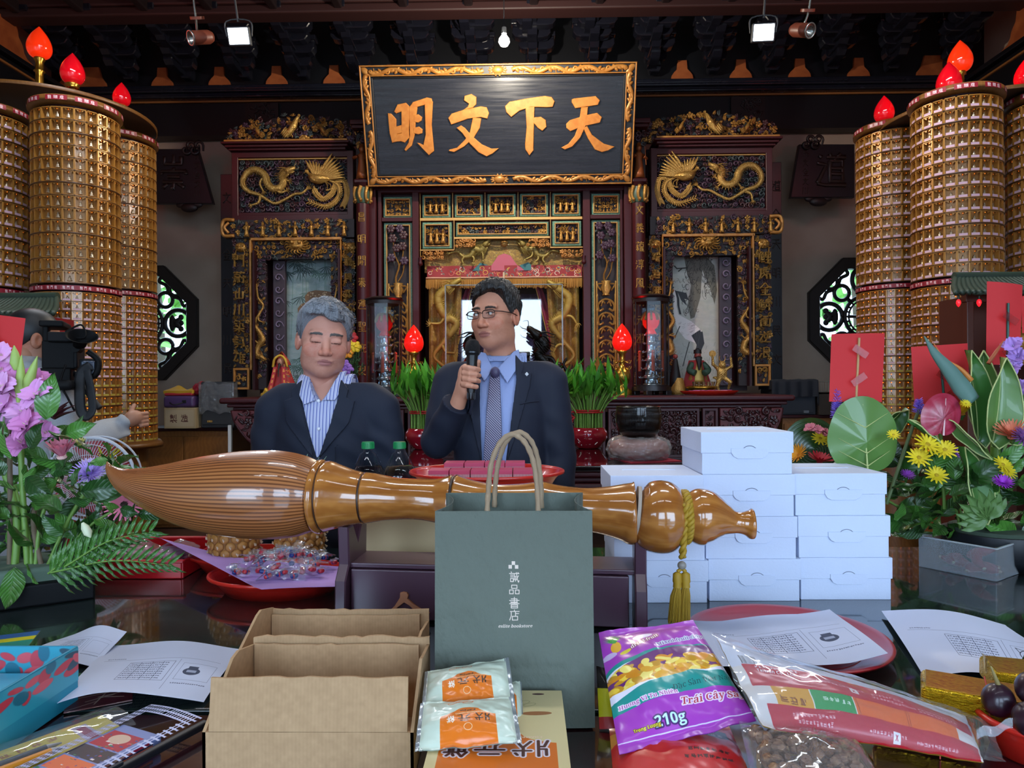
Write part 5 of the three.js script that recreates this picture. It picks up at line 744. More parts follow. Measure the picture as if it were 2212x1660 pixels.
{// left corner: cabinet, wrapped loudspeaker, carton, purple case, cloth bundle
const zc=6.9,oak=mat(0x8a5a26,0.5,{metres:true,map:rep(grainTex(hex(0xe0d0b8),hex(0xffffff),4,20),1.2)});
const cab=(xa,xb,yTop,label)=>{const a=onZ(xa,yTop,zc),b=onZ(xb,yTop,zc),w=b.x-a.x,t=thing('side_cabinet',label,'cabinet',[(a.x+b.x)/2,0,-zc-0.25]);part('top',rbox(w+0.04,0.03,0.56,0.006,0,a.y-0.015,0),maroonDeep,t);part('carcass',rbox(w,a.y-0.03,0.5,0.006,0,(a.y-0.03)/2,0),oak,t);for (const s of [-1,1]){const d=part('door',rbox(w/2-0.02,a.y-0.12,0.02,0.004,s*w/4,(a.y-0.05)/2,0.26),oak,t);part('knob',ball(0.014,s*0.04,a.y*0.55,0.275),brass,d);}return a.y;};
const y1=cab(300,498,925,'light oak cabinet at the left under the wrapped loudspeaker'),y2=cab(1690,1900,897,'light oak cabinet at the right under the covered loudspeaker');
const a=onZ(428,822,6.8),b=onZ(505,920,6.8),grey=mat(0x24262a,0.6),t=thing('loudspeaker','grey loudspeaker wrapped in creased clear plastic at left','loudspeaker',[(a.x+b.x)/2,y1,-7.0]),w=b.x-a.x,h=a.y-y1;
part('cabinet',rbox(w*0.94,h*0.97,0.34,0.012,0,h*0.485,0),grey,t);part('front_cloth',rbox(w*0.84,h*0.86,0.012,0.006,0,h*0.5,0.172),mat(0x303236,0.9),t);part('badge',rbox(0.05,0.02,0.006,0.002,w*-0.2,h*0.14,0.182),goldPale,t);
part('plastic_wrap',sheet((u,v)=>{const q=(u-0.5)*1.5*w;return [clamp(q,-w/2,w/2),h*1.01-v*h*0.62-0.05*vnoise(u*9,3),0.185-max(0,abs(q)-w/2)+0.016*fbm(u*14,v*12,2)];},60,40),mat(0xd8dee2,0.12,{transmission:0.85,thickness:0}),t);
const c=onZ(352,882,6.75),d=onZ(420,920,6.75),bx=thing('carton','tan carton with two dark characters on the left cabinet','box',[(c.x+d.x)/2,y1,-6.92]),cw=d.x-c.x,chh=c.y-y1;
part('body',rbox(cw,chh,0.3,0.004,0,chh/2,0),mat(0xa38f6c,0.8),bx);part('print',place(new THREE.PlaneGeometry(cw*0.9,chh*0.8),0,chh*0.5,0.1515),mat(0xffffff,0.8,{map:canvas(256,128,(g,W,H)=>{g.fillStyle='#a9977a';g.fillRect(0,0,W,H);ink(g,'製',40,34,66,62,6,'#4a2620');ink(g,'造',140,34,66,62,6,'#4a2620');})}),bx);
part('tape',box(0.05,0.002,0.3,0,chh+0.001,0),mat(0xb9a888,0.4),bx);
const pc=thing('purple_case','purple plastic case with dark latch on the tan carton','case',[bx.position.x-0.02,c.y,-6.92]);part('shell',rbox(cw*1.0,0.115,0.28,0.03,0,0.058,0),mat(0x4a3560,0.4),pc);part('latch',rbox(0.04,0.03,0.01,0.003,0.06,0.06,0.143),mat(0x16141c,0.5),pc);part('handle',tube([[-0.08,0.05,0.14],[-0.02,0.03,0.18],[0.05,0.05,0.15]],0.006,10),mat(0x16141c,0.5),pc);
const bd=thing('yellow_cloth','folded yellow printed cloth on the purple case','cloth',[bx.position.x-0.03,c.y+0.115,-6.9]);part('fold',slab((u,v)=>[(u-0.5)*cw*0.95,0.05+0.022*sin(u*9)*v+0.03*v,(0.5-v)*0.2],0.03,20,6),mat(0xb89018,0.7),bd);part('lower_fold',rbox(cw*0.9,0.03,0.2,0.012,0,0.016,0),mat(0xa01c28,0.7),bd);
const rd=thing('red_bundle','crumpled dark red cloth bundle beside the yellow cloth','cloth',[bx.position.x+cw*0.42,c.y+0.118,-6.9]);part('bundle',sdfMesh((x,y,z)=>smin(ell(x,y,z,0,0.06,0,0.055,0.06,0.07),ell(x,y,z,0.035,0.09,0.02,0.03,0.05,0.05),0.03)+0.012*(vnoise(x*60+9,y*60+9,z*60+9)-0.5),[-0.09,-0.02,-0.1],[0.1,0.17,0.1],0.009),mat(0x8a1226,0.6),rd);
const e=onZ(1690,826,6.85),f=onZ(1768,897,6.85),sp=thing('loudspeaker','dark loudspeaker covered with a navy cloth at right','loudspeaker',[(e.x+f.x)/2-0.05,y2,-7.05]),sw=f.x-e.x,sh=e.y-y2;part('cabinet',rbox(sw*1.2,sh*0.98,0.36,0.012,0,sh*0.49,0),mat(0x1b2028,0.6),sp);part('front_cloth',rbox(sw*1.05,sh*0.8,0.01,0.004,0,sh*0.46,0.182),mat(0x20262f,0.9),sp);part('badge',rbox(0.05,0.025,0.006,0.002,sw*0.32,sh*0.1,0.19),mat(0x5a6068,0.4),sp);
part('cloth_cover',slab((u,v)=>{const q=(u-0.5)*2*sw,qq=clamp(q,-sw*0.63,sw*0.63);return [qq,sh*1.03-max(0,abs(q)-sw*0.63)*0.7-max(0,v-0.55)*0.35+0.02*fbm(u*8,v*8),-0.19+min(v,0.55)/0.55*0.39+0.012*sin(u*40)*v];},0.006,50,24),mat(0x10141e,0.85),sp);
const g1=thing('carton','dark brown carton behind the right red card','box',[onZ(1815,860,6.8).x,y2,-7.0]);part('body',rbox(0.36,0.2,0.3,0.006,0,0.1,0),mat(0x2a2018,0.8),g1);part('flap',rbox(0.36,0.006,0.14,0.002,0,0.205,0.08,-0.2),mat(0x34281c,0.8),g1);
const g2=thing('wire_basket','shallow wire basket on the dark brown carton at right','basket',[onZ(1815,830,6.8).x,y2+0.22,-7.0]);const ws=[];for (let i=0;i<=16;i++) ws.push(cyl(0.003,0.003,0.1,-0.2+i*0.025,0.05,0.12,5));part('wire',ws,mat(0x8a8478,0.5),g2,null,'stuff');for (const y of [0.0,0.1]) part('rim',rbox(0.42,0.008,0.26,0.003,0,y,0),mat(0x6a6458,0.5),g2);
const pole=thing('white_pole','white upright post beside the left end of the altar table','post',onZ(497,920,6.1).setY(0));part('shaft',rbox(0.03,1.05,0.03,0.004,0,0.525,0),mat(0xc8c4bc,0.6),pole);
}
// ---------------------------------------------------------------- what stands on the altar and on the low table
const onAlt=(px,z)=>V(onZ(px,840,z).x,ALT+0.001,-z);
[[894,'red lotus-bud lamp on a brass stand left of the speaking man'],[1344,'red lotus-bud lamp on a brass stand right of the speaking man']].forEach(([px,label])=>{const z=6.3,s=1.36,q=onZ(px,745,z),y=ALT+0.29*s+0.001;const py=CY-0,save=onZ;budLamp(px,CY-(y-EYE)/z*FOC+(px-CX)*-0.006,z,s,label,0xf01810,0.42,'altar','pair of lotus lamps on the altar',0.25);});
[[831,'eight-sided glass case with a silver pagoda left of the speaking man',6.3],[1407,'eight-sided glass case with a silver pagoda right of the speaking man',6.3]].forEach(([px,label,z],n)=>{
const t=thing('pagoda_case',label,'glass case',onAlt(px,z),PI/8,'pair of glass cases with silver pagodas'),r=0.155,h=0.86,silver=mat(0xc9ccd2,0.22,{metalness:0.9}),dk=mat(0x1d1416,0.4),pane=mat(0xe8eef0,0.03,{transmission:1,thickness:0,ior:1.2});
const oc=(r2,hh,y)=>cyl(r2,r2,hh,0,y,0,8);
part('base',[oc(r+0.02,0.035,0.055),oc(r,0.02,0.08),...[0,1,2,3].map((k)=>rbox(0.06,0.04,0.06,0.008,cos(k*PI/2+PI/4)*0.14,0.02,sin(k*PI/2+PI/4)*0.14))],dk,t);
part('cap',[oc(r+0.01,0.03,h-0.03),cyl(r+0.025,r+0.01,0.015,0,h-0.005,0,8),cyl(r*0.8,r+0.025,0.02,0,h+0.012,0,8)],dk,t);
for (let k=0;k<8;k++){const a=(k+0.5)*PI/4,w=r*0.765;part('pane',place(box(w,h-0.13,0.003),sin(a)*r*0.924,h/2+0.02,cos(a)*r*0.924,0,a,0),pane,t);part('edge_post',cyl(0.004,0.004,h-0.13,sin(a+PI/8)*r,h/2+0.02,cos(a+PI/8)*r,6),dk,t);}
const tiers=[];let y=0.09;[0.075,0.068,0.06,0.052,0.046,0.04].forEach((q,i)=>{const hh=0.075;tiers.push(lathe([[q,0],[q*0.95,0.01],[q*0.72,0.014],[q*0.68,hh*0.68],[q*0.74,hh*0.74],[q*1.22,hh*0.8],[q*1.25,hh*0.88],[q*0.9,hh]],16).translate(0,y,0));for (let k=0;k<8;k++){const a=k/8*2*PI;tiers.push(tube([[cos(a)*q*1.1,y+hh*0.82,sin(a)*q*1.1],[cos(a)*q*1.4,y+hh*0.84,sin(a)*q*1.4],[cos(a)*q*1.5,y+hh*1.0,sin(a)*q*1.5]],0.004,6,5),rbox(0.014,hh*0.4,0.006,0.002,cos(a)*q*0.7,y+hh*0.36,sin(a)*q*0.7,0,-a+PI/2,0));}y+=hh;});
part('silver_pagoda',tiers,silver,t);const lit=n===1;
part('red_globe',[ball(0.075,0,y+0.11,0,1,1.05,1,18),cyl(0.03,0.05,0.04,0,y+0.02,0,12)],mat(0x9a1418,0.15,{emissive:0xff2010,emissiveIntensity:lit?0.35:0.06}),t);const lf=[];for (let k=0;k<9;k++){const a=k/9*2*PI;lf.push(tube([[0,y+0.2,0],[cos(a)*0.05,y+0.19,sin(a)*0.05],[cos(a)*0.083,y+0.12,sin(a)*0.083]],[0.006,0.012],8,5));}part('gilded_petal',lf,goldPale,t,null,'stuff');
const ts=mat(0xb04a30,0.7);for (let k=0;k<4;k++){const a=k*PI/2+PI/8;part('tassel',[cyl(0.012,0.014,0.16,cos(a)*0.1,0.29,sin(a)*0.1,8),ball(0.014,cos(a)*0.1,0.38,sin(a)*0.1)],ts,t);}
});
{// deity statuettes in the niches
const face=mat(0xb07a62,0.5),face2=mat(0x8a3c34,0.4),black=mat(0x0c0a0a,0.6),robe=mat(0xffffff,0.6,{map:canvas(256,256,(g,w,h)=>{seed(4);g.fillStyle='#9a1e22';g.fillRect(0,0,w,h);for (let i=0;i<60;i++){g.strokeStyle=pick(['#d9a83a','#c98a2a','#3a5a44']);g.lineWidth=4;g.beginPath();g.arc(rnd(0,w),rnd(0,h),rnd(5,16),rnd(0,6),rnd(3,8));g.stroke();}})}),yel=mat(0xc79a2a,0.6);
const t=thing('hooded_statue','small bearded statue in a red embroidered hooded robe on the left of the altar','statue',onAlt(609,6.45));
part('robe',sheet((u,v)=>{const a=(u-0.5)*2*PI,r=lerp(0.175,0.035,v**0.75)*(1+0.07*sin(u*34)*(1-v));return [sin(a)*r,v*0.37,cos(a)*r*0.62];},60,14),robe,t);part('hood',sheet((u,v)=>{const a=0.75+u*(2*PI-1.5),r=lerp(0.082,0.004,v**1.4);return [sin(a)*r,0.29+v*0.125,cos(a)*r*0.8];},30,10),robe,t);
part('hood_fringe',tube([[-0.066,0.27,0.045],[-0.045,0.345,0.055],[0,0.375,0.045],[0.045,0.345,0.055],[0.066,0.27,0.045]],0.011,20,6),yel,t);part('face',[ball(0.036,0,0.315,0.03,0.85,1.1,0.9,14),ball(0.007,0,0.312,0.064,0.8,1.3,1)],face,t);part('beard',tube([[0,0.298,0.06],[0,0.25,0.085],[0.004,0.18,0.11]],[0.012,0.003],10,6),black,t);
for (const s of [-1,1]) part('stole',sheet((u,v)=>[s*(0.02+0.035*u+0.03*(1-v)),0.05+v*0.22,lerp(0.118,0.062,v)+0.004],3,8),mat(0xffffff,0.6,{map:canvas(64,256,(g)=>{g.fillStyle='#a81c24';g.fillRect(0,0,64,256);['福','金','民','川'].forEach((c,i)=>ink(g,GLYPH[c]?c:'品',16,20+i*58,32,36,4,'#e0b040'));})}),t);part('yellow_hem',tube([[-0.17,0.02,0.02],[-0.14,0.015,0.07],[-0.1,0.07,0.1]],0.022,10,6),yel,t);
const d=thing('robed_statue','small black-bearded statue in a red cloak on the right of the altar','statue',onAlt(1507,6.5).add(V(0,0.09,0)));part('body',[lathe([[0,0],[0.085,0],[0.09,0.05],[0.06,0.14],[0.055,0.19],[0.025,0.225]],18).scale(1,1,0.75)],mat(0xa88a42,0.4,{metalness:0.4}),d);for (const s of [-1,1]) part('cloak',sheet((u,v)=>[s*lerp(0.02+u*0.05,0.05+u*0.09,1-v),v*0.22-0.04*u*(1-v),lerp(0.075,-0.02,u)-0.02*v],8,10),mat(0xa83a3c,0.6),d);part('head',[ball(0.034,0,0.26,0.012,0.9,1.15,0.95,14),ball(0.008,0,0.258,0.046)],face2,d);part('hat',[cyl(0.034,0.036,0.035,0,0.298,0.005,14),ball(0.02,0,0.318,0,1,0.7,1)],black,d);part('beard',[tube([[0,0.245,0.04],[0,0.2,0.06],[0,0.13,0.065]],[0.034,0.008],10,8,{flat:0.6})],black,d);for (const s of [-1,1]) part('sleeve',tube([[s*0.05,0.19,0.01],[s*0.085,0.13,0.05],[s*0.04,0.1,0.085]],[0.026,0.03],10,8),mat(0x2f4a3a,0.5),d);
const bz=thing('brass_plinth','round brass plinth under the black-bearded statue','plinth',onAlt(1515,6.42));part('bowl',lathe([[0,0],[0.13,0],[0.13,0.02],[0.1,0.03],[0.135,0.055],[0.135,0.07],[0.11,0.08],[0,0.085]],36),brass,bz);for (let k=0;k<5;k++) part('cup',lathe([[0.012,0],[0.018,0.03],[0.02,0.035]],12).translate((k-2)*0.042,0.08,0.085),mat(0x9a8a6a,0.3,{metalness:0.8}),bz);
const g=thing('gilded_demon','gilded dancing demon statuette holding up a disc at right','statue',onAlt(1560,6.42));part('body',sdfMesh((x,y,z)=>{let q=ell(x,y,z,0,0.19,0,0.045,0.05,0.035);q=smin(q,ell(x,y,z,0,0.265,0.01,0.032,0.036,0.032),0.015);q=smin(q,cap(x,y,z,[-0.03,0.22,0],[-0.085,0.27,0.02],0.017,0.013),0.012);q=smin(q,cap(x,y,z,[-0.085,0.27,0.02],[-0.09,0.345,0.02],0.013,0.011),0.01);q=smin(q,cap(x,y,z,[0.03,0.22,0],[0.08,0.25,0.02],0.017,0.012),0.012);q=smin(q,cap(x,y,z,[0.08,0.25,0.02],[0.07,0.33,0.03],0.012,0.01),0.01);q=smin(q,cap(x,y,z,[-0.02,0.15,0],[-0.05,0.075,0.01],0.024,0.016),0.014);q=smin(q,cap(x,y,z,[-0.05,0.075,0.01],[-0.02,0.01,0],0.015,0.012),0.01);q=smin(q,cap(x,y,z,[0.02,0.15,0],[0.065,0.11,0.03],0.024,0.016),0.014);q=smin(q,cap(x,y,z,[0.065,0.11,0.03],[0.06,0.05,-0.01],0.015,0.011),0.01);q=smin(q,cap(x,y,z,[-0.07,0.15,-0.01],[0.09,0.13,-0.02],0.012,0.004),0.02);q=smin(q,ell(x,y,z,0,0.012,0,0.05,0.014,0.04),0.01);return q+0.002*sin(x*300)*sin(y*300);},[-0.12,-0.01,-0.06],[0.12,0.37,0.08],0.007),goldPale,g);part('disc',place(cyl(0.03,0.03,0.01,0,0,0,18),-0.09,0.365,0.02,PI/2),gold,g);part('horn',[-1,1].map((s)=>tube([[s*0.014,0.29,0.01],[s*0.028,0.325,0.01],[s*0.02,0.345,0.01]],[0.006,0.002],6,5)),gold,g);
const sb=thing('black_gold_statue','dark statuette with gilded skirts beside the right glass case','statue',onAlt(1459,6.5));part('cloak',lathe([[0,0.04],[0.055,0.04],[0.05,0.15],[0.03,0.26],[0.02,0.32],[0,0.33]],14),black,sb);part('skirt',lathe([[0.03,0],[0.085,0],[0.07,0.05],[0.045,0.15]],14).scale(1,1,0.7).translate(0.02,0.0,0.02),gold,sb);part('head',ball(0.022,0.0,0.345,0.01),face2,sb);
const ft=thing('red_tray','shallow red tray with pink paper slips on the altar at right','tray',onAlt(1532,6.12));part('tray',lathe([[0,0.006],[0.2,0.006],[0.25,0.035],[0.255,0.035],[0.205,0],[0,0]],40).scale(1,1,0.42),mat(0xc02414,0.35),ft);
seed(5);for (let i=0;i<9;i++) solo('paper_slip',box(0.085,0.002,0.05),pick([mat(0xc86aa0,0.7),mat(0xb89a9c,0.7),mat(0xc45a96,0.7)]),['pink','pale','rose'][i % 3] + ' paper slip lying in the red altar tray, number ' + 'one two three four five six seven eight nine'.split(' ')[i] + ' from the left','paper','paper slips in the altar tray').position.set(ft.position.x-0.17+i*0.04,ALT+0.034+(i % 3)*0.004,ft.position.z+rnd(-0.03,0.03));
const vz=thing('flower_vase','brass vase with red, yellow and purple flowers behind the grey-haired man','vase',onAlt(766,6.3));part('vase',lathe([[0.03,0],[0.045,0.004],[0.02,0.03],[0.04,0.1],[0.028,0.15],[0.042,0.18],[0.04,0.182]],22),brass,vz);
const lv=[];for (let i=0;i<110;i++){const a=rnd(0,2*PI),r=rnd(0,0.09),y=rnd(0.2,0.44);lv.push(place(petal(rnd(0.015,0.03),0.007,0.3),cos(a)*r,y,sin(a)*r,rnd(-1,1),rnd(-2,2),rnd(0.5,2.5)));}part('leaves',lv,mat(0x2c4a24,0.6),vz,null,'stuff');
[[-0.07,0.5,0xb81e22],[0.0,0.52,0xb81e22],[0.03,0.44,0xe0b818],[-0.01,0.46,0xe0c020],[-0.04,0.39,0xe89018],[-0.07,0.28,0x8a5ab0],[-0.04,0.24,0x8a5ab0]].forEach(([x,y,c])=>part('flower',blossom(0.09,6).map((q)=>q.translate(x,y,0.06)),mat(c,0.6),vz));part('stem',[-2,-1,0,1,2].map((k)=>tube([[0,0.16,0],[k*0.02,0.32,0.02],[k*0.025,0.46,0.04]],0.004,8,5)),mat(0x3c5a2c,0.6),vz);
// dark bronze censer with dragon handles, and two small bronze beasts
const bronze=mat(0x17130f,0.35,{metalness:0.6}),cz=thing('censer','dark bronze incense burner with rearing dragon handles behind the speaking man','incense burner',onAlt(1096,6.2));part('bowl',lathe([[0.05,0],[0.12,0.02],[0.08,0.06],[0.16,0.13],[0.19,0.22],[0.17,0.28],[0.2,0.3],[0.2,0.34],[0.15,0.34]],30),bronze,cz);part('rim',rbox(0.4,0.04,0.26,0.01,0,0.36,0),bronze,cz);
for (const s of [-1,1]) part('dragon_handle',dragon([[-60,-110,60],[-95,-75,50],[-70,-40,40],[-100,0,40],[-70,50,40],[-110,100,40],[-60,130,30]],21,0.0021,-s,{cx:0,cy:0,legs:[[0.4,-140,10,1],[0.75,-150,110,-1]]}).map((q)=>q.translate(s*0.13,0.28,0)),bronze,cz);
[[1196,'small dark bronze beast right of the incense burner'],[1240,'dark bronze lion above the right bamboo plant']].forEach(([px,label],k)=>{const b=thing('bronze_beast',label,'statue',onAlt(px,6.2));part('body',[ball(0.055,0,0.2,0,1.2,0.8,0.8),ball(0.035,0.05,0.26,0.02),tube([[-0.05,0.2,0],[-0.09,0.27,0],[-0.06,0.33,0]],[0.018,0.008],8,6),...[[-1,-1],[-1,1],[1,-1],[1,1]].map(([a,c])=>cyl(0.014,0.018,0.12,a*0.04,0.12,c*0.025,8)),...[0,1,2,3].map((i)=>place(new THREE.ConeGeometry(0.012,0.035,5),-0.04+i*0.025,0.26,0))],bronze,b);part('stand',[rbox(0.18,0.05,0.12,0.01,0,0.035,0),rbox(0.14,0.02,0.1,0.006,0,0.07,0)],bronze,b);});
}
{// lucky bamboo in red pots on the low table
const potM=mat(0x9a1426,0.12,{clearcoat:1,clearcoatRoughness:0.04}),st=[mat(0x6f9a3c,0.45),mat(0x83a850,0.45)],lfm=[mat(0x4f9426,0.4),mat(0x6db83a,0.4),mat(0x3c7a22,0.45)],cord=mat(0xb01a18,0.5),blade=(L)=>sheet((u,v)=>[(u-0.5)*L*0.17*sin(PI*min(1,v*0.92+0.08)),v*L,-0.3*L*v*v+abs(u-0.5)*L*0.05],2,6);
[[917,966,4.62,'lucky bamboo bundle in a red pot left of the speaking man',11],[1271,967,4.62,'lucky bamboo bundle in a red pot right of the speaking man',12]].forEach(([px,py,z,label,sd])=>{
seed(sd);const p=onZ(px,py,z);p.y=0.971;const t=thing('bamboo_plant',label,'potted plant',p,0,'pair of lucky bamboo plants'),r=0.127;
part('pot',lathe([[0.06,0],[0.075,0.004],[r,0.07],[r*0.96,0.11],[r*0.8,0.136],[r*0.76,0.134],[r*0.7,0.1],[0,0.09]],40),potM,t);
for (let i=0;i<78;i++){const a=i*2.4,q=Math.sqrt(i/78)*0.088,x=cos(a)*q,zz=sin(a)*q,f=rnd(1.6,3.1),H=rnd(0.36,0.43),tp=V(x*f,H,zz*f),s=part('stalk',sweep([V(x,0.1,zz),V(x,0.22,zz),V(x*lerp(1,f,0.35),0.3,zz*lerp(1,f,0.35)),tp],[0.0052,0.0045],6),pick(st),t);if (i % 3===0) part('node',merge([0.15,0.2,0.25].map((y)=>place(new THREE.TorusGeometry(0.0055,0.0012,4,8),x,y+rnd(-0.01,0.01),zz,PI/2))),st[1],s);
for (let k=0;k<3;k++) part('leaf',place(blade(rnd(0.1,0.2)),tp.x,tp.y-k*0.022,tp.z,rnd(0.3,1.5),Math.atan2(x,zz)+rnd(-1.1,1.1),0),pick(lfm),s);}
part('red_cord',[0.008,-0.004].map((y)=>place(new THREE.TorusGeometry(0.094,0.006,6,32),0,0.238+y,0,PI/2)).concat(px>1100?[tube([[-0.09,0.24,0.03],[-0.115,0.23,0.03],[-0.1,0.19,0.03],[-0.12,0.15,0.03],[-0.125,0.08,0.03]],0.006,20,6),tube([[-0.1,0.24,0.03],[-0.13,0.215,0.03],[-0.09,0.2,0.04],[-0.13,0.17,0.03],[-0.1,0.14,0.03]],0.005,24,5)]:[]),cord,t);
});
const z=4.05,p=onZ(1380,998,3.93);p.y=0.971;const c=thing('cushion','round red cushion wrapped in creased clear plastic under the black bowl','cushion',p),cm=mat(0xffffff,0.6,{map:blotch(hex(0x9a4a38),hex(0xb8705c),8)});
part('cushion',lathe([[0,0.01],[0.1,0.005],[0.155,0.03],[0.165,0.06],[0.15,0.095],[0.1,0.115],[0,0.112]],36),cm,c);
part('plastic_wrap',sdfMesh((x,y,q)=>{const r=hyp(x,q),a=Math.atan2(q,x);return hyp(max(0,r-0.11),(y-0.06)*1.0)-0.063+0.026*(fbm(x*45+9,y*60+9,q*45+9,3)-0.42)-0.003;},[-0.2,-0.015,-0.2],[0.2,0.14,0.2],0.0065),mat(0xe8ecee,0.1,{transmission:0.8,thickness:0}),c);part('red_mat',rbox(0.3,0.003,0.26,0.001,0.03,0.001,0.03,0,0.3),mat(0xa01c30,0.7),c);
const g=thing('bowl_gong','black hammered temple bowl gong on the plastic-wrapped cushion','gong',[p.x+0.0,p.y+0.122,p.z]);part('bowl',lathe([[0,0],[0.085,0.002],[0.112,0.03],[0.125,0.08],[0.127,0.13],[0.12,0.16],[0.123,0.166],[0.12,0.17],[0.112,0.165],[0.112,0.14],[0.115,0.08],[0.1,0.03],[0,0.012]],48),mat(0x0d0d0f,0.22,{metalness:0.35,bumpMap:dtex(512,64,(u,v)=>v>0.1&&v<0.4?abs(sin(u*120*PI)*sin(v*50*PI)):0.5,false),bumpScale:0.004,clearcoat:0.6,clearcoatRoughness:0.1}),g);
}
// ---------------------------------------------------------------- the two offering tables in front
const TY=0.85,onT=(px,py,y=TY)=>onY(px,py,y);
const tableTop=(t,x,z0,z1,top)=>{const d=z0-z1,w=2*x;part('table_top',rbox(w,0.03,d,0.005,0,-0.015,0),top,t);part('edge_moulding',[rbox(w-0.03,0.03,d-0.03,0.012,0,-0.046,0),rbox(w-0.08,0.12,d-0.08,0.01,0,-0.12,0)],maroon,t);for (const a of [-1,1]) for (const b of [-1,1]) part('leg',rbox(0.09,TY-0.1,0.09,0.01,a*(x-0.1),-TY+(TY-0.1)/2,b*(d/2-0.1)),maroon,t);};
{
const scr=dtex(1024,512,(u,v)=>0.05+0.22*fbm(u*7,v*7,1,4,7)*fbm(u*3,v*60,3,3)+(fbm(u*90,v*4,8,2)>0.7?0.15:0),false);
const a=thing('front_table','long black glossy offering table holding the giant brush and gifts','table',[0,TY,-1.76]);tableTop(a,1.9,2.35,1.18,mat(0xffffff,1,{map:rep(blotch(hex(0x16201f),hex(0x2a3634),8),1),roughnessMap:scr,clearcoat:0.6,clearcoatRoughness:0.03}));
const b=thing('near_table','maroon lacquered table edge nearest the camera under the snacks','table',[0,TY-0.002,-0.82]);tableTop(b,1.7,1.165,0.48,mat(0x2a1016,0.16,{clearcoat:1,clearcoatRoughness:0.05}));
}
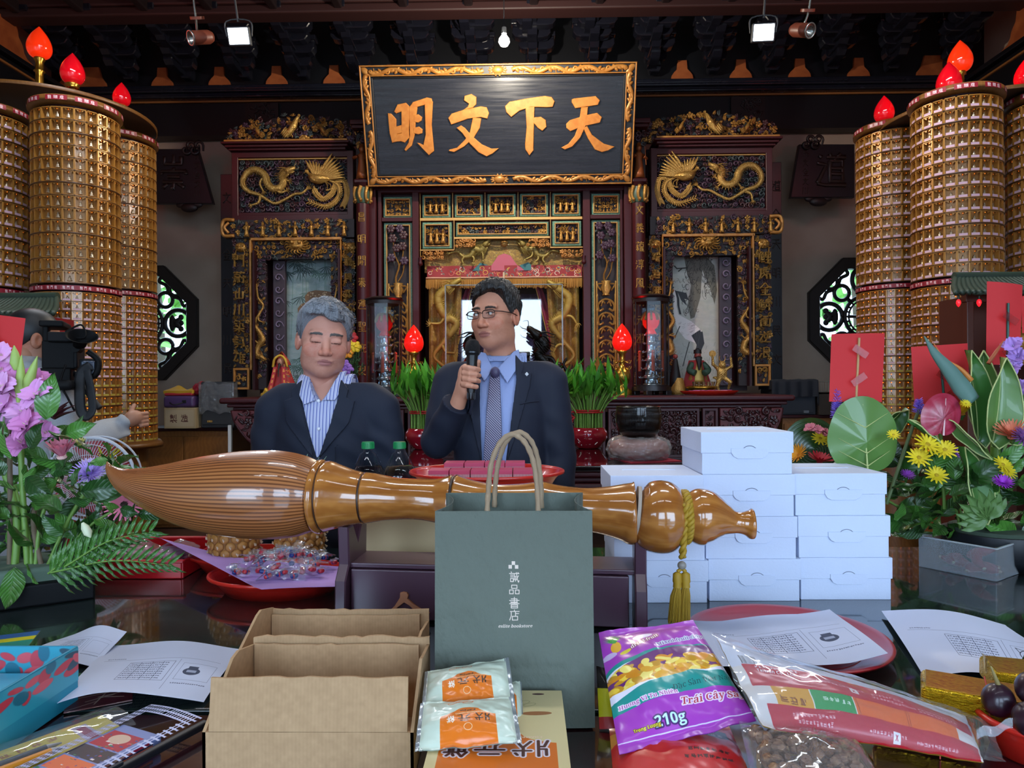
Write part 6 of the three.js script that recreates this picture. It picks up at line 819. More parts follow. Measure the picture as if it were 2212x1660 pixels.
// ---------------------------------------------------------------- the giant wooden writing brush on its stand
{
const z=(x)=>lerp(1.68,1.55,(x-232)/1398),base=onZ(1000,1090,1.6),t=thing('giant_brush','giant varnished wooden writing brush lying across the table','brush',base);
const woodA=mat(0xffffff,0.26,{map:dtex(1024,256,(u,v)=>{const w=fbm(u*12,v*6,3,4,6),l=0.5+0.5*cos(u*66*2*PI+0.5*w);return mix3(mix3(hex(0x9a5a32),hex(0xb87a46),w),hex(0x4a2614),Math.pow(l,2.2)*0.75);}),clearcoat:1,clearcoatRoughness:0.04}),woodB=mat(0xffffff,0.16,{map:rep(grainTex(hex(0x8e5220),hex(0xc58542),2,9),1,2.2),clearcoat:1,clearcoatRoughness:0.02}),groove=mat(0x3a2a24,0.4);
const run=(name,pr,m,n=56,ridge=0,sub=6)=>{const c=smoothPts(pr.map(([x,y])=>V(x,y,0)),(pr.length-1)*sub),r=smoothPts(pr.map(([x,,q])=>V(x,q,0)),(pr.length-1)*sub),P=c.map((q)=>onZ(q.x,q.y,z(q.x)).sub(base));return part(name,sweep(P,(s)=>{const i=Math.round(s*(r.length-1));return max(0.0015,r[i].y/FOC*z(r[i].x));},n,{up:V(0,0,1),ridge}),m,t);};
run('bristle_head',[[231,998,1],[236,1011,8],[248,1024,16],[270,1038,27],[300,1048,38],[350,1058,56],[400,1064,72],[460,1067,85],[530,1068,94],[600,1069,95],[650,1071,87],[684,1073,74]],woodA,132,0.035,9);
run('ferrule_ring',[[683,1073,72],[688,1073,79],[695,1073,80],[701,1073,76]],woodB,56,0,8);
run('handle_section',[[704,1072,74],[708,1072,76],[725,1073,71],[760,1075,60],[780,1076,56],[786,1076,55]],woodB);run('groove',[[700,1073,72],[705,1073,72]],groove);run('groove',[[785,1076,53],[791,1076,53]],groove);
run('handle_section',[[790,1076,56],[810,1076,53],[850,1078,46],[900,1079,44],[945,1082,48],[972,1084,57],[979,1084,58]],woodB);run('groove',[[977,1084,55],[983,1084,55]],groove);
run('handle_section',[[982,1084,58],[1010,1086,50],[1070,1090,43],[1120,1092,46],[1165,1095,55]],woodB);run('groove',[[1164,1095,53],[1170,1095,53]],groove);
run('handle_section',[[1168,1096,56],[1200,1098,50],[1260,1101,46],[1310,1104,52],[1350,1107,62],[1366,1109,67],[1372,1109,64],[1374,1109,40]],woodB);run('cord_ring',[[1372,1109,58],[1380,1110,58]],mat(0xa89a8c,0.6));
run('gourd_bulb',[[1377,1112,48],[1382,1113,60],[1395,1115,71],[1424,1117,78],[1452,1117,74],[1470,1117,60],[1479,1117,44]],woodB,56,0,8);run('gourd_neck',[[1474,1117,44],[1488,1117,44]],woodB);
run('gourd_bulb',[[1482,1117,44],[1490,1117,52],[1508,1117,60],[1525,1117,59],[1545,1120,50],[1565,1124,36],[1582,1128,26],[1598,1130,23],[1612,1131,27],[1622,1132,33],[1628,1132,31],[1630,1132,10]],woodB,56,0,8);
// tassel cord
const yl=mat(0xa8841c,0.6),Q=(px,py,dz=0)=>onZ(px,py,z(1480)-0.07+dz).sub(base),c0=onZ(1480,1117,z(1480)).sub(base),rr=50/FOC*z(1480),rope=[];
for (let k=0;k<3;k++) rope.push(sweep([...Array(61)].map((_,i)=>{const a=i/60*2*PI,b=a*10+k*2.1;return V(c0.x+cos(b)*0.006,c0.y+cos(a)*(rr+sin(b)*0.005),c0.z+sin(a)*(rr+sin(b)*0.005));}),0.0052,6));
for (let k=0;k<2;k++) rope.push(sweep([...Array(30)].map((_,i)=>{const s=i/29,b=s*22+k*PI;return Q(lerp(1482,1474,s),lerp(1090,1206,s),0.02).add(V(cos(b)*0.004,0,sin(b)*0.004));}),0.005,6));
part('tassel_cord',rope,yl,t);part('stone_bead',ball(0.0095,Q(1473,1222).x,Q(1473,1222).y,Q(1473,1222).z,1,0.95,1,14),mat(0x8f8a82,0.4),t);
[[1463,1236,1456,1342],[1481,1236,1477,1340]].forEach(([x0,y0,x1,y1],k)=>{seed(k+5);const g=[],a=Q(x0,y0),b=Q(x1,y1);for (let i=0;i<90;i++){const q=i*2.4,r=Math.sqrt(i/90),e=V(b.x+cos(q)*r*0.013,b.y+rnd(-0.006,0.003),b.z+sin(q)*r*0.013);g.push(sweep([V(a.x+cos(q)*r*0.006,a.y-0.03,a.z+sin(q)*r*0.006),V(lerp(a.x,b.x,0.5)+cos(q)*r*0.011,lerp(a.y,b.y,0.5),lerp(a.z,b.z,0.5)+sin(q)*r*0.011),e],0.0011,4));}part('tassel_threads',g,yl,t,null,'stuff');part('tassel_head',lathe([[0.003,0.0],[0.009,-0.004],[0.01,-0.02],[0.0085,-0.024],[0.0095,-0.032]],14).translate(a.x,a.y,a.z),yl,t);part('cord_loop',tube([Q(1473,1228),Q((1473+x0)/2,1232),a],0.004,6,6),yl,t);});
}
{// stand
const L=onT(738,1338),R=onT(1384,1362),t=thing('brush_stand','purplish maroon wooden stand under the giant brush with a wooden character on its panel','stand',[(L.x+R.x)/2,TY,(L.z+R.z)/2],Math.atan2(-(R.z-L.z),R.x-L.x)),w=hyp(R.x-L.x,R.z-L.z),m=mat(0x4a2f3e,0.3,{metres:true,clearcoat:0.4,clearcoatRoughness:0.2});
const side=(h)=>extrude([[-0.09,0],[0.09,0],[0.085,h*0.45],[0.06,h*0.6],[0.065,h],[0.03,h],[0,h-0.045],[-0.03,h],[-0.065,h],[-0.06,h*0.6],[-0.085,h*0.45]],0.02,0.003).rotateY(PI/2);
part('side_plate',side(0.215).translate(-w/2,0,-0.05),m,t);part('side_plate',side(0.208).translate(w/2-0.01,0,-0.05),m,t);
part('cross_board',rbox(w-0.02,0.012,0.12,0.003,0,0.125,-0.06),m,t);part('front_panel',rbox(w-0.05,0.112,0.014,0.003,0,0.062,0.0),m,t);part('back_panel',rbox(w-0.05,0.112,0.014,0.003,0,0.062,-0.11),m,t);
const K=(x,y)=>{const p=t.worldToLocal(onZ(680+x/3.95,940+y/3.95,1.62));return [p.x,p.y];};t.updateMatrixWorld(true);
part('wooden_character',extrude([[748,1328],[775,1320],[805,1325],[820,1348],[812,1378],[870,1425],[950,1475],[1003,1490],[995,1500],[950,1532],[900,1500],[830,1435],[783,1408],[730,1450],[660,1510],[640,1500],[700,1440],[745,1370]].map(([x,y])=>K(x,y)),0.006,0.001).translate(0,0,0.008),mat(0xa86c4a,0.6),t);
}
// ---------------------------------------------------------------- white cake boxes
{
const card=mat(0xcad4ea,0.75,{metres:true,bumpMap:rep(FINE,4),bumpScale:0.0003}),Wd=0.2275,Hh=0.1045,line=mat(0x7c8498,0.8);
const lidG=merge([rbox(Wd,0.052,Wd,0.0015,0,Hh-0.026,0)]),baseG=rbox(Wd-0.006,Hh-0.05,Wd-0.006,0.0015,0,(Hh-0.05)/2,0),tabG=extrude([[-0.046,0.012],[-0.046,0.002],[-0.04,-0.008],[-0.03,-0.0135],[0.03,-0.0135],[0.04,-0.008],[0.046,0.002],[0.046,0.012]],0.0022,0.0004).translate(0.006,Hh-0.052,Wd/2),arcG=sweep([...Array(15)].map((_,i)=>V(0.006+cos(i/14*PI)*0.019,Hh-0.05+sin(i/14*PI)*0.016,Wd/2+0.0004)),0.0009,4),flapG=extrude([[-0.07,0],[0.07,0],[0.055,0.04],[-0.055,0.04]],0.0012,0.0002).rotateX(-PI/2).translate(0,Hh,0.0);
const proto=thing('cake_box','x','box',[0,TY,0],0,'stacked white cake boxes');part('lid',lidG,card,proto);part('base',baseG,card,proto);part('tab',tabG,card,proto);part('thumb_cut',arcG,line,proto);part('top_flap',flapG,card,proto);
const P=[[1730,1297,0,'white cake box at the bottom of the right stack',1926],[1725,1297,1,'white cake box in the middle of the right stack',1923],[1717,1297,2,'white cake box topping the right stack',1917],[1530,1300,0,'white cake box at the bottom of the middle stack',1730],[1523,1300,1,'white cake box second from the bottom of the middle stack',1723],[1520,1300,2,'white cake box directly under the topmost box of all',1718],[1517,1300,3,'white cake box highest of all, topping the middle stack',1714],[1330,1304,0,'white cake box at the bottom of the left stack behind the stand',1529],[1326,1304,1,'white cake box in the middle of the left stack behind the gourd end',1524],[1319,1304,2,'white cake box topping the left stack with its top seen',1521]];
P.forEach(([x0,y,k,label,x1],i)=>{const f=onT((x0+x1)/2,y),xx=onZ((x0+x1)/2,1200,-f.z).x,p=V(xx,TY+k*Hh,f.z-Wd/2);i?copyOf(proto,p,0,label):(proto.position.copy(p),proto.userData.label=label);});
}
// ---------------------------------------------------------------- paper bag
{
const z=1.115,a=onZ(940,1106,z),b=onZ(1279,1100,z),w=b.x-a.x,h=a.y-TY,t=thing('paper_bag','grey-green paper shopping bag with twisted handles and a pale bookshop print','bag',[(a.x+b.x)/2,TY+0.001,-z]),D=0.085;
const kraft=mat(0x5e665c,0.8,{bumpMap:rep(NOISE,2),bumpScale:0.004}),face=mat(0xffffff,0.8,{bumpMap:rep(NOISE,2),bumpScale:0.004,map:canvas(1024,1400,(g,W,H)=>{g.fillStyle='#5e665c';g.fillRect(0,0,W,H);seed(8);for (let i=0;i<6000;i++){g.fillStyle=pick(['rgba(70,80,74,.12)','rgba(120,130,122,.12)']);g.fillRect(rnd(0,W),rnd(0,H),rnd(1,4),rnd(1,3));}const s=W/347,c='#dcccbe',X=(x)=>(x-941)*s,Y=(y)=>(y-1104)*s;g.fillStyle=c;for (const [x,y] of [[1110,1213],[1103,1221],[1117,1221]]) g.fillRect(X(x),Y(y),7.5*s,8*s);[...'誠品書店'].forEach((ch,i)=>ink(g,ch,X(1104),Y(1236+i*27),23*s,23*s,5.2,c));g.font='italic bold 27px serif';g.textAlign='center';g.fillStyle=c;g.fillText('eslite bookstore',X(1117),Y(1355));})});
seed(14);
part('front',slab((u,v)=>{const fl=sin(PI*u)*sin(PI*min(1,v+0.15)),cr=0.004*(vnoise(u*5+3,v*7,2)-0.5)+(abs(v-0.28)<0.012?-0.0015:0);return [(u-0.5)*w*lerp(1.02,1,v),v*h,D*0.02+fl*0.01+cr*fl*1.6];},0.0008,50,60),face,t);
part('back',slab((u,v)=>[(0.5-u)*w*0.93,v*h*1.045,-D*lerp(1.4,1,v)-0.004*fbm(u*5,v*5)],0.0008,20,20),kraft,t);
for (const s of [-1,1]) part('gusset',slab((u,v)=>{const k=(s>0?u:1-u);return [s*(w/2*lerp(1.0,0.94,k)-0.02*sin(PI*k)*v),v*h*lerp(1,1.045,k),-D*k*lerp(1.4,1,v)];},0.0008,10,20),kraft,t);
part('bottom',box(w*0.96,0.002,D*1.2,0,0.002,-D*0.65),kraft,t);
const hm=mat(0xc4a888,0.85,{bumpMap:rep(FINE,1,30),bumpScale:0.002}),hd=(pts,zz)=>{const P=smoothPts(pts.map(([x,y])=>onZ(x,y,z-zz).sub(t.position)),50);return sweep(P,(s)=>0.0042+0.0005*sin(s*90),8);};
part('handle',hd([[1052,1112],[1055,1060],[1062,1000],[1082,955],[1105,939],[1128,950],[1148,985],[1159,1040],[1163,1110]],-0.006),hm,t);part('handle',hd([[1068,1096],[1070,1050],[1078,995],[1098,948],[1122,934],[1145,950],[1160,985],[1168,1040],[1170,1098]],-D+0.008),hm,t);
}
// ---------------------------------------------------------------- cartons, trays, bowls, bottles
const kraftTex=dtex(512,512,(u,v)=>mix3(hex(0xa88560),hex(0xc09c74),clamp(fbm(u*40,v*40,2,3,40)*0.8+0.25*sin(u*2*PI*64)*0.3)));
const kraftM=mat(0xffffff,0.85,{metres:true,map:rep(kraftTex,3)}),rawEdge=mat(0xb8a68a,0.9),tanM=mat(0xb8a27a,0.7,{metres:true});
function openCarton(label,x,zf,zb,wf,wb,heights,flap){
const t=thing('carton',label,'box',[x,TY,-(zf+zb)/2]),d=zb-zf,th=0.0045,[hf,hb,hl,hr]=heights,tear=(n,x0,x1,h,amp)=>{const p=[[x0,0],[x1,0]];for (let i=0;i<=n;i++) p.push([lerp(x1,x0,i/n),h+amp*(vnoise(i*0.7,h*99)-0.5)]);return p;};
const edge=(g)=>g,wallG=(x0,x1,h,amp)=>extrude(tear(26,x0,x1,h,amp),th,0);
const f=part('front_wall',wallG(-wf/2,wf/2,hf-flap,0.0005).translate(0,0,d/2-th),kraftM,t);
if (flap>0) part('front_flap',place(wallG(-wf*0.47,wf*0.47,flap,0.003),0,hf-flap,d/2-th,-0.12),kraftM,t);
part('back_wall',wallG(-wb/2,wb/2,hb,0.006).translate(0,0,-d/2),kraftM,t);part('inner_ply',wallG(-wb/2+0.01,wb/2-0.012,hb-0.008,0.004).translate(-0.004,0,-d/2+0.012),kraftM,t);
for (const [s,h] of [[-1,hl],[1,hr]]){const g=extrude([[0,0],[d,0],[d,h*0.94],[d*0.62,h*(s<0?1.06:1.0)],[d*0.5,h*1.03],[0,(hf-flap)*1.0]],th,0).rotateY(PI/2);part('side_wall',g.applyMatrix4(new THREE.Matrix4().makeShear(0,0,0,0,(wf-wb)/2/d*-s*-1,0)).translate(s*wf/2-(s>0?th:0),0,d/2),kraftM,t);}
part('floor',box(wb,0.004,d,0,0.003,0),kraftM,t);
return t;
}
{const f=onZ(664,1500,0.97),g=openCarton('torn open cardboard box nearest the camera with a folded front flap',f.x,0.97,1.155,0.292,0.288,[0.135,0.13,0.125,0.125],0.072);const b=onZ(733,1400,1.26);openCarton('torn cardboard box standing behind the nearest open carton',b.x,1.175,1.34,0.298,0.3,[0.095,0.116,0.126,0.1],0);}
{
const c=onZ(1015,1100,1.86),t=thing('carton','plain tan carton behind the brush under the red bowl','box',[c.x,TY,-2.06]);part('body',rbox(0.56,0.212,0.36,0.003,0,0.106,0),tanM,t);part('top_flap',rbox(0.54,0.003,0.17,0.001,0,0.214,0.09,0.02),tanM,t);part('tape',box(0.05,0.002,0.36,0,0.217,0),mat(0xc9bfa0,0.2),t);
const redP=mat(0xc4241a,0.28,{clearcoat:0.3}),redD=mat(0xa81a24,0.3,{clearcoat:0.3});
const bowl=(label,p,r,h,sz=1,m=redP)=>{const o=thing('red_bowl',label,'bowl',p,0,'red plastic bowls');part('bowl',lathe([[0,0.006],[r*0.72,0.006],[r*0.94,h-0.01],[r*0.985,h-0.004],[r,h-0.004],[r*1.01,h+0.002],[r,h+0.004],[r*0.95,h-0.001],[r*0.76,0.0],[0,0]],60).scale(1,1,sz),m,o);part('rim',place(new THREE.TorusGeometry(r*0.995,0.005,8,60),0,h,0,PI/2,0,0,[1,1,1]).scale(1,1,sz),m,o);return o;};
const bp=onZ(1052,1060,2.06),b1=bowl('wide red plastic bowl full of pink boxes behind the brush',[bp.x,TY+0.219,-2.06],0.222,0.068,0.8);
const pinkTop=mat(0xb8405e,0.7),pale=mat(0xb88a8e,0.75,{metres:true,map:rep(grainTex(hex(0xe8dcd8),hex(0xffffff),3,20),6)}),nth=['leftmost','second from left','middle','fourth from left','rightmost'];
for (let r=0;r<2;r++) for (let i=0;i<5;i++){if (r&&i>3) continue;const o=thing('pink_box',r?['leftmost','second','third','rightmost'][i] + ' pink-topped box in the back row inside the red bowl':nth[i] + ' pink-topped box in the front row inside the red bowl','box',[b1.position.x-0.128+(i+r*0.6)*0.0585,b1.position.y+0.012,b1.position.z+0.075-r*0.075],0,'pink-topped small boxes in the red bowl');part('box_body',rbox(0.056,0.062+r*0.012,0.066,0.0015,0,0.031+r*0.006,0),pale,o);part('lid',rbox(0.0565,0.012,0.0665,0.0015,0,0.066+r*0.012,0),pinkTop,o);}
[[795,'water bottle with green cap left of its twin behind the brush'],[863,'water bottle with green cap right of its twin behind the brush']].forEach(([px,label])=>{const q=onZ(px,960,2.2),o=thing('water_bottle',label,'bottle',[q.x,TY,-2.2],0,'water bottles with green caps'),h=q.y-TY;part('bottle',lathe([[0,0.002],[0.05,0],[0.054,0.01],[0.052,0.08],[0.054,0.16],[0.056,h-0.105],[0.052,h-0.085],[0.026,h-0.03],[0.015,h-0.022],[0.015,h-0.008]],40),mat(0xf2f8fa,0.03,{transmission:1,thickness:0,ior:1.5}),o);part('water',lathe([[0,0.004],[0.05,0.004],[0.0505,0.08],[0.053,h-0.105],[0.04,h-0.068],[0,h-0.067]],36),mat(0xffffff,0.0,{transmission:1,thickness:0.1,ior:1.33}),o);part('label',cyl(0.0566,0.0566,0.055,0,h-0.15,0,40,0,0,0,true),mat(0xb02838,0.4),o);part('cap',[cyl(0.0185,0.019,0.021,0,h-0.003,0,28),...[...Array(28)].map((_,i)=>box(0.0012,0.016,0.002,cos(i/28*2*PI)*0.019,h-0.004,sin(i/28*2*PI)*0.019,0,-i/28*2*PI+PI/2,0))],mat(0x1d8a4e,0.4),o);});
// left: rectangular tray of packed sweets, pineapples in a bowl, candy plate
const tp=onT(395,1150,TY+0.04),tr=thing('red_tray','rectangular red plastic tray with pink wrapped packets left of the pineapples','tray',[tp.x,TY,-2.12]);part('tray',[rbox(0.42,0.006,0.3,0.002,0,0.003,0),...[[0.42,0.008,0,0.15],[0.42,0.008,0,-0.15],[0.008,0.3,0.21,0],[0.008,0.3,-0.21,0]].map(([a,b,x,q])=>rbox(a,0.05,b,0.003,x,0.026,q)),...[1,-1].map((s)=>rbox(0.44,0.008,0.02,0.003,0,0.05,s*0.153))],mat(0xb4141c,0.3),tr);
seed(22);['leftmost','middle','rightmost'].forEach((w,i)=>{const o=thing('sweet_packet',w + ' clear packet of pink sweets in the rectangular red tray','packet',[tp.x-0.12+i*0.12,TY+0.012,-2.08],0,'clear packets in the rectangular tray');part('sweets',[...Array(8)].map((_,k)=>rbox(0.045,0.02,0.045,0.008,(k % 2-0.5)*0.05,0.014+(k>>2)*0.021,((k>>1) % 2-0.5)*0.06)),mat(0xb87a94,0.5),o);part('wrap',sheet((u,v)=>[(u-0.5)*0.115,0.052-0.03*(abs(u-0.5)**2*3)+0.012*fbm(u*9+i,v*9),(v-0.5)*0.15],18,18),mat(0xf0f0f4,0.1,{transmission:0.85,thickness:0}),o);});
const pb=onT(575,1215),bw=bowl('red plastic bowl holding two pineapples',[pb.x,TY,-2.07],0.19,0.045,0.6),skin=mat(0xffffff,0.6,{map:blotch(hex(0x8a5a2c),hex(0xb88a4a),8)}),eyeM=mat(0xb07a3a,0.5),tipM=mat(0xd8c0a0,0.6),leafM=mat(0x7a9a84,0.5);
[[506,'left pineapple standing in the red bowl, its crown above the brush',0],[648,'right pineapple standing in the red bowl behind the brush',0.02]].forEach(([px,label,dz],n)=>{const q=onZ(px,1195,2.05+dz),o=thing('pineapple',label,'pineapple',[q.x,TY+0.008,-2.05-dz],0,'pair of pineapples'),r=0.07,h=0.2;seed(40+n);part('flesh',lathe([[0,0],[0.05,0.004],[0.064,0.04],[0.068,0.1],[0.062,0.16],[0.04,0.195],[0,0.2]],30),skin,o);
for (let j=0;j<9;j++) for (let i=0;i<13;i++){const a=(i+j % 2/2)/13*2*PI,y=0.014+j*0.021,rr=[0.058,0.064,0.067,0.069,0.0695,0.068,0.065,0.059,0.048][j],e=part('eye',place(new THREE.SphereGeometry(0.0155,7,5),sin(a)*rr*0.97,y,cos(a)*rr*0.97,0,a,0,[1,0.85,0.42]),eyeM,o);part('bract',place(new THREE.ConeGeometry(0.005,0.014,4),sin(a)*rr*1.09,y+0.001,cos(a)*rr*1.09,0.9,a,0),tipM,e);}
for (let i=0;i<26;i++){const a=i*2.4,k=i/26,l=lerp(0.07,0.15,1-abs(k-0.6)),s=lerp(0.045,0.012,k);part('crown_leaf',slab((u,v)=>{const c=l*v,bend=lerp(0.7,0.1,k)*v*v,w=(u-0.5)*0.018*(1-v*0.92);return [sin(a)*(s+bend*l)+cos(a)*w,h-0.01+c*lerp(0.75,1,k),cos(a)*(s+bend*l)-sin(a)*w];},0.0012,2,5),leafM,o);}});
const cp=onT(608,1238,TY+0.045),cb=bowl('large shallow red plate heaped with wrapped candies',[cp.x,TY,-1.86],0.185,0.045,0.72,redP),pur=mat(0xb48ed2,0.8),cell=mat(0xeef2f8,0.08,{transmission:0.9,thickness:0}),sweet=[mat(0xa81c2a,0.4),mat(0x1c2a6a,0.4),mat(0xb03040,0.4)];
const pp=[[332,1160,0.075],[505,1200,0.06],[735,1225,0.052],[455,1262,0.07],[560,1280,0.052],[735,1268,0.055]].map(([x,y,l])=>onT(x,y,TY+l)),us=solo('purple_paper',slab((u,v)=>{const a=u<0.45?pp[0].clone().lerp(pp[1],u/0.45):pp[1].clone().lerp(pp[2],(u-0.45)/0.55),b=u<0.45?pp[0].clone().add(V(0.01,0.01,0.02)).lerp(pp[4],u/0.45):pp[4].clone().lerp(pp[5],(u-0.45)/0.55);const q=a.lerp(b,v);q.y+=0.012*sin(u*PI)*(v-0.5);return q;},0.0006,30,8),pur,'purple printed sheet of paper under the candies on the red plate','paper');
seed(23);let proto;for (let i=0;i<60;i++){const q=Math.sqrt(rnd())*0.142,a=rnd(0,2*PI),p=V(cb.position.x+0.02+cos(a)*q,TY+0.062+(0.142-q)*0.3+rnd(0,0.016),cb.position.z+0.025+sin(a)*q*0.66);if (i<3){proto=thing('wrapped_candy',['red candy with a blue stripe in crinkled clear wrap on the red plate','dark blue candy with a red stripe in crinkled clear wrap on the red plate','light red candy with a dark red stripe in crinkled clear wrap on the red plate'][i],'candy',p,[rnd(-0.4,0.4),rnd(0,6),rnd(-0.4,0.4)],'wrapped candies on the red plate');part('sweet',rbox(0.02,0.011,0.014,0.005,0,0,0),sweet[i],proto);part('stripe',rbox(0.007,0.0115,0.0145,0.005,0.002,0,0),sweet[(i+1) % 3],proto);part('wrapper',sheet((u,v)=>[(u-0.5)*0.06,0.009+0.01*(fbm(u*7+i*3,v*5)-0.3)-abs(u-0.5)*0.016,(v-0.5)*(0.018+0.034*abs(u-0.5))],12,8),cell,proto);cb.userData['p' + i]=proto;}else copyOf(cb.userData['p' + (i % 3)],p,[rnd(-0.5,0.5),rnd(0,6),rnd(-0.5,0.5)]);}
delete cb.userData.p0;delete cb.userData.p1;delete cb.userData.p2;
// right: plate under the paper, tub of crescent blocks, bowl with grapes
const pl=onT(1697,1376,TY+0.02),po=thing('red_plate','large round red plate under the white sheet at right','plate',[pl.x,TY,pl.z]);part('plate',lathe([[0,0.006],[0.14,0.006],[0.185,0.024],[0.198,0.026],[0.2,0.022],[0.15,0],[0,0]],60),redD,po);part('ring',place(new THREE.TorusGeometry(0.143,0.002,6,60),0,0.007,0,PI/2),redD,po);
const tb=onT(2092,1232),tub=thing('plastic_tub','frosted clear plastic tub holding red crescent blocks','tub',[tb.x,TY+0.001,tb.z],0.62),frost=mat(0xe4eaee,0.24,{transmission:0.86,thickness:0}),TW=0.15,TD=0.2,TH=0.088;part('tub_wall',[[0,TD/2,TW,0],[0,-TD/2,TW,0],[TW/2,0,TD,1],[-TW/2,0,TD,1]].map(([x,q,l,k])=>k?rbox(0.0022,TH,l,0.001,x,TH/2,q):rbox(l,TH,0.0022,0.001,x,TH/2,q)),frost,tub);part('tub_floor',rbox(TW,0.003,TD,0.001,0,0.0015,0),frost,tub);part('rim',[[0,TD/2,TW+0.006,0],[0,-TD/2,TW+0.006,0],[TW/2,0,TD,1],[-TW/2,0,TD,1]].map(([x,q,l,k])=>k?rbox(0.006,0.004,l,0.0015,x,TH,q):rbox(l,0.004,0.006,0.0015,x,TH,q)),mat(0xd4dade,0.3,{transmission:0.4,thickness:0}),tub);
const mb=mat(0xa81c24,0.35),mw=mat(0xc9a888,0.6);[[-0.02,0.045,0.05,0.4,0.3],[0.03,0.05,0.03,1.2,-0.3],[-0.04,0.03,-0.03,0.1,0],[0.035,0.018,-0.04,2.2,0.1],[-0.03,0.016,0.05,-0.5,0.1],[0.02,0.016,0.06,0.8,0]].forEach(([x,y,q,a,b],i)=>{const w=V(x*0.55,0,q*0.75).applyAxisAngle(V(0,1,0),0.62),o=thing('moon_block',['topmost red crescent wooden block in the frosted tub','red crescent block leaning behind the topmost one in the tub','red crescent block at the back left of the tub','red crescent block at the back right of the tub','red crescent block flat at the front left of the tub','red crescent block flat at the front right of the tub'][i],'divination block',[tub.position.x+w.x,TY+y,tub.position.z+w.z],[b,a+0.62,b*0.6],'red crescent blocks in the tub');part('block',tube([[-0.05,0,0.012],[-0.026,0,-0.006],[0,0,-0.012],[0.026,0,-0.006],[0.05,0,0.012]],[0.003,0.013,0.015,0.013,0.003],20,12),mb,o);part('worn_tip',[-1,1].map((s)=>ball(0.005,s*0.047,0,0.009,1.2,0.9,1,8)),mw,o);});
const gb=onT(2240,1625),go=bowl('red bowl with dark grapes cut off by the right edge',[gb.x,TY,gb.z],0.075,0.05,1,redP);seed(3);[[-0.055,0.075,0.0],[-0.045,0.07,0.05],[-0.02,0.1,0.02],[0.0,0.08,0.05],[-0.03,0.05,-0.03],[0.02,0.06,-0.01]].forEach(([x,y,q],i)=>{const o=thing('grape',['dark purple grape with a stub of stem','dark purple grape nearest the camera in the right bowl','dark purple grape highest in the right bowl','dark purple grape partly out of the frame','dark purple grape low at the back of the bowl','dark purple grape deep in the right bowl'][i],'grape',[go.position.x+x,TY+y,go.position.z+q],0,'dark grapes in the red bowl');part('berry',ball(0.022,0,0,0,1,1.1,1,18),mat(0x2a1220,0.35,{clearcoat:0.3}),o);if (!i) part('stem',tube([[0,0.022,0],[-0.006,0.034,0.003],[-0.012,0.05,0.002]],[0.004,0.0015],8,6),mat(0x8a7a4a,0.7),o);});
}
{// electric fan behind the left flowers
const c=onZ(196,1036,2.7),t=thing('electric_fan','white wire-guarded electric fan behind the left flowers','fan',[c.x,0,c.z],0.15),r=0.16,y=c.y,wm=mat(0xb4b8c0,0.4),bm=mat(0x9a3038,0.35);
part('guard_ring',[0,1].map((k)=>place(new THREE.TorusGeometry(r,k?0.004:0.0065,8,60),0,y,k*-0.07)),wm,t);part('guard_wire',[...Array(84)].map((_,i)=>{const a=i/84*2*PI;return tube([[cos(a)*0.035,y+sin(a)*0.035,0.035],[cos(a)*r*0.7,y+sin(a)*r*0.7,0.03],[cos(a)*r,y+sin(a)*r,0]],0.0013,6,4);}).concat([0.6,0.85].map((k)=>place(new THREE.TorusGeometry(r*k,0.0015,5,50),0,y,0.026))),wm,t,null,'stuff');
for (let k=0;k<4;k++) part('blade',sheet((u,v)=>{const a=k*PI/2+(u-0.5)*1.1*(0.5+v*0.5),q=0.03+v*(r-0.045);return [cos(a)*q,y+sin(a)*q,-0.035+(u-0.5)*0.05];},8,6),bm,t);part('hub',lathe([[0,0.04],[0.03,0.036],[0.035,-0.02],[0.05,-0.08],[0.04,-0.16],[0,-0.17]],24).rotateX(PI/2).translate(0,y,0),wm,t);part('pole',cyl(0.014,0.016,y-0.04,0,(y-0.04)/2,-0.11,14),wm,t);part('foot',lathe([[0,0.03],[0.12,0.025],[0.16,0.01],[0.16,0],[0,0]],30).translate(0,0,-0.11),wm,t);
}
// ---------------------------------------------------------------- people
const skinM=mat(0xffffff,0.48,{vertexColors:true,specularIntensity:0.7}),hairM=mat(0xffffff,0.5,{vertexColors:true});
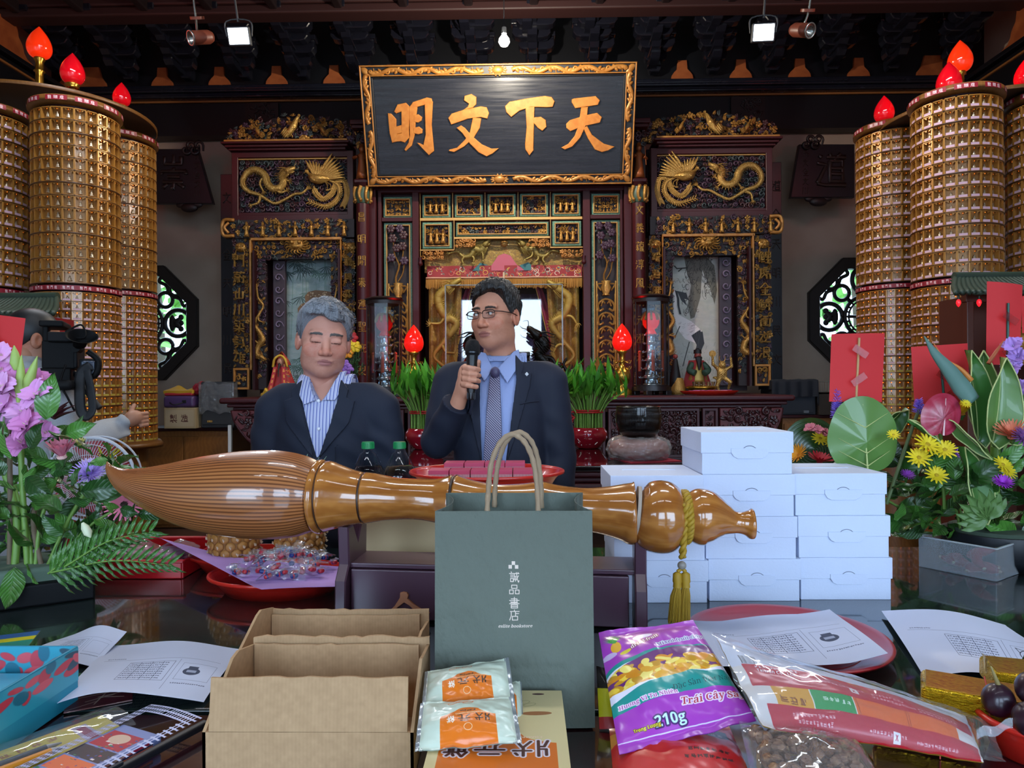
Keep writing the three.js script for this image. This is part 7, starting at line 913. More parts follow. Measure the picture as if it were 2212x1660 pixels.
// head: ears level at 0, facing +z
function headParts({skin,lips,brow,closed=false,hair,hairSide,parting=1,fullness=0,fore=0.066,wide=1,buzz=false}){
const hs=(x,y,z)=>{x/=wide;const ax=abs(x);
let d=ell(x,y,z,0,0.045,-0.012,0.077,0.09,0.097);d=smin(d,ell(x,y,z,0,-0.028,0.026,0.064,0.085,0.066),0.04);d=smin(d,ell(x,y,z,0,-0.088,0.052,0.034,0.026,0.03),0.03);d=smin(d,ell(ax,y,z,0.04,-0.022,0.058,0.028,0.028,0.022),0.025);d=smin(d,ell(ax,y,z,0.05,-0.065,0.01,0.018,0.03,0.04),0.03);
d=smin(d,ell(ax,y,z,0.028,0.036,0.078,0.028,0.009,0.012),0.014);d=smax(d,-ell(ax,y,z,0.032,0.014,0.105,0.019,0.011,0.016),0.012);
d=smin(d,cap(x,y,z,[0,0.016,0.086],[0,-0.026,0.107],0.0085,0.0125),0.012);d=smin(d,ell(ax,y,z,0.013,-0.03,0.098,0.0095,0.008,0.011),0.006);d=smin(d,ell(ax,y,z,0.031,0.0125,0.08,0.019,closed?0.0125:0.0105,0.0135),0.005);
if (closed) d=smax(d,-ell(ax,y,z,0.031,0.005+(ax-0.031)*(ax-0.031)*12,0.0945,0.017,0.0012,0.005),0.002);else d=smax(d,-ell(ax,y,z,0.031,0.0125,0.094,0.0145,0.0048,0.0065),0.002);
d=smin(d,ell(x,y,z,0,-0.0565,0.084,0.026,0.005,0.0115),0.008);d=smin(d,ell(x,y,z,0,-0.0675,0.082,0.022,0.006,0.0115),0.007);d=smax(d,-ell(x,y,z,0,-0.0615+x*x*6,0.1,0.024,0.0012,0.008),0.003);
d=smax(d,-cap(ax,y,z,[0.024,-0.03,0.102],[0.038,-0.062,0.088],0.0016,0.001),0.006);
let e=ell(ax,y,z,0.082,0.0,-0.012,0.011,0.033,0.021);e=smax(e,-ell(ax,y,z,0.093,0.004,-0.004,0.008,0.02,0.011),0.006);d=smin(d,e,0.008);
return smin(d,cap(x,y,z,[0,-0.06,-0.022],[0,-0.21,-0.04],0.054,0.06),0.03)*0.9;};
const sk=new THREE.Color(skin),rd=new THREE.Color(skin).multiply(new THREE.Color(0xf0b8a8)),bd=new THREE.Color(skin).multiply(new THREE.Color(0xd8d2cc)),tmp=new THREE.Color(),mottled=(x,y,z,ax)=>{const k=0.5*vnoise(x*120+40,y*120+40,z*120+40)+0.5*vnoise(x*400+90,y*400+90,z*400+90);tmp.copy(sk);if (z>0.02&&y<-0.045&&y>-0.12) tmp.lerp(bd,0.5*k);if (hyp((ax-0.04)/0.03,(y+0.022)/0.025)<1||(ax<0.018&&y<-0.01&&y>-0.04)||ax>0.079) tmp.lerp(rd,0.7*k);return tmp.lerp(rd,0.22*k);};
const head=paintBy(sdfMesh(hs,[-0.105,-0.2,-0.13],[0.105,0.15,0.13],0.0034),(x,y,z)=>{const ax=abs(x/wide);if (z>0.07&&hyp(x/0.024,(y+0.062)/0.011)<1) return lips;if (z>0.05&&ax>0.011&&ax<0.052&&abs(y-0.037+(ax-0.03)*(ax-0.03)*9)<0.0048-(ax-0.011)*0.03) return brow;if (z>0.06&&closed&&hyp((ax-0.031)/0.016,(y-0.0055)/0.002)<1) return 0x5a3830;if (z>0.05&&!closed&&ax<0.048&&ax>0.014&&abs(y-0.0185+(ax-0.031)**2*14)<0.0022) return 0x2a1c18;return mottled(x,y,z,ax);});
const strand=(x,y,z)=>0.0016*sin((x*parting*2.2+y*0.4+z)*460+3*vnoise(x*40+30,y*40+30,z*40+30))+0.011*(vnoise(x*70+30,y*22+30,z*34+30)-0.5);
const hf=(x,y,z)=>{const X=x/wide,ax=abs(X);const top=(buzz?0.006:0.014)+fullness*sstep(0.02,0.12,y);let d=ell(X,y,z,0,0.045,-0.012,0.077+top*0.75,0.09+top,0.097+top*0.7);if (!buzz) d=smin(d,ell(X,y,z,-parting*0.02,0.11,0.05,0.055,0.028+fullness,0.04),0.03);
const line=z>-0.02?lerp(0.004,fore,sstep(0.0,0.07,z))-(ax>0.062?(0.03)*sstep(0.0,0.03,z)*0:0)+0.02*sstep(0.03,0.075,z)*sstep(0.02,-0.03,X*parting):lerp(0.004,-0.07,sstep(-0.02,-0.09,z));d=smax(d,line-y,0.008);d=max(d,-ell(ax,y,z,0.088,-0.004,-0.01,0.03,0.034,0.027));return (d+(buzz?0.0:strand(X,y,z)))*0.8;};
const hg=paintBy(sdfMesh(hf,[-0.115,-0.09,-0.14],[0.115,0.19,0.125],0.0036),(x,y,z)=>{const t=clamp(sstep(0.05,0.0,y)*0.7+0.6*(vnoise(x*160+50,y*40+50,z*120+50)-0.4));const a=new THREE.Color(hair),b=new THREE.Color(hairSide);return a.lerp(b,t);});
if (!buzz){// locks laid over the hair, combed from the parting
const P=hg.attributes.position,N=hg.attributes.normal,ca=new THREE.Color(hair),cb=new THREE.Color(hairSide),out=[hg];seed(77);
for (let i=0;i<520;i++){const k=Math.floor(rnd()*P.count),p=V().fromBufferAttribute(P,k);if (N.getY(k)<-0.3||hf(p.x,p.y,p.z)>0.002) continue;const up=p.y>0.085,pts=[],d=V();for (let s=0;s<9;s++){const e=0.002,g0=hf(p.x,p.y,p.z),n=V(hf(p.x+e,p.y,p.z)-g0,hf(p.x,p.y+e,p.z)-g0,hf(p.x,p.y,p.z+e)-g0).normalize();p.addScaledVector(n,0.0008-g0);pts.push(p.clone());d.set(up?parting*0.8:0,up?-0.1:-0.8,up&&p.z>0?-0.35:-0.55).addScaledVector(n,-d.dot(n)).normalize();p.addScaledVector(d,0.006+0.002*sin(i));if (p.y<0.012&&p.z>-0.05) break;}if (pts.length>3){const w=rnd(0.0009,0.0019),c=ca.clone().lerp(cb,rnd()*0.9+(p.y<0.03?0.3:0));out.push(tint(sweep(pts,[w*0.6,w,w*0.3],4,{flat:0.6}),c));}}
return{head,hair:merge(out)};}
return{head,hair:hg};
}
// clothed body standing 1.5 m to the collar, facing +z; arms are [shoulder, elbow, wrist]
const bodyF=(arms,o)=>(x,y,z)=>{
const wd=o.wide??1;let d=ell(x,y,z,0,1.3,-0.005,0.18*wd,0.2,0.112);d=smin(d,ell(x,y,z,0,1.06,-0.005,0.168*wd,0.26,0.118),0.08);d=smin(d,ell(x,y,z,0,0.88,-0.01,0.17*wd,0.13,0.12),0.05);
d=smin(d,cap(x,y,z,[-0.158*wd,1.408,-0.02],[0.158*wd,1.408,-0.02],0.052,0.052),0.06);d=smin(d,cap(abs(x),y,z,[0.02,1.475,-0.03],[0.13,1.425,-0.02],0.05,0.045),0.04);
for (const [a,b,c] of arms){d=smin(d,min(cap(x,y,z,a,b,0.063,0.054),cap(x,y,z,b,c,0.054,0.043)),0.025);}
return d;
};
const foldsF=(o)=>(x,y,z)=>0.006*sin((x*0.8+y*1.1)*55+3*vnoise(x*9+5,y*9,z*9+5))*(vnoise(x*6+9,y*5+3,z*6+7)**2)*(o.folds??1)+0.007*(vnoise(x*11+20,y*9+20,z*11+20)-0.5);
function person(label,pos,turn,scale,o){
const t=thing('person',label,'person',pos,turn);t.scale.setScalar(scale);
const F=bodyF(o.arms,o),fold=foldsF(o),J=(x,y,z)=>{const d=F(x,y,z)-0.008;return abs(d)>0.03?d:d+fold(x,y,z);},nk=(x,y,z)=>smin(F(x,y,z),cap(x,y,z,[0,1.43,-0.03],[0,1.5,-0.03],0.064,0.06),0.02);
const lo=o.lo??[-0.36,0.78,-0.18],hi=o.hi??[0.36,1.52,0.34],cuts=o.arms.map(([,b,c])=>[c,V(...c).sub(V(...b)).normalize()]),open=(x,y,z)=>z>0.02?poly2(o.opening,x,y):z>-0.1?max(hyp(x,(z+0.03))-0.068,1.44-y):1;
const sleeve=(x,y,z)=>{let e=-9;for (const [c,n] of cuts){const q=hyp(x-c[0],y-c[1],z-c[2]);if (q<0.1) e=max(e,(x-c[0])*n.x+(y-c[1])*n.y+(z-c[2])*n.z);}return e;};
part('jacket',sdfMesh((x,y,z)=>max(max(J(x,y,z),-open(x,y,z)),max(sleeve(x,y,z),max(0.8-y,y-1.475))),lo,hi,0.0072),o.cloth,t);
const vee=(x,y,z)=>(o.vee&&z>-0.01?poly2(o.vee,x,y):1);
if (o.shirt){part('shirt',metreUV(sdfMesh((x,y,z)=>{const p=max(max(0.85-y,y-1.492),max(open(x,y,z)-0.03,-z-0.12));return p>0.03?p:max(max(nk(x,y,z)+0.002,p),-vee(x,y,z));},[-0.14,0.84,-0.12],[0.14,1.5,0.16],0.006)),o.shirt,t);
for (const P of o.collar) part('collar',metreUV(sdfMesh((x,y,z)=>{const p=max(poly2(P,x,y),-z-0.02);return p>0.01?p:max(abs(nk(x,y,z)-0.009)-0.0035,p);},[-0.12,1.32,-0.03],[0.12,1.53,0.2],0.0042)),o.shirt,t);
part('collar_band',metreUV(sdfMesh((x,y,z)=>{const p=max(1.45-y+max(0,z)*0.35,y-1.508+max(0,z)*0.3);return p>0.02?p:max(max(abs(nk(x,y,z)-0.006)-0.003,p),-vee(x,y,z));},[-0.1,1.38,-0.13],[0.1,1.53,0.1],0.0045)),o.shirt,t);}
for (const P of o.lapels??[]) part('lapel',sdfMesh((x,y,z)=>{const p=max(poly2(P,x,y),0.02-z);return p>0.01?p:max(abs(J(x,y,z)-0.005)-0.004,p);},[-0.2,1.0,0.02],[0.2,1.5,0.2],0.0042),o.lapelCloth??o.cloth,t);
if (o.tie){part('tie',metreUV(sdfMesh((x,y,z)=>{const p=max(poly2(o.tie,x,y),0.02-z);return p>0.01?p:max(abs(nk(x,y,z)-0.007)-0.006,p);},[-0.1,0.84,0.02],[0.08,1.48,0.2],0.0042)),o.tieM,t);part('tie_knot',sdfMesh((x,y,z)=>ell(x,y,z,o.knot[0],o.knot[1],o.knot[2],0.018,0.021,0.014),[-0.08,1.36,0.02],[0.06,1.5,0.2],0.004),o.tieM,t);}
part('trousers',sdfMesh((x,y,z)=>smin(max(ell(x,y,z,0,0.86,-0.01,0.165,0.14,0.115),y-0.95),min(cap(abs(x),y,z,[0.085,0.84,-0.01],[0.09,0.46,0],0.09,0.066),cap(abs(x),y,z,[0.09,0.46,0],[0.095,0.07,-0.01],0.066,0.055)),0.03)+0.006*(vnoise(x*20+9,y*12,z*20+9)-0.5),[-0.22,0.02,-0.16],[0.22,0.98,0.16],0.014),o.pants,t);
for (const s of [-1,1]) part('shoe',sdfMesh((x,y,z)=>max(smin(ell(x,y,z,s*0.095,0.03,0.04,0.045,0.045,0.13),ell(x,y,z,s*0.095,0.06,-0.03,0.042,0.05,0.06),0.03),0.002-y),[s*0.095-0.07,-0.01,-0.12],[s*0.095+0.07,0.13,0.19],0.01),mat(0x121214,0.3),t);
const H=headParts(o.head),q=new THREE.Object3D();q.position.set(...o.headAt);q.rotation.set(o.headTurn[0],o.headTurn[1],o.headTurn[2],'YXZ');q.scale.setScalar(o.headScale??1);q.updateMatrix();
const inner=paintBy(sdfMesh((x,y,z)=>{let d=F(x,y,z)+0.02;d=smin(d,min(cap(abs(x),y,z,[0.085,0.84,-0.01],[0.09,0.46,0],0.07,0.05),cap(abs(x),y,z,[0.09,0.46,0],[0.095,0.05,-0.01],0.05,0.035)),0.03);return smin(d,cap(x,y,z,[0,1.42,-0.03],[q.position.x*0.7,1.52,-0.025],0.056,0.053),0.02);},[lo[0],0.0,lo[2]],[hi[0],1.56,hi[2]],0.016),()=>o.head.skin);
const body=part('body',[H.head.applyMatrix4(q.matrix),inner,...(o.hands??[]).map((h)=>paintBy(h,()=>o.head.skin))],skinM,t);body.updateMatrix();
part('hair',H.hair.applyMatrix4(q.matrix),hairM,t);t.userData.headMatrix=undefined;delete t.userData.headMatrix;
return{t,q,J};
}
const inHead=(t,q,name,geos,m)=>part(name,merge(geos).applyMatrix4(q.matrix),m,t);
// fingers curled about a shaft through c along axis (unit), starting angle a0 to a1 about it
function grip(c,axis,side,fwd,r,a0,a1,fr=0.0088,n=4,pitch=0.0195){const chains=[];for (let i=0;i<n;i++){const o=c.clone().addScaledVector(axis,(1.5-i)*pitch),len=[0.92,1,0.97,0.8][i],pts=[];for (let k=0;k<=4;k++){const a=lerp(a0,lerp(a0,a1,len),k/4),R=r+fr*(k===1?1.25:1.0);pts.push(o.clone().addScaledVector(side,cos(a)*R).addScaledVector(fwd,sin(a)*R).addScaledVector(axis,-0.003*k));}chains.push(pts.map((p)=>p.toArray()));}return chains;}
const chainD=(x,y,z,pts,r0,r1,k=0.005)=>{let d=9;for (let i=0;i+1<pts.length;i++) d=smin(d,cap(x,y,z,pts[i],pts[i+1],lerp(r0,r1,i/(pts.length-1)),lerp(r0,r1,(i+1)/(pts.length-1))),k*0.5);return d;};
{// the speaking man
const pos=onZ(1080,830,2.65);pos.y=0;
const navy=mat(0x131a2c,0.75,{metres:true,map:dtex(256,64,(u,v)=>{const l=(u*16) % 1;return mix3([0.9,0.92,0.98],[1,1,1],l<0.12?1:0.2*vnoise(u*256,v*64));}),sheen:0.4,sheenColor:new THREE.Color(0x2a3a60),sheenRoughness:0.6});
const tieM=mat(0xffffff,0.45,{map:dtex(64,64,(u,v)=>((u+v)*4) % 1<0.42?hex(0xa9a4c0):hex(0x2a2344))});tieM.map.repeat.set(28,28);
const shirt=mat(0x93a3d0,0.8,{bumpMap:rep(FINE,6),bumpScale:0.0004}),C=V(-0.088,1.422,0.232),ax=V(0.03,0.995,-0.07).normalize();
const F4=grip(C,ax,V(1,0,0),V(0,0,1),0.0165,PI*1.12,PI*0.02),th=[[-0.118,1.395,0.215],[-0.096,1.415,0.2],[-0.072,1.445,0.212],[-0.066,1.466,0.224]];
const hand=sdfMesh((x,y,z)=>{let d=ell(x,y,z,-0.118,1.41,0.213,0.02,0.047,0.03);d=smin(d,ell(x,y,z,-0.112,1.375,0.208,0.022,0.03,0.024),0.02);for (const f of F4) d=smin(d,chainD(x,y,z,f,0.0102,0.0082),0.0045);d=smin(d,chainD(x,y,z,th,0.013,0.0095),0.008);return smin(d,cap(x,y,z,[-0.118,1.385,0.205],[-0.142,1.32,0.175],0.026,0.028),0.015);},[-0.19,1.28,0.13],[-0.03,1.5,0.29],0.003);
const{t,q}=person('man in navy suit and striped purple tie speaking into a black microphone',pos,0,1,{
arms:[[[-0.182,1.395,-0.01],[-0.228,1.18,0.06],[-0.145,1.325,0.172]],[[0.182,1.395,-0.01],[0.222,1.12,-0.01],[0.215,0.86,0.04]]],cloth:navy,shirt,tieM,pants:navy,folds:0.7,
opening:[[-0.066,1.5],[0.066,1.5],[0.064,1.42],[0.046,1.28],[0.024,1.12],[0.014,0.7],[-0.072,0.7],[-0.062,1.1],[-0.07,1.3]],
collar:[[[-0.022,1.447],[-0.052,1.395],[-0.085,1.455],[-0.07,1.51],[-0.05,1.505]],[[-0.006,1.447],[0.03,1.39],[0.078,1.465],[0.072,1.52],[0.05,1.51]]],
lapels:[[[0.058,1.5],[0.09,1.46],[0.083,1.428],[0.118,1.432],[0.112,1.38],[0.07,1.24],[0.026,1.1],[0.046,1.28],[0.062,1.4]],[[-0.066,1.48],[-0.11,1.44],[-0.118,1.36],[-0.09,1.22],[-0.062,1.1],[-0.068,1.3]]],
tie:[[-0.03,1.44],[0.002,1.44],[0.008,1.3],[0.012,1.1],[0.008,0.86],[-0.056,0.86],[-0.058,1.1],[-0.044,1.3]],knot:[-0.014,1.432,0.1],
hands:[hand,sdfMesh((x,y,z)=>{let d=ell(x,y,z,0.212,0.77,0.055,0.018,0.05,0.038);for (let i=0;i<4;i++) d=smin(d,chainD(x,y,z,[[0.212,0.74,0.03+i*0.018],[0.208,0.695,0.032+i*0.018],[0.196,0.665,0.034+i*0.017]],0.0098,0.008),0.004);d=smin(d,chainD(x,y,z,[[0.205,0.78,0.085],[0.195,0.745,0.1],[0.19,0.72,0.1]],0.012,0.009),0.006);return smin(d,cap(x,y,z,[0.213,0.8,0.05],[0.215,0.87,0.04],0.026,0.028),0.015);},[0.16,0.63,-0.02],[0.25,0.9,0.13],0.004)],
headAt:[-0.014,1.633,0.012],headTurn:[0.03,-0.5,0.03],headScale:0.98,head:{skin:0xc98f74,lips:0xa3655a,brow:0x33261f,hair:0x14110f,hairSide:0x3a3836,parting:-1,fullness:0.006,fore:0.08},
});
const eyeW=mat(0xd8d0c8,0.2),iris=mat(0x1a100c,0.15);for (const s of [-1,1]){inHead(t,q,'eye',[ball(0.0115,s*0.031,0.0125,0.0805,1,1,1,14)],eyeW);inHead(t,q,'iris',[ball(0.0052,s*0.031-0.003,0.012,0.0885,1,1,0.6,12)],iris);}
const gm=mat(0x2a1612,0.25,{metalness:0.3}),lens=mat(0xf4f6f8,0.02,{transmission:1,thickness:0,ior:1.3}),fr=[];for (const s of [-1,1]){const P=[];for (let i=0;i<=28;i++){const a=i/28*2*PI,c=cos(a),d=sin(a),k=1/Math.pow(Math.pow(abs(c),4)+Math.pow(abs(d),4),0.25);P.push(V(s*0.034+c*k*0.0245,0.01+d*k*0.0145,0.11-abs(c*k*0.0245+0.01)*0.1-(abs(s*0.034+c*k*0.0245)>0.045?0.003:0)));}fr.push(sweep(P,0.0011,6),sweep(P.slice(1,14),0.0019,6));fr.push(sweep(smoothPts([[s*0.058,0.019,0.103],[s*0.078,0.017,0.082],[s*0.087,0.012,0.02],[s*0.086,0.004,-0.018]],16),0.0019,6,{flat:1.4}));}
fr.push(tube([[-0.011,0.013,0.11],[0,0.017,0.114],[0.011,0.013,0.11]],0.0014,10));inHead(t,q,'glasses',fr,gm);for (const s of [-1,1]) inHead(t,q,'lens',[rbox(0.045,0.026,0.0008,0.0003,s*0.034,0.01,0.108,0,s*0.1,0)],lens);
part('lapel_pin',[rbox(0.011,0.011,0.003,0.001,0.1,1.425,0.122,0,0.4,0.78)],mat(0xd8dce0,0.3,{metalness:0.5}),t);part('breast_pocket',sweep([[0.075,1.318,0.121],[0.11,1.326,0.112],[0.145,1.328,0.094]],0.0025,5),navy,t);part('cuff_button',[0,1,2].map((i)=>ball(0.006,-0.156-i*0.01,1.268-i*0.012,0.185-i*0.012,1,1,0.6,8)),mat(0x0c0d12,0.3),t);
const mw=t.localToWorld(C.clone()),mic=thing('microphone','black handheld wireless microphone held by the speaking man','microphone',mw,[-0.07,0,-0.03]),bk=mat(0x0e0f11,0.4);
part('body',lathe([[0,-0.085],[0.013,-0.085],[0.0135,-0.06],[0.0155,-0.055],[0.0165,0.0],[0.018,0.04],[0.0195,0.062],[0.02,0.066]],26),bk,mic);part('grille',lathe([[0.02,0.066],[0.0245,0.07],[0.0245,0.078],[0.026,0.082],[0.0255,0.1],[0.02,0.115],[0.01,0.122],[0,0.123]],30),mat(0x1a1b1e,0.5,{metalness:0.5,bumpMap:rep(dtex(64,64,(u,v)=>abs(sin(u*16*PI)*sin(v*16*PI)),false),4,3),bumpScale:0.002}),mic);part('ring',cyl(0.0252,0.0252,0.005,0,0.076,0,28),mat(0x2c2e32,0.3,{metalness:0.6}),mic);part('slots',[...Array(8)].map((_,i)=>box(0.003,0.02,0.002,cos(i*PI/4)*0.0134,-0.072,sin(i*PI/4)*0.0134,0,-i*PI/4+PI/2,0)),mat(0x3c3f44,0.4),mic);
}
{// the grey-haired man
const pos=onZ(706,830,2.5);pos.y=0;const s=0.948;
const cloth=mat(0x161f33,0.8,{metres:true,map:rep(FINE,2),sheen:0.35,sheenColor:new THREE.Color(0x33425f),sheenRoughness:0.6});cloth.map=rep(dtex(128,128,(u,v)=>0.82+0.18*vnoise(u*128,v*128,0,128)),12);
const shirt=mat(0xffffff,0.8,{map:rep(dtex(128,4,(u)=>{const l=(u*4) % 1;return l<0.22?hex(0x4c5ea8):l>0.45&&l<0.55?hex(0x8a98cc):hex(0xc4c8e0);}),21,21)});
const{t,J}=person('grey-haired man with eyes cast down in a navy blazer over a striped shirt',pos,0,s,{
wide:1.06,folds:1.9,vee:[[-0.06,1.53],[0.06,1.53],[0.036,1.455],[0.0,1.405],[-0.036,1.455]],arms:[[[-0.2,1.375,-0.01],[-0.252,1.1,-0.01],[-0.235,0.84,0.06]],[[0.2,1.375,-0.01],[0.247,1.1,-0.01],[0.225,0.84,0.06]]],lo:[-0.38,0.78,-0.18],hi:[0.38,1.52,0.2],cloth,shirt,pants:mat(0x1c2230,0.8),
opening:[[-0.074,1.5],[0.066,1.5],[0.066,1.42],[0.045,1.34],[0.004,1.218],[-0.004,1.2],[-0.01,1.22],[-0.052,1.36],[-0.074,1.43]],
collar:[[[-0.014,1.412],[-0.056,1.395],[-0.086,1.44],[-0.08,1.52],[-0.058,1.515],[-0.034,1.455]],[[0.014,1.412],[0.054,1.41],[0.08,1.45],[0.074,1.52],[0.056,1.515],[0.034,1.455]]],
lapels:[[[0.066,1.49],[0.1,1.45],[0.096,1.42],[0.124,1.408],[0.108,1.33],[0.006,1.205],[0.044,1.33],[0.066,1.42]],[[-0.074,1.49],[-0.112,1.45],[-0.106,1.42],[-0.135,1.41],[-0.12,1.33],[-0.012,1.205],[-0.052,1.36],[-0.076,1.43]]],
hands:[-1,1].map((k)=>sdfMesh((x,y,z)=>{x*=k;let d=ell(x,y,z,0.222,0.755,0.07,0.02,0.05,0.038);for (let i=0;i<4;i++) d=smin(d,chainD(x,y,z,[[0.222,0.72,0.045+i*0.018],[0.216,0.68,0.047+i*0.018],[0.204,0.65,0.05+i*0.017]],0.0098,0.008),0.004);d=smin(d,chainD(x,y,z,[[0.214,0.76,0.1],[0.204,0.73,0.115],[0.198,0.7,0.115]],0.012,0.009),0.006);return smin(d,cap(x,y,z,[0.223,0.79,0.065],[0.226,0.86,0.055],0.026,0.028),0.015);},[k<0?-0.26:0.16,0.62,-0.01],[k<0?-0.16:0.26,0.89,0.15],0.005)),
headAt:[-0.004,1.622,0.024],headTurn:[0.12,0.36,-0.07],headScale:1.05,head:{skin:0xcc9480,lips:0xa86c66,brow:0x4a4440,closed:true,hair:0x7c8188,hairSide:0x484c54,parting:1,fullness:0.013,fore:0.08,wide:1.05},
});
const zf=(x,y)=>{let z=0.3;while (z>0&&J(x,y,z)>0) z-=0.002;return z+0.003;},bt=mat(0x1a1c22,0.3),st=mat(0x11182a,0.8);
part('button',place(lathe([[0,0.004],[0.007,0.004],[0.011,0.002],[0.0105,0],[0,0]],18).rotateX(PI/2),0.002,1.165,zf(0.002,1.165)),bt,t);part('front_edge',sweep([1.2,1.1,1.0,0.9,0.82].map((y,i)=>V(-0.002-i*0.004,y,zf(0,y))),0.0028,5),st,t);
part('pocket_seam',sweep([[0.062,1.245],[0.063,1.15],[0.075,1.138],[0.16,1.15],[0.166,1.26],[0.066,1.252]].map(([x,y])=>V(x,y,zf(x,y)-0.001)),0.0016,5),st,t);part('shirt_button',[[-0.002,1.41],[0.002,1.31]].map(([x,y])=>ball(0.006,x,y,0.112+(y<1.35?0.004:-0.01),1,1,0.5,10)),mat(0xdfe2ea,0.3),t);
}
{// video cameraman seen from behind
const pos=onZ(62,830,3.1);pos.y=0;
const coat=mat(0xa9abae,0.85,{metres:true,map:rep(dtex(128,128,(u,v)=>0.86+0.14*vnoise(u*128,v*128,0,128)),10)});
const hc=V(-0.262,1.272,-0.4),{t}=person('video cameraman seen from behind with cropped black hair and pale grey jacket',pos,0,1.0,{
folds:2.2,wide:1.04,arms:[[[-0.19,1.395,-0.01],[-0.24,1.12,0.08],[-0.15,1.18,0.3]],[[0.19,1.39,-0.01],[0.25,1.12,-0.04],[0.295,1.215,0.22]]],lo:[-0.4,0.78,-0.18],hi:[0.42,1.52,0.36],cloth:coat,opening:[[-0.07,1.5],[0.07,1.5],[0,1.36]],pants:mat(0x22252c,0.8),
hands:[sdfMesh((x,y,z)=>{let d=ell(x,y,z,0.315,1.245,0.265,0.033,0.034,0.045);for (let i=0;i<4;i++) d=smin(d,chainD(x,y,z,[[0.335,1.26-i*0.018,0.285],[0.335,1.262-i*0.018,0.32],[0.31,1.26-i*0.018,0.335],[0.288,1.258-i*0.018,0.32]],0.0105,0.0085),0.005);d=smin(d,chainD(x,y,z,[[0.295,1.255,0.26],[0.285,1.285,0.285],[0.282,1.3,0.3]],0.013,0.01),0.008);return smin(d,cap(x,y,z,[0.312,1.235,0.25],[0.295,1.21,0.21],0.028,0.03),0.02);},[0.24,1.16,0.17],[0.37,1.33,0.36],0.0045)],
headAt:[0.0,1.59,0.03],headTurn:[0.08,0.5,0],headScale:1.06,head:{skin:0xa9785f,lips:0x8a564c,brow:0x1c1614,hair:0x0c0d10,hairSide:0x15161a,buzz:true,fore:0.08},
});
t.rotation.y=PI-0.25;t.scale.x=-1;t.updateMatrixWorld(true);
part('hood',sdfMesh((x,y,z)=>max(abs(hyp(x*0.9,(y-1.45)*1.6,z+0.03)-0.105)-0.022+0.01*(vnoise(x*30+9,y*30,z*30+9)-0.5),z-0.03),[-0.16,1.36,-0.18],[0.16,1.53,0.05],0.008),coat,t);
const c=onZ(160,770,2.95),v=thing('video_camera','black shoulder video camera with flared eyecup beside the cameraman','video camera',c,0.45),bk=mat(0x070708,0.65,{specularIntensity:0.35}),gr=mat(0x101113,0.65,{specularIntensity:0.35}),P=(x,y,z=0)=>[x*0.0019,-y*0.0019,z*0.0019];
const bb=(n,x,y,w,h,d,z=0,m=bk,r=0.008)=>part(n,rbox(w*0.0019,h*0.0019,d*0.0019,r,...P(x,y,z)),m,v);
bb('body',-26,-2,62,62,170,-60);bb('top_handle',-40,-70,46,14,120,-40);bb('handle_post',-52,-50,12,40,20,0);bb('audio_box',-20,-40,50,22,60,10,gr);bb('side_panel',6,4,8,46,100,-20,gr);bb('battery',-30,44,58,34,60,10);bb('shoulder_pad',-30,64,74,22,120,20,gr,0.02);bb('flip_screen',30,28,26,34,6,30,mat(0x2a3a4c,0.15));bb('screen_frame',30,28,34,42,4,26);
part('eyecup',lathe([[0.012,0],[0.02,0.01],[0.022,0.035],[0.046,0.066],[0.05,0.07],[0.044,0.066],[0.018,0.034],[0,0.02]],28).scale(1.2,1,0.8).applyMatrix4(new THREE.Matrix4().makeRotationFromEuler(new THREE.Euler(0.9,0.2,-0.25))).translate(...P(14,-18,40)),bk,v);part('viewfinder',cyl(0.02,0.022,0.1,...P(6,-18,10),20,PI/2),bk,v);part('lens',cyl(0.05,0.045,0.16,...P(-30,0,-180),26,PI/2),bk,v);part('cable',[tube([P(-10,-50,50),P(20,-66,50),P(28,-40,60),P(6,-36,50)].map((p)=>p),0.004,20),tube([P(-8,20,60),P(-16,60,70),P(-4,90,70),P(8,120,60)],0.004,20),tube([P(30,-10,40),P(50,10,40),P(46,40,40),P(30,50,30)],0.012,20)],bk,v);
const w=(x,y,z)=>v.worldToLocal(onZ(x,y,z));v.updateMatrixWorld(true);
part('strap',[sweep(smoothPts([w(196,790,2.9),w(176,805,2.9),w(172,850,2.88),w(176,890,2.88),w(186,900,2.88),w(198,890,2.88),w(196,845,2.9),w(186,800,2.9)],40),0.02,6,{flat:0.18,up:V(0,0,1)}),sweep([w(160,805,2.95),w(186,845,2.92),w(215,882,2.9)],[0.009,0.012],8)],mat(0x14161a,0.7),v);
}
// ---------------------------------------------------------------- flower arrangements and red cards
const leafMats=[0x2f5a1f,0x3f7028,0x24481c,0x4c8230].map((c)=>mat(c,0.28,{clearcoat:0.4,clearcoatRoughness:0.25,bumpMap:rep(dtex(128,128,(u,v)=>0.5+0.5*abs(sin((v*9+abs(u-0.5)*-5)*PI))**8*-1+(abs(u-0.5)<0.03?-0.4:0),false),1),bumpScale:0.002}));
const leafGeo=(L,W,bend,fold=0.3,pt=0.8)=>sheet((u,v)=>{const w=W*Math.pow(sin(PI*Math.pow(v,pt)),0.85)*(1-v*0.15),x=(u-0.5)*w;return [x,v*L*(1-bend*v*0.3),-bend*L*v*v*0.6+abs(u-0.5)*W*fold-0.004*sin(v*14)*abs(u-0.5)];},6,12);
const LG=[leafGeo(0.085,0.045,0.5),leafGeo(0.1,0.04,0.9),leafGeo(0.07,0.04,0.2),leafGeo(0.12,0.055,0.6)];
const aim=(o,p,dir,roll=0)=>{o.position.copy(p);o.quaternion.setFromUnitVectors(V(0,1,0),dir.clone().normalize());o.rotateY(roll);return o;};
const petalsM=(c,o={})=>mat(c,0.6,{side:THREE.DoubleSide,sheen:0.3,sheenColor:new THREE.Color(c),...o});
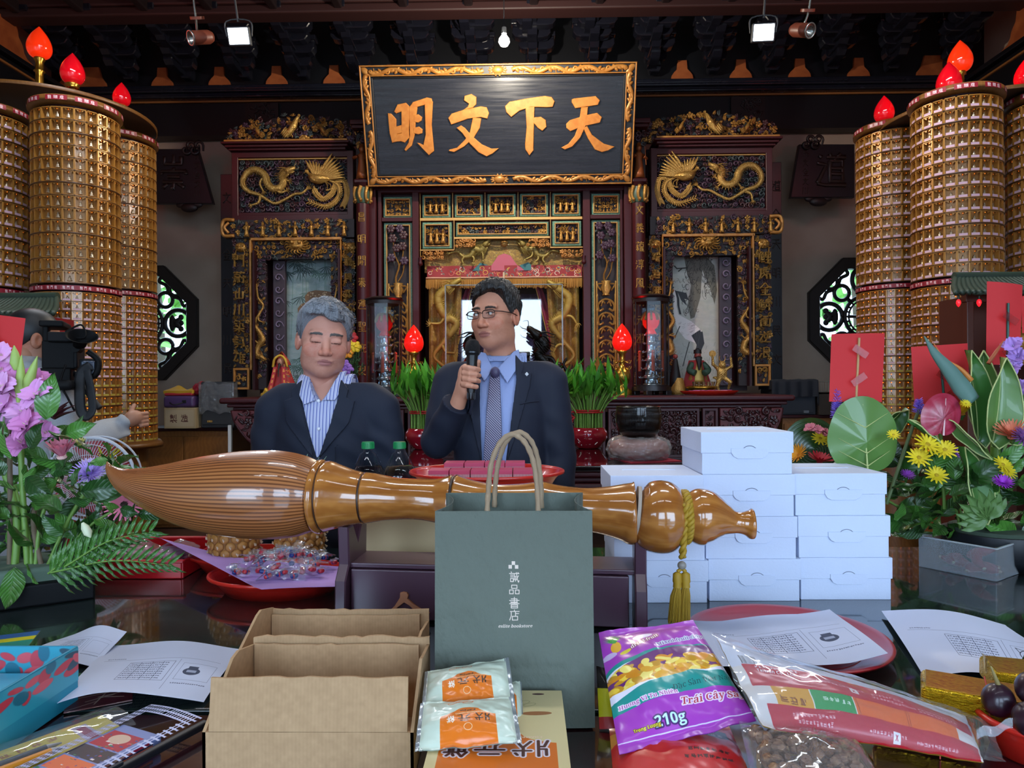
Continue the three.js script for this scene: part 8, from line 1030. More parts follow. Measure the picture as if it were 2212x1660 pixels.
// a daisy or gerbera: rings of petals about a disc, opening by tilt
function daisy(parent,p,dir,r,n,col,centre,tilt=0.25,rings=2,wide=1){
const f=aim(new THREE.Group(),p,dir),g=[];f.updateMatrix();
for (let k=0;k<rings;k++) for (let i=0;i<n;i++){const a=(i+k*0.5)/n*2*PI+rnd(-0.05,0.05),L=r*(1-k*0.16),w=wide*2.6*r/n,t=tilt+k*0.22+rnd(-0.06,0.06);const q=sheet((u,v)=>{const x=(u-0.5)*w*Math.pow(sin(PI*(0.12+0.8*v)),0.6),y=r*0.12+L*v;return [x,sin(t)*y-0.1*L*v*v,cos(t)*y];},2,4);g.push(q.rotateY(a));}
const o=part('flower_head',merge(g).applyMatrix4(f.matrix),petalsM(col),parent);
part('flower_centre',merge([ball(r*0.22,0,r*0.04,0,1,0.5,1,12),...[...Array(24)].map((_,i)=>{const a=i*2.4,q=Math.sqrt(i/24)*r*0.2;return ball(r*0.022,cos(a)*q,r*0.13,sin(a)*q,1,1.6,1,5);})]).applyMatrix4(f.matrix),mat(centre,0.7),o);
part('calyx',lathe([[0.003,-r*0.4],[r*0.16,-r*0.18],[r*0.25,0]],12).applyMatrix4(f.matrix),leafMats[1],o);return o;
}
function ruffled(parent,p,dir,r,col,throat){const f=aim(new THREE.Group(),p,dir,rnd(0,6));f.updateMatrix();const g=[];for (let i=0;i<6;i++){const a=i/6*2*PI,op=i % 2?0.85:0.6;g.push(sheet((u,v)=>{const w=r*0.95*Math.pow(sin(PI*(0.1+0.75*v)),0.8),x=(u-0.5)*w,y=r*v;return [x,y*cos(op*v*1.3)+0.06*r*sin(u*17+i)*v,y*sin(op*v*1.3)+abs(u-0.5)*r*-0.3+0.05*r*cos(u*14)*v];},9,7).rotateY(a));}const o=part('floret',merge(g).applyMatrix4(f.matrix),petalsM(col),parent);part('throat',merge([0,1,2].map((k)=>tube([[0,0,0],[0.1*r*cos(k*2),r*0.5,0.1*r*sin(k*2)]],[r*0.04,r*0.02],4,5))).applyMatrix4(f.matrix),mat(throat,0.6),o);return o;}
const leafAt=(parent,p,dir,i,s=1,roll=rnd(0,6))=>{const o=part('leaf',LG[i % 4],leafMats[(i*7+(rnd()*4|0)) % 4],parent);aim(o,p,dir,roll);o.scale.setScalar(s);return o;};
const stemM=mat(0x6a8f3a,0.5),twigM=mat(0x6b5b48,0.8);
const arrangement=(label,base,seedN)=>{seed(seedN);const t=thing('flower_arrangement',label,'flowers',base);t.updateMatrixWorld(true);return [t,(px,py,z)=>onZ(px,py,z).sub(base)];};
{// left
const base=onT(30,1290).setY(TY),[t,P]=arrangement('pink gladiolus, gerbera and glossy leaves in a black tray at left',base,61),o=V(-0.02,0.07,-0.02);
part('tray',[rbox(0.36,0.055,0.26,0.006,0,0.0275,0,0,0.55)],mat(0x0a0b0d,0.6,{specularIntensity:0.4}),t);part('foam',rbox(0.31,0.06,0.21,0.012,0,0.06,0,0,0.55),mat(0x5c7060,0.95),t);
for (const [pts,r] of [[[[30,1250],[36,1120],[5,1000]],0.009],[[[95,1245],[72,1130],[86,1040]],0.006],[[[60,1240],[46,1000],[44,820]],0.007],[[[20,1240],[22,1080],[18,840]],0.006],[[[75,1235],[90,1120],[135,1005]],0.005],[[[100,1230],[150,1120],[200,1040]],0.005],[[[110,1235],[190,1140],[262,1095]],0.004],[[[70,1240],[60,1150],[30,1050]],0.005]]) part('stem',sweep(smoothPts(pts.map(([x,y],i)=>P(x,y,1.78+i*0.02)),14),r,8),r===0.006?twigM:stemM,t);
[[6,806,1],[20,842,1],[48,838,1.05],[12,884,1.1],[40,890,1],[76,832,1],[92,862,1.05],[64,896,1.1],[70,925,1.05],[104,938,0.8],[5,772,0.8],[58,960,1]].forEach(([x,y,s],i)=>ruffled(t,P(x,y,1.74+rnd(-0.05,0.05)),V(rnd(-0.5,0.7),rnd(0.1,0.8),1),0.049*s,[0xdf98d2,0xe6a8da,0xd884c0][i % 3],0xe8d8c0));
for (const [x,y,l,a] of [[42,870,0.115,0.05],[54,850,0.09,0.35],[36,800,0.06,-0.1]]) part('green_bud',sweep([0,0.3,0.7,1].map((v)=>P(x,y,1.7).add(V(sin(a)*l*v,l*v,0))),[0.006,0.013,0.008,0.001],10),mat(0xa4bf62,0.5),t);
part('dark_spray',[...Array(16)].map((_,i)=>{const a=rnd(-0.9,1.3),l=rnd(0.03,0.065),b=P(118,905,1.78);return sweep(smoothPts([b,b.clone().add(V(sin(a)*l*0.5,cos(a)*l*0.6,0.01)),b.clone().add(V(sin(a)*l+0.01,cos(a)*l,0.02))],6),[0.003,0.004,0.001],5);}),mat(0x3c1216,0.5),t);
daisy(t,P(134,990,1.72),V(0.1,1,0.35),0.052,20,0xdf8296,0xd8b0a8,0.95,3,1.2);daisy(t,P(196,1028,1.76),V(0.15,0.9,0.7),0.045,30,0xb79ae2,0xc8b4e8,0.5,4,1.1);daisy(t,P(196,1012,1.79),V(0,1,0.3),0.03,14,0xd8c8e0,0xc8d060,0.8,2);daisy(t,P(268,1092,1.78),V(0.5,0.7,0.8),0.046,22,0xdd7a98,0x3a2a24,0.25,2,1.1);daisy(t,P(172,962,1.84),V(0.1,1,0.3),0.022,12,0xd9d98a,0xc8c860,0.8,2);
part('yellow_spray',[...Array(14)].map((_,i)=>sweep([P(228,1000,1.9),P(228,1000,1.9).add(V(rnd(-0.04,0.04),rnd(0.02,0.05),0))],[0.002,0.001],4)),mat(0xc8c020,0.6),t);
part('lily_bud',sweep([0,0.3,0.7,1].map((v)=>P(178+v*18,1130+v*32,1.68)),[0.003,0.009,0.01,0.001],12),mat(0xd8dcb8,0.5),t);
const big=[[102,905,0.2,1,3,1.05],[146,938,1,0.35,0,0.95],[66,968,0.5,0.8,2,1.1],[20,940,-0.6,0.9,1,0.9],[30,990,-0.4,0.7,3,0.8],[6,960,-0.2,1,0,1],[128,1030,0.7,-0.6,2,0.9],[180,1062,0.9,0.1,3,1],[200,1075,1,0.2,1,1],[158,1050,0.4,0.8,2,0.8],[240,1060,0.3,0.9,0,0.7],[262,1100,0.9,-0.2,2,0.75],[300,1112,1,0.1,1,0.8],[150,1078,0.6,-0.1,0,0.9],[30,1225,0.1,-1,3,1.0],[60,1218,0.4,-0.6,2,0.9],[200,1230,0.5,-0.8,2,0.55]];
big.forEach(([x,y,dx,dy,k,s])=>leafAt(t,P(x,y,1.7+rnd(-0.04,0.04)),V(dx,dy,0.25),k,s,rnd(-0.7,0.7)));
for (let i=0;i<215;i++){const v=rnd(),y=lerp(930,1225,v),x=rnd(-70,lerp(150,330,Math.pow(sin(PI*clamp(v*0.92)),0.8)));leafAt(t,P(x,y,1.8+rnd(-0.07,0.14)),V(rnd(-1,1),rnd(-0.5,1),rnd(-0.3,0.9)),i,rnd(0.55,0.95));}
for (const [x0,y0,x1,y1,n,s] of [[104,1240,238,1180,13,1],[110,1238,372,1222,16,1],[140,1225,330,1150,12,-1]]){const a=P(x0,y0,1.7),b=P(x1,y1,1.72),f=part('palm_frond',sweep(smoothPts([a,a.clone().lerp(b,0.5).add(V(0,0.02,0)),b],10),[0.003,0.001],5),stemM,t);for (let i=0;i<n;i++) for (const q of [-1,1]){const p=a.clone().lerp(b,(i+0.5)/n).add(V(0,0.02*sin(PI*i/n),0)),d=b.clone().sub(a).normalize(),e=V(-d.y,d.x,0).multiplyScalar(q*0.9*(1-i/n*0.6)).add(d.clone().multiplyScalar(0.6)),L=0.075*(1-0.35*i/n);const o2=part('leaflet',leafGeo(L,0.011,0.2,0.5,0.6),leafMats[q>0?3:1],f);aim(o2,p,e,0.3);}}
}
{// right
const base=onT(2130,1215).setY(TY);base.z=-2.12;base.x=onZ(2150,1200,2.12).x;const [t,P]=arrangement('yellow daisies, pink anthurium and broad variegated leaves in a black pot at right',base,67);
part('pot',lathe([[0,0],[0.11,0],[0.13,0.03],[0.14,0.1],[0.13,0.1],[0,0.09]],30),mat(0x0e1116,0.4),t);part('foam',cyl(0.12,0.12,0.04,0,0.09,0,24),mat(0x3c4a3c,0.95),t);
const sp=(pts,r,m=stemM,z=2.1)=>part('stem',sweep(smoothPts(pts.map(([x,y])=>P(x,y,z)),14),r,8),m,t);
sp([[2145,1190],[2150,1000],[2150,860]],0.013);sp([[2145,1010],[2122,950],[2112,880]],0.006);sp([[2150,1020],[2178,940],[2190,880]],0.006);sp([[2080,1170],[2050,1040],[2010,965]],0.004);sp([[2090,1170],[2060,1060],[2025,1020]],0.003);sp([[2040,1100],[2035,1000],[2032,930]],0.005);sp([[1915,1090],[1955,970],[1985,885]],0.005,mat(0x55663c,0.6),2.05);sp([[1845,1060],[1822,950],[1808,880]],0.005,mat(0x4a3a3c,0.6),2.02);
const vg=[mat(0x3f7430,0.32,{clearcoat:0.3}),mat(0x587f3a,0.35,{clearcoat:0.3})],edge=mat(0xb4bf7a,0.5),broad=(x,y,dx,dy,L,W,k,roll=0,z=2.0)=>{const o=part('broad_leaf',leafGeo(L,W,0.25,0.5,0.75),vg[k % 2],t),g=leafGeo(L,W,0.25,0.5,0.75),pp=g.attributes.position,rim=[];for (const c of [0,6]){const q=[];for (let j=0;j<=12;j++) q.push(V().fromBufferAttribute(pp,j*7+c));rim.push(sweep(q,0.0022,4));}part('pale_edge',rim,edge,o);const q=[];for (let j=0;j<=11;j++) q.push(V().fromBufferAttribute(pp,j*7+3).add(V(0,0,0.0012)));part('midrib',sweep(q,[0.0022,0.0006],4),edge,o);return aim(o,P(x,y,z),V(dx,dy,0.15),roll);};
broad(2112,965,-0.08,1,0.29,0.1,0,0.3);broad(2128,940,-0.1,1,0.26,0.09,1,-0.5,2.05);broad(2142,965,0.12,1,0.26,0.11,1,0.1,1.94);broad(2155,950,0.75,0.75,0.24,0.12,0,0.2,1.97);broad(2160,900,0.9,0.9,0.2,0.1,1,0.5,2.06);broad(2035,975,-0.75,0.8,0.14,0.05,0,1.2,1.97);broad(2050,900,0.7,-0.95,0.17,0.045,1,0.9,1.95);broad(2112,1130,-0.2,1,0.24,0.11,0,0.5,2.02);broad(1905,925,0.55,0.45,0.1,0.085,0,0.4,2.2);broad(1868,880,0.05,1,0.08,0.05,1,0.3,2.2);
{const z=2.0,c=P(1862,1020,z),heart=part('heart_leaf',sheet((u,v)=>{const a=(u-0.5)*2*PI,r=0.098*(1-0.35*Math.pow(abs(u-0.5)*2,6))*(1+0.18*Math.pow(cos(a/2),8))*v;return [c.x+sin(a)*r*0.98,c.y+0.085+cos(a)*r*1.1,c.z+0.03-r*0.25+0.003*cos(a*6)*v];},44,8),vg[1],t);part('midrib',sweep([[c.x,c.y,c.z+0.035],[c.x,c.y+0.19,c.z+0.008]],[0.003,0.001],5),edge,heart);for (const s of [-1,1]) for (let i=0;i<4;i++) part('vein',sweep([[c.x,c.y+0.02+i*0.035,c.z+0.034-i*0.004],[c.x+s*0.07,c.y+0.06+i*0.035,c.z+0.014-i*0.003]],[0.0016,0.0006],4),edge,heart);
const d=P(1760,985,2.15);part('heart_leaf',sheet((u,v)=>{const a=(u-0.5)*2*PI,r=0.085*v*(1+0.1*cos(a));return [d.x+sin(a)*r,d.y+0.02+cos(a)*r,d.z-r*0.3];},36,6),leafMats[2],t);}
part('bird_of_paradise',sweep(smoothPts([P(2100,866,1.95),P(2078,838,1.95),P(2050,800,1.94),P(2018,762,1.93),P(1996,726,1.92)],20),[0.022,0.026,0.02,0.011,0.001],12,{flat:0.6}),mat(0x5d7f74,0.45),t);part('orange_petal',sweep(smoothPts([P(2098,822,1.95),P(2075,798,1.95),P(2040,775,1.95),P(2012,735,1.95)],12),[0.008,0.006,0.003,0.001],6),mat(0xc87a34,0.5),t);part('orange_petal',sweep([P(2135,786,1.97),P(2152,760,1.97),P(2168,736,1.97)],[0.006,0.005,0.001],6),mat(0xa04a1c,0.5),t);
{const c=P(2028,940,1.96),an=mat(0xb8405c,0.3,{clearcoat:0.5,clearcoatRoughness:0.2,map:blotch(hex(0xd88898),hex(0xffffff),8),bumpMap:rep(dtex(64,64,(u,v)=>abs(sin(u*24)),false),1),bumpScale:0.003});const sp2=part('anthurium',sheet((u,v)=>{const a=(u-0.5)*2*PI,r=0.054*v*(1+0.12*cos(a)-0.25*Math.pow(abs(u-0.5)*2,8));return [c.x+sin(a)*r+cos(a)*r*0.16,c.y+0.045+cos(a)*r*1.15,c.z+0.02-r*r*4];},40,10),an,t);part('pale_vein',sweep([[c.x,c.y,c.z+0.022],[c.x+0.012,c.y+0.1,c.z+0.013]],[0.003,0.0012],5),mat(0xe0b8b8,0.5),sp2);}
const ye=0xdcc41c;[[2003,962,0.03],[2041,973,0.026],[1985,990,0.026],[2023,1028,0.024],[1772,948,0.021],[1796,944,0.02],[1790,957,0.016],[1930,940,0.014],[2166,1005,0.022],[2176,1020,0.02],[2086,873,0.012]].forEach(([x,y,r])=>daisy(t,P(x,y,x<1850?2.12:1.93),V(rnd(-0.4,0.2),0.8,0.9),r*1.15,13,ye,0xb89a18,0.2,2,1.1));
daisy(t,P(2078,896,2.0),V(-0.1,1,0.3),0.04,12,0xe0a814,0xb07a14,0.9,2,1.3);daisy(t,P(1726,985,2.12),V(-0.7,0.6,0.5),0.035,22,0xe39a1c,0xc07a18,0.6,2);daisy(t,P(1770,1000,2.08),V(0.1,1,0.35),0.04,18,0xb3202c,0x8a1820,0.6,2,1.2);daisy(t,P(2186,946,1.9),V(-0.35,0.9,0.4),0.05,26,0xe0805e,0xc86a50,0.75,3,1.1);daisy(t,P(2212,948,1.86),V(0,0.6,0.8),0.032,22,0x6a3a78,0x4a2a58,0.3,3);daisy(t,P(2166,1046,1.9),V(-0.2,0.8,0.6),0.026,20,0xa030c0,0x8a28a8,0.5,3);daisy(t,P(1960,1028,2.0),V(0,0.8,0.6),0.02,18,0x7a2a9a,0x6a2488,0.4,2);daisy(t,P(2062,978,1.96),V(0.8,0.2,0.5),0.024,14,0x9c62c8,0x8a52b8,0.3,2);
for (let k=0;k<3;k++) ruffled(t,P(1766+(k-1)*13,930+k*5,2.12),V((k-1)*0.5,0.8,0.5),0.024,0xc9707c,0xd89098);[[2190,752],[2188,800],[2202,842],[2200,775]].forEach(([x,y])=>ruffled(t,P(x,y,1.98),V(-0.6,0.4,0.6),0.034,0xb48ad6,0xd8c8e8));
for (const [x,y,n,h,z] of [[1808,906,46,0.078,2.02],[1985,895,26,0.04,2.05]]){const g=[];for (let i=0;i<n*3;i++){const v=i/n/3,a=i*2.4,b=P(x,y,z).add(V(0,h*v,0)),r=0.019*(1-v*0.5);g.push(sweep([b,b.clone().add(V(cos(a)*r,rnd(0.003,0.009),sin(a)*r))],[0.0016,0.0008],4));}part('purple_spike',g,mat(0x8a6cd8,0.6),t);}
{const c=P(2160,1130,1.88),lobe=[];for (let i=0;i<9;i++){const a=-1.2+i*0.34,L=0.1*(1-0.25*abs(i-4)/4);lobe.push(place(leafGeo(L,0.034,0.2,0.3,0.9),c.x-0.03,c.y+0.01,c.z,0.3,0,a+0.6));}part('lobed_leaf',lobe,mat(0x53743a,0.45),t);}
for (let i=0;i<150;i++){const x=rnd(1925,2290),y=rnd(1000,1165);leafAt(t,P(x,y,2.1+rnd(-0.08,0.14)),V(rnd(-1,1),rnd(0,1),rnd(-0.2,0.9)),i,rnd(0.7,1.25));}for (let i=0;i<44;i++) leafAt(t,P(rnd(1730,1960),rnd(985,1090),2.2+rnd(-0.06,0.1)),V(rnd(-1,1),rnd(-0.2,1),rnd(-0.2,0.9)),i,rnd(0.6,1.1));
[[1945,1130,-1,0.1],[2000,1130,-0.6,-0.3],[2190,1150,-0.8,0.2]].forEach(([x,y,dx,dy],i)=>leafAt(t,P(x,y,2.08),V(dx,dy,0.5),3,1.1,0.3));
sp([[2120,1195],[2000,1130],[1880,1060]],0.004,stemM,2.15);sp([[2120,1195],[1950,1100],[1770,1010]],0.004,stemM,2.18);
}
const redCard=mat(0xcc2a2c,0.75),tape=mat(0xf0c0c0,0.1,{transmission:0.96,thickness:0,ior:1.25}),bamboo=mat(0xc09a68,0.6),green=mat(0x24564a,0.4);
[[[[1796,722],[1911,720],[1905,869],[1791,868]],2.02,[1856,730,1846,930],bamboo,'red card on a bamboo stick left of the other red cards at right'],[[[1968,750],[2090,742],[2096,880],[1976,882]],2.1,[2033,792,2046,940],green,'red card on a green stick behind the bird of paradise bud'],[[[2132,608],[2209,616],[2202,790],[2130,788]],2.05,[2178,655,2174,880],green,'tall narrow red card on a green stick at far right'],[[[-40,676],[55,688],[38,828],[-40,828]],1.85,[-5,700,-8,940],green,'red card on a stick at the left edge above the gladioli'],[[[2206,640],[2260,640],[2260,720],[2208,720]],2.08,[2235,650,2235,860],green,'sliver of a red card cut off by the right edge']].forEach(([q,z,[x0,y0,x1,y1],m,label])=>{
const b=onZ(x1,y1,z-0.004),t=thing('red_card',label,'card',b,0,'red cards on sticks in the flowers'),c=q.map(([x,y])=>onZ(x,y,z).sub(b));
part('card',slab((u,v)=>{const a=c[3].clone().lerp(c[2],u),d=c[0].clone().lerp(c[1],u);return a.lerp(d,v).add(V(0,0,0.008*sin(PI*u)));},0.0006,10,6),redCard,t);const s0=onZ(x0,y0,z-0.012).sub(b);part('stick',sweep([[0,0,0],s0],0.0035,8),m,t);part('tape',[0.55,0.85].map((k)=>box(0.045,0.02,0.0008,s0.x*k,s0.y*k,s0.z*k+0.0125,0,0,0.6*(k<0.7?1:-1))),tape,t);
});
// ---------------------------------------------------------------- papers, snacks and gifts nearest the camera
const quad=(P)=>(u,v)=>P[3].clone().lerp(P[2],u).lerp(P[0].clone().lerp(P[1],u),v);  // corners: top left, top right, bottom right, bottom left
function pouch(name,label,cat,P,bulge,m,o={}){// a filled bag: two faces, crimped edges, creases
const base=P[3].clone().add(P[2]).multiplyScalar(0.5),Q=P.map((p)=>p.clone().sub(base)),f=quad(Q),n=V().crossVectors(Q[1].clone().sub(Q[0]),Q[3].clone().sub(Q[0])).normalize().multiplyScalar(-1),t=thing(name,label,cat,base,0,o.group),b=(u,v)=>Math.pow(max(0,sin(PI*u)*sin(PI*clamp((v-0.06)/0.88))),0.55),k=rnd(0,50);
const S=(s)=>(u,v)=>f(u,v).addScaledVector(n,s*bulge*b(u,v)+(o.crease??0.006)*(fbm(u*7+k,v*7,1,3)-0.45)+0.001*s);
part('front',sheet(S(1),o.n??40,o.n??40),m,t);part('back',sheet((u,v)=>S(-0.6)(1-u,v),16,16),o.backM??(Array.isArray(m)?m[0]:m),t);
return Object.assign(t,{S,nrm:n});
}
const print=(w,h,bg,d)=>mat(0xffffff,0.35,{clearcoat:0.4,clearcoatRoughness:0.15,map:canvas(w,h,(g)=>{g.fillStyle=bg;g.fillRect(0,0,w,h);d(g,w,h);})});
const film=mat(0xf2f4f8,0.06,{transmission:0.92,thickness:0});
const txt=(g,s,x,y,size,c,o={})=>{g.save();g.translate(x,y);g.rotate(o.rot??0);g.font=(o.style??'bold ')+size + 'px ' + (o.font??'sans-serif');if (o.edge){g.strokeStyle=o.edge;g.lineWidth=size*0.22;g.lineJoin='round';g.strokeText(s,0,0);}g.fillStyle=c;g.fillText(s,0,0);g.strokeStyle=c;g.lineWidth=size*0.08;for (const [i,m] of o.marks??[]){const a=g.measureText(s.slice(0,i)).width,w=g.measureText(s[i]).width,x1=a+w/2,top=-size*0.62,L=(p)=>{g.beginPath();p.forEach(([p0,p1],j)=>(j?g.lineTo(x1+p0*size,p1*size+(m==='.'?0:top)):g.moveTo(x1+p0*size,p1*size+(m==='.'?0:top))));g.stroke();};if (m==='.') L([[-0.03,0.14],[0.05,0.14]]);if (m==='^') L([[-0.15,0],[0,-0.12],[0.15,0]]);if (m==='/') L([[-0.04,0],[0.1,-0.14]]);if (m==='+') L([[0.2,0.06],[0.27,-0.04]]);if (m==='(') L([[-0.13,-0.08],[0,0],[0.13,-0.08]]);if (m==='?') L([[-0.05,-0.14],[0.06,-0.1],[0,0]]);if (m==='-') L([[-0.45,0.3],[-0.12,0.3]]);}g.restore();};
// printed forms
const formTex=(sd,art)=>canvas(760,560,(g,w,h)=>{seed(sd);g.fillStyle='#d3d9ee';g.fillRect(0,0,w,h);g.strokeStyle='#2a3050';g.lineWidth=2;g.strokeRect(w*0.3,h*0.42,w*0.33,h*0.34);for (let i=0;i<4;i++){g.beginPath();g.moveTo(w*(0.3+i*0.0825),h*0.42);g.lineTo(w*(0.3+i*0.0825),h*0.76);g.stroke();}for (let j=0;j<8;j++) scribbles(g,w*0.31,h*(0.44+j*0.039),17,11,'#2a3050',1.3);g.beginPath();g.moveTo(w*0.08,h*0.36);g.lineTo(w*0.94,h*0.36);g.moveTo(w*0.66,h*0.38);g.lineTo(w*0.66,h*0.9);g.stroke();scribbles(g,w*0.1,h*0.32,9,10,'#3a4060',1.2);g.strokeRect(w*0.7,h*0.45,w*0.24,h*0.28);art(g,w*0.79,h*0.59);scribbles(g,w*0.7,h*0.78,16,10,'#2a3050',1.2);});
const inkstone=(g,x,y)=>{g.fillStyle='#4a5064';g.beginPath();g.ellipse(x,y,46,34,0,0,7);g.fill();g.fillRect(x-26,y-48,52,30);g.fillStyle='#aab0c6';g.fillRect(x-26,y-12,52,22);},cat=(g,x,y)=>{g.strokeStyle='#1c2238';g.lineWidth=4;g.beginPath();g.ellipse(x,y,42,46,0,0,7);g.moveTo(x-38,y-22);g.lineTo(x-48,y-62);g.lineTo(x-10,y-44);g.moveTo(x+38,y-22);g.lineTo(x+48,y-62);g.lineTo(x+10,y-44);g.stroke();},none=()=>{};
[[[[240,1393],[520,1400],[440,1520],[117,1522]],formTex(1,inkstone),'curling white printed form with a dark inkstone picture left of the cartons',[0.012,0.012,0.003,0.02],0.02],[[[150,1372],[274,1362],[205,1445],[40,1420]],formTex(2,none),'curled white printed sheet half behind the teal box',[0.004,0.03,0.004,0.004],0.012],[[[1488,1338],[1792,1314],[1918,1414],[1560,1440]],formTex(3,inkstone),'white printed sheet lying on the large red plate',[0.03,0.036,0.045,0.04],-0.012],[[[1904,1318],[2260,1352],[2330,1470],[2000,1470]],formTex(4,cat),'white printed form with a cat outline at the right edge',[0.012,0.006,0.004,0.004],0.012]].forEach(([q,map,label,lift,curl2],i)=>{const P=q.map(([x,y],k)=>onT(x,y,TY+lift[k])),f=quad(P),o=solo('printed_sheet',slab((u,v)=>f(u,v).add(V(0,max(i>1?-0.008:0,curl2*sin(u*PI*(i===3?1.6:1)))*(i?1:1-v*0.6)+0.003*sin(u*7+v*4),0)),0.0004,30,14),mat(0xffffff,0.85,{map}),label,'paper');});
const corner=(a,z)=>a.map(([x,y],i)=>onZ(x,y,z[i]));
{// purple dried-fruit bag, red bag, walnut bag, gift roll
seed(90);
const pm=print(520,620,'#a63cb4',(g,w,h)=>{const band=(y0,y1,k,c)=>{g.fillStyle=c;g.beginPath();g.moveTo(0,y0+k);g.quadraticCurveTo(w/2,y0-k,w,y0-k*0.4);g.lineTo(w,y1-k*0.4);g.quadraticCurveTo(w/2,y1-k,0,y1+k);g.fill();};
band(205,420,38,'#1d8f88');band(228,372,38,'#e8e2f0');g.save();g.beginPath();g.moveTo(0,282);g.quadraticCurveTo(w/2,168,w,200);g.lineTo(w,330);g.quadraticCurveTo(w/2,372,0,366);g.clip();g.fillStyle='#6a2a70';g.fillRect(0,0,w,h);for (let i=0;i<120;i++){g.fillStyle=pick(['#e0a020','#f0c840','#d88a14','#f4dc70','#c8901c']);g.beginPath();g.ellipse(rnd(0,w),rnd(255,372),rnd(18,44),rnd(9,20),rnd(-0.5,0.5),0,7);g.fill();}g.restore();band(392,452,14,'#1d8f88');
g.fillStyle='#e0a828';g.beginPath();g.ellipse(70,128,26,34,0.3,0,7);g.fill();for (let i=0;i<13;i++){g.fillStyle=pick(['#2f8a3a','#47a850']);g.beginPath();const a=-2.9+i*0.2;g.moveTo(58,98);g.lineTo(62+cos(a)*62,84+sin(a)*60);g.lineTo(74,100);g.fill();}g.fillStyle='#c8b0d8';g.beginPath();g.ellipse(30,168,38,16,0,0,7);g.fill();g.fillStyle='#d8c830';g.beginPath();g.ellipse(110,168,30,11,-0.3,0,7);g.fill();g.fillStyle='#e8dcf0';g.beginPath();g.ellipse(215,86,52,15,-0.1,0,7);g.fill();txt(g,'dried fruit',140,160,30,'#f4e8f8',{style:'italic bold ',font:'serif',rot:-0.34,edge:'#7a2038'});txt(g,'Mixed fruit chips',262,176,30,'#7a2f9a',{style:'italic bold ',font:'serif',rot:-0.16,edge:'#cfe4e4'});
txt(g,'Huong Vi Tu Nhiên',26,446,26,'#b04a98',{font:'serif',rot:0.0,edge:'#f0e4f4',marks:[[1,'+'],[2,'+'],[7,'.'],[10,'+'],[10,'.']]});txt(g,'Dac San Viet Nam',256,432,33,'#163c40',{style:'italic ',font:'serif',rot:-0.1,marks:[[0,'-'],[1,'('],[1,'.'],[5,'?'],[10,'^'],[10,'.']]});txt(g,'Trái Cây Say',268,500,42,'#b8384a',{style:'italic bold ',font:'serif',rot:0.02,edge:'#e8d8ee',marks:[[10,'^'],[10,'/']]});txt(g,'210g',150,560,56,'#c8f0fa',{edge:'#4a2a66'});txt(g,'Trong Luong',66,556,18,'#e8e040',{edge:'#5a3a20',marks:[[2,'.'],[7,'+'],[8,'+'],[8,'.']]});g.fillStyle='#d8d0ea';g.fillRect(0,580,w,4);});
pouch('snack_bag','purple dried fruit bag printed 210g leaning beside the paper bag','snack bag',corner([[1293,1368],[1497,1342],[1634,1556],[1338,1632]],[1.16,1.17,0.98,0.96]),0.022,pm,{crease:0.009});
const rm=print(300,300,'#c4161a',(g,w,h)=>{g.fillStyle='#1a1210';g.fillRect(150,60,128,48);g.fillStyle='#5ab03c';g.beginPath();g.ellipse(140,84,12,32,0.5,0,7);g.fill();for (const [x,y] of [[112,66],[118,100],[162,104]]){g.beginPath();g.arc(x,y,9,0,7);g.fill();}txt(g,'11',226,80,22,'#e8dc30');scribbles(g,172,66,2,15,'#e8e0e0',2);scribbles(g,170,88,6,14,'#e8e0e0',2);scribbles(g,170,170,7,12,'#3a1010',2);scribbles(g,160,194,8,12,'#3a1010',2);g.fillStyle='#d8902c';g.fillRect(0,40,40,60);});
pouch('snack_bag','bright red snack bag with a green pea pod under the purple bag','snack bag',corner([[1316,1575],[1575,1570],[1640,1720],[1330,1740]],[1.05,1.05,0.885,0.885]),0.026,rm);
pouch('snack_bag','black and yellow snack bag peeping out between paper bag and purple bag','snack bag',corner([[1288,1440],[1345,1450],[1370,1600],[1296,1600]],[1.17,1.17,1.1,1.1]),0.006,print(64,128,'#17120e',(g)=>{g.fillStyle='#c8c020';g.fillRect(0,40,26,50);g.fillStyle='#a8181c';g.fillRect(0,90,30,20);}),{n:12});
const wp=corner([[1596,1560],[1850,1590],[1930,1740],[1640,1740]],[0.97,0.97,0.82,0.82]),wb=pouch('walnut_bag','clear bag of walnut pieces under the red gift roll','snack bag',wp,0.03,film,{}),nut=mat(0xffffff,0.7,{map:blotch(hex(0x6a4630),hex(0xa8805c),8)});for (let i=0;i<150;i++){const p=wb.S(rnd(-0.3,0.75))(rnd(0.1,0.9),rnd(0.2,0.93));part('walnut',place(new THREE.DodecahedronGeometry(0.0075,0),p.x,p.y,p.z,rnd(0,6),rnd(0,6),0,[1.3,0.8,0.9]),nut,wb);}
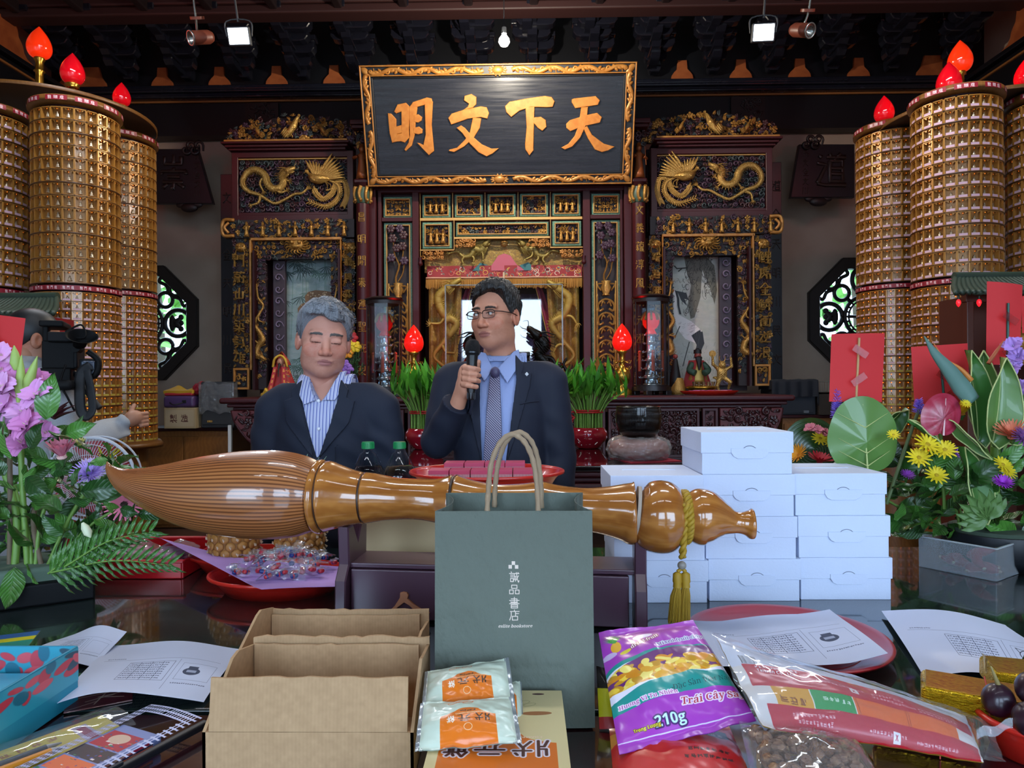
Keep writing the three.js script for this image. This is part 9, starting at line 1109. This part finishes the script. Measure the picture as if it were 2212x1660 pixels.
const gm=print(1024,420,'#e4dcd4',(g,w,h)=>{g.fillStyle='#d8dce8';g.fillRect(0,0,w,150);g.fillStyle='#c2142c';g.fillRect(40,140,w-60,110);g.fillRect(60,330,w-70,90);g.fillStyle='#e0a018';g.fillRect(110,250,160,80);g.fillStyle='#2a9a48';g.fillRect(275,250,180,80);g.fillStyle='#e86a14';g.fillRect(460,250,460,80);g.fillStyle='#b84a14';for (const x of [470,690,700]) g.fillRect(x,250,4,80);txt(g,'Taiwan Co., Ltd.',90,178,22,'#f4e8e8');scribbles(g,90,146,12,13,'#f4e8e8',2);for (const [x,y,n] of [[330,180,13],[560,186,9],[560,208,12],[760,200,11],[760,222,9],[160,352,12],[180,374,10],[500,372,11],[720,380,12]]) scribbles(g,x,y,n,14,'#f0c8cc',1.6);g.fillStyle='#f4ecec';for (const [x,y] of [[470,186],[610,366]]) g.fillRect(x,y,34,34);txt(g,'x',478,212,28,'#c2142c');txt(g,'x',618,392,28,'#c2142c');scribbles(g,130,290,3,34,'#8a4a14',4);scribbles(g,320,276,5,22,'#d8f0dc',3);g.fillStyle='#5a5a5a';for (let i=0;i<14;i++) g.fillRect(44+i*5,92,rnd(1,4),46);});
const gp=corner([[1548,1384],[2085,1548],[2125,1648],[1648,1572]],[1.1,1.05,0.94,0.93]),gr=pouch('gift_roll','long red gift pack of candy rolls in clear film at right','sweets',gp,0.026,gm,{crease:0.008,backM:mat(0xb08a2c,0.4)});part('clear_film',sheet((u,v)=>gr.S(1.1)(-0.03+u*1.12,-0.02+v*1.05).addScaledVector(gr.nrm,0.002+0.006*fbm(u*16,v*8,3)),60,20),film,gr);part('film_fin',slab((u,v)=>onZ(2110+u*78,1600-v*22+u*-24,0.97).sub(gr.position).add(V(0,0.003*sin(u*9),0)),0.0006,10,4),film,gr);
}
{// foil bricks, cookie packs, cookie box
const foil=mat(0xc8a01c,0.22,{metalness:0.85,bumpMap:rep(NOISE,3),bumpScale:0.006}),foilTop=mat(0xffffff,0.3,{metalness:0.7,map:canvas(128,128,(g,w,h)=>{seed(6);g.fillStyle='#9a7018';g.fillRect(0,0,w,h);for (let i=0;i<500;i++){g.fillStyle=pick(['#7a2a18','#b88c20','#8a4a18']);g.fillRect(rnd(0,w),rnd(0,h),rnd(2,8),2);}})}),string=mat(0xb03a34,0.7);
[[2098,1478,0.035,-0.5,'gold foil brick tied with red string nearest the cat form'],[1995,1545,0.0,-0.5,'gold foil brick lying behind the red gift roll'],[2232,1440,0.03,-0.3,'gold foil brick cut off by the right edge'],[1760,1640,0,-0.1,'gold foil pack printed with noodles under the gift roll']].forEach(([x,y,h,r,label])=>{const p=onT(x,y,TY+h+0.04),t=thing('foil_brick',label,'sweets',[p.x,TY+h+0.001,p.z],r,'gold foil bricks');part('brick',rbox(0.135,0.036,0.085,0.008,0,0.018,0,0,0,0,3),foil,t);part('printed_top',rbox(0.122,0.002,0.073,0.001,0,0.0362,0),foilTop,t);part('fold',[-1,1].map((s)=>place(flat([[0,0],[0.03,0.015],[0.03,-0.015]]),s*0.0685,0.018,0,0,PI/2,PI/2)),foil,t);part('red_string',[rbox(0.002,0.041,0.09,0.0008,0.02,0.0185,0)],string,t);});
const orange=(g,x,y,w,h)=>{g.fillStyle='#e47412';g.beginPath();g.moveTo(x,y+h);g.lineTo(x,y+h*0.25);g.quadraticCurveTo(x+w*0.25,y+h*0.22,x+w*0.3,y+h*0.12);g.quadraticCurveTo(x+w*0.5,y-h*0.04,x+w*0.7,y+h*0.12);g.quadraticCurveTo(x+w*0.75,y+h*0.22,x+w,y+h*0.25);g.lineTo(x+w,y+h);g.fill();};
const flip=(g,ch,x,y,w,h,lw,c)=>{g.save();g.translate(x+w,y+h);g.rotate(PI);ink(g,ch,0,0,w,h,lw,c);g.restore();},ovals=(g,x,y,s,c)=>{g.strokeStyle=c;g.lineWidth=s*0.09;for (const [a,b,r] of [[0,0,0.5],[0.7,-0.2,0.55],[1.2,0.1,0.45]]){g.beginPath();g.ellipse(x+a*s,y+b*s,r*s,r*s*0.45,-0.4,0,7);g.stroke();}};
const pk=print(420,330,'#ccd8c4',(g,w,h)=>{orange(g,90,110,250,220);ovals(g,150,62,56,'#d88858');flip(g,'餅',122,178,34,40,4,'#f0e8dc');flip(g,'元',168,172,62,46,6,'#4a2c1c');flip(g,'狀',246,166,70,48,6,'#4a2c1c');seed(2);scribbles(g,180,138,5,13,'#3a3430',2);txt(g,'HAPPINESS FOREVER COOKIES',318,152,11,'#f4d8b8',{rot:PI-0.06});g.strokeStyle='#f0c8a0';g.lineWidth=3;g.beginPath();g.arc(215,246,18,0,7);g.stroke();});
const bxc=onT(1068,1580,TY+0.07),B=thing('cookie_box','cream and orange cookie box printed upside down under the cookie packs','box',[0.083,TY+0.001,-0.945]);part('carton',rbox(0.182,0.068,0.29,0.003,0,0.034,0),mat(0xe0cc90,0.5),B);part('printed_top',place(new THREE.PlaneGeometry(0.181,0.289),0,0.0685,0,-PI/2),print(512,820,'#e6d49c',(g,w,h)=>{orange(g,40,330,430,480);g.strokeStyle='#5a3418';g.lineWidth=3;ovals(g,300,130,60,'#cdbd84');g.fillStyle='#a86a38';for (const [x,y] of [[230,190],[250,232],[400,214]]){g.beginPath();g.ellipse(x,y,62,17,-0.05,0,7);g.fill();}g.fillStyle='#5a2a20';g.beginPath();g.ellipse(410,36,26,9,0,0,7);g.fill();for (const [c,x,wd] of [['餅',62,84],['元',160,130],['狀',305,140]]){flip(g,c,x,430,wd,120,26,'#ece0ea');flip(g,c,x,430,wd,120,12,'#5a2a1c');}txt(g,'CHAMPION',420,400,22,'#f4d8b8',{rot:PI});}),B);
[[[[925,1452],[1092,1424],[1105,1524],[918,1542]],[1.07,1.07,0.985,0.985],'pale green and orange cookie pack leaning on the paper bag'],[[[916,1520],[1102,1508],[1118,1606],[905,1624]],[0.985,0.985,0.905,0.905],'pale green and orange cookie pack nearest the camera'],[[[1070,1476],[1124,1474],[1128,1560],[1080,1560]],[1.06,1.06,1.0,1.0],'cookie pack half hidden behind the two upper packs']].forEach(([q,z,label])=>{seed(q[0][0]);const t=pouch('cookie_pack',label,'snack',corner(q,z),0.016,pk,{group:'cookie packs',crease:0.005,backM:mat(0xc8d0c0,0.35)});for (const s of [0,1]) part('crimped_seal',slab((u,v)=>{const p=t.S(0)(s+(u-0.5)*0.09,v);return p.addScaledVector(t.nrm,0.0016*(u*5 % 1));},0.0006,8,30),mat(0xaab0b4,0.25,{metalness:0.6}),t);});
}
{// left corner: teal box, yellow stationery packet, mesh pouch, pens, cards
const floral=print(256,64,'#2f9ab0',(g,w,h)=>{seed(7);for (let i=0;i<26;i++){g.fillStyle=pick(['#d8505c','#2a4a5a','#c83a48','#1d6a80']);g.beginPath();g.ellipse(rnd(0,w),rnd(0,h*0.6),rnd(6,16),rnd(4,10),rnd(0,3),0,7);g.fill();}}),teal=mat(0x1f86a0,0.45),c=onT(166,1396,TY+0.095),t=thing('teal_box','open teal gift box with red floral rim at the left edge','box',[c.x-0.19,TY+0.001,c.z+0.24]),W2=0.38,D2=0.48,H2=0.094;
part('side',[rbox(0.004,H2,D2,0.001,W2/2,H2/2,0),rbox(0.004,H2,D2,0.001,-W2/2,H2/2,0),rbox(W2,H2,0.004,0.001,0,H2/2,D2/2),rbox(W2,H2,0.004,0.001,0,H2/2,-D2/2),rbox(W2,0.004,D2,0.001,0,0.002,0)],teal,t);part('floral_lining',[place(new THREE.PlaneGeometry(W2,H2*0.9),0,H2*0.54,-D2/2+0.0025),place(new THREE.PlaneGeometry(D2,H2*0.6),W2/2+0.0025,H2*0.68,0,0,PI/2)],floral,t);part('inner_lid',rbox(W2-0.02,0.003,D2-0.03,0.001,0,H2*0.55,0),mat(0x32a0c0,0.4),t);part('lace_strip',rbox(W2-0.03,0.002,0.035,0.0008,0,H2*0.57,0.03),mat(0x8a8ab0,0.6),t);
solo('bright_card',box(0.16,0.002,0.08,0,0,0,0.06,0.35,0),print(64,32,'#2a5aa0',(g)=>{g.fillStyle='#d8cc20';g.fillRect(0,10,64,8);g.fillStyle='#1d8a7a';g.fillRect(0,18,64,14);}),'yellow, blue and green card behind the teal box','card').position.copy(onT(-25,1392,TY+0.02));
solo('maroon_card',box(0.1,0.002,0.06,0,0,0,0,0.5,0),print(128,80,'#5a1620',(g)=>{seed(2);for (let i=0;i<9;i++){g.strokeStyle='#c8b8a0';g.lineWidth=3;g.beginPath();g.moveTo(rnd(0,128),rnd(0,80));g.lineTo(rnd(0,128),rnd(0,80));g.stroke();}}),'dark maroon patterned card under the inkstone form','card').position.copy(onT(215,1512,TY+0.002));
const yp=onT(60,1625,TY+0.012),y=thing('stationery_packet','yellow stationery card with pens in clear wrap at bottom left','stationery',[yp.x,TY+0.002,yp.z],-0.62);part('card',rbox(0.09,0.004,0.24,0.001,0,0.004,0),print(160,420,'#d8c440',(g)=>{g.fillStyle='#b8a8c0';g.fillRect(20,50,120,40);g.fillStyle='#9a2a5a';g.fillRect(34,58,92,22);seed(3);for (let i=0;i<6;i++) scribble(g,30,130+i*34,26,26,'#a86a3a',3);}),y);part('wrap',sheet((u,v)=>[(u-0.5)*0.1,0.012+0.012*sin(PI*u)+0.004*fbm(u*8,v*12),(v-0.5)*0.26],16,30),film,y);
[[0.024,0x1c2a34,'dark grey pen in the yellow packet'],[0.04,0xc07818,'orange pen with silver tip in the yellow packet']].forEach(([x,col,label])=>{const p=V(x,0.016,0.05).applyAxisAngle(V(0,1,0),-0.62),o=thing('pen',label,'pen',[yp.x+p.x,TY+0.002+p.y,yp.z+p.z],-0.62);part('barrel',cyl(0.0055,0.0055,0.13,0,0,0,14,PI/2),mat(col,0.35),o);part('tip',cyl(0.0012,0.0052,0.02,0,0,-0.075,12,-PI/2),mat(0xa8aab0,0.3,{metalness:0.7}),o);});
const mp=onT(235,1610,TY+0.02),m=thing('mesh_pouch','clear mesh pencil pouch with a black zipper and bright stationery inside','pouch',[mp.x,TY+0.001,mp.z],-0.42);part('contents',rbox(0.085,0.014,0.15,0.004,0.0,0.011,0.02),print(256,460,'#7a8ac0',(g,w,h)=>{seed(9);g.fillStyle='#b01c34';g.fillRect(20,60,200,130);g.fillStyle='#d8b8a0';g.beginPath();g.ellipse(120,110,56,40,0,0,7);g.fill();g.fillStyle='#2a2a34';g.fillRect(10,200,220,90);g.fillStyle='#e8703a';g.fillRect(20,300,210,100);for (let i=0;i<60;i++){g.fillStyle=pick(['#3a8a5a','#d84a4a','#2a4a9a','#e8d8d8']);g.fillRect(rnd(10,230),rnd(60,430),rnd(4,22),rnd(3,12));}}),m);part('mesh',sheet((u,v)=>[(u-0.5)*0.115,0.02+0.004*sin(PI*u),(v-0.5)*0.23],8,8),mat(0xffffff,0.4,{transparent:true,alphaTest:0.5,alphaMap:dtex(64,64,(u,v)=>(u*22 % 1<0.3||v*22 % 1<0.3)&&(u<0.16||u>0.84||v<0.1||v>0.9)?1:0,false),color:0xb0b4d8}),m);part('zipper',rbox(0.012,0.012,0.235,0.004,0.064,0.012,0),mat(0x0e1118,0.4),m);part('zip_pull',rbox(0.006,0.004,0.03,0.001,0.064,0.02,0.04),mat(0x2a2d34,0.4,{metalness:0.5}),m);
}
renderer.render(scene,camera);
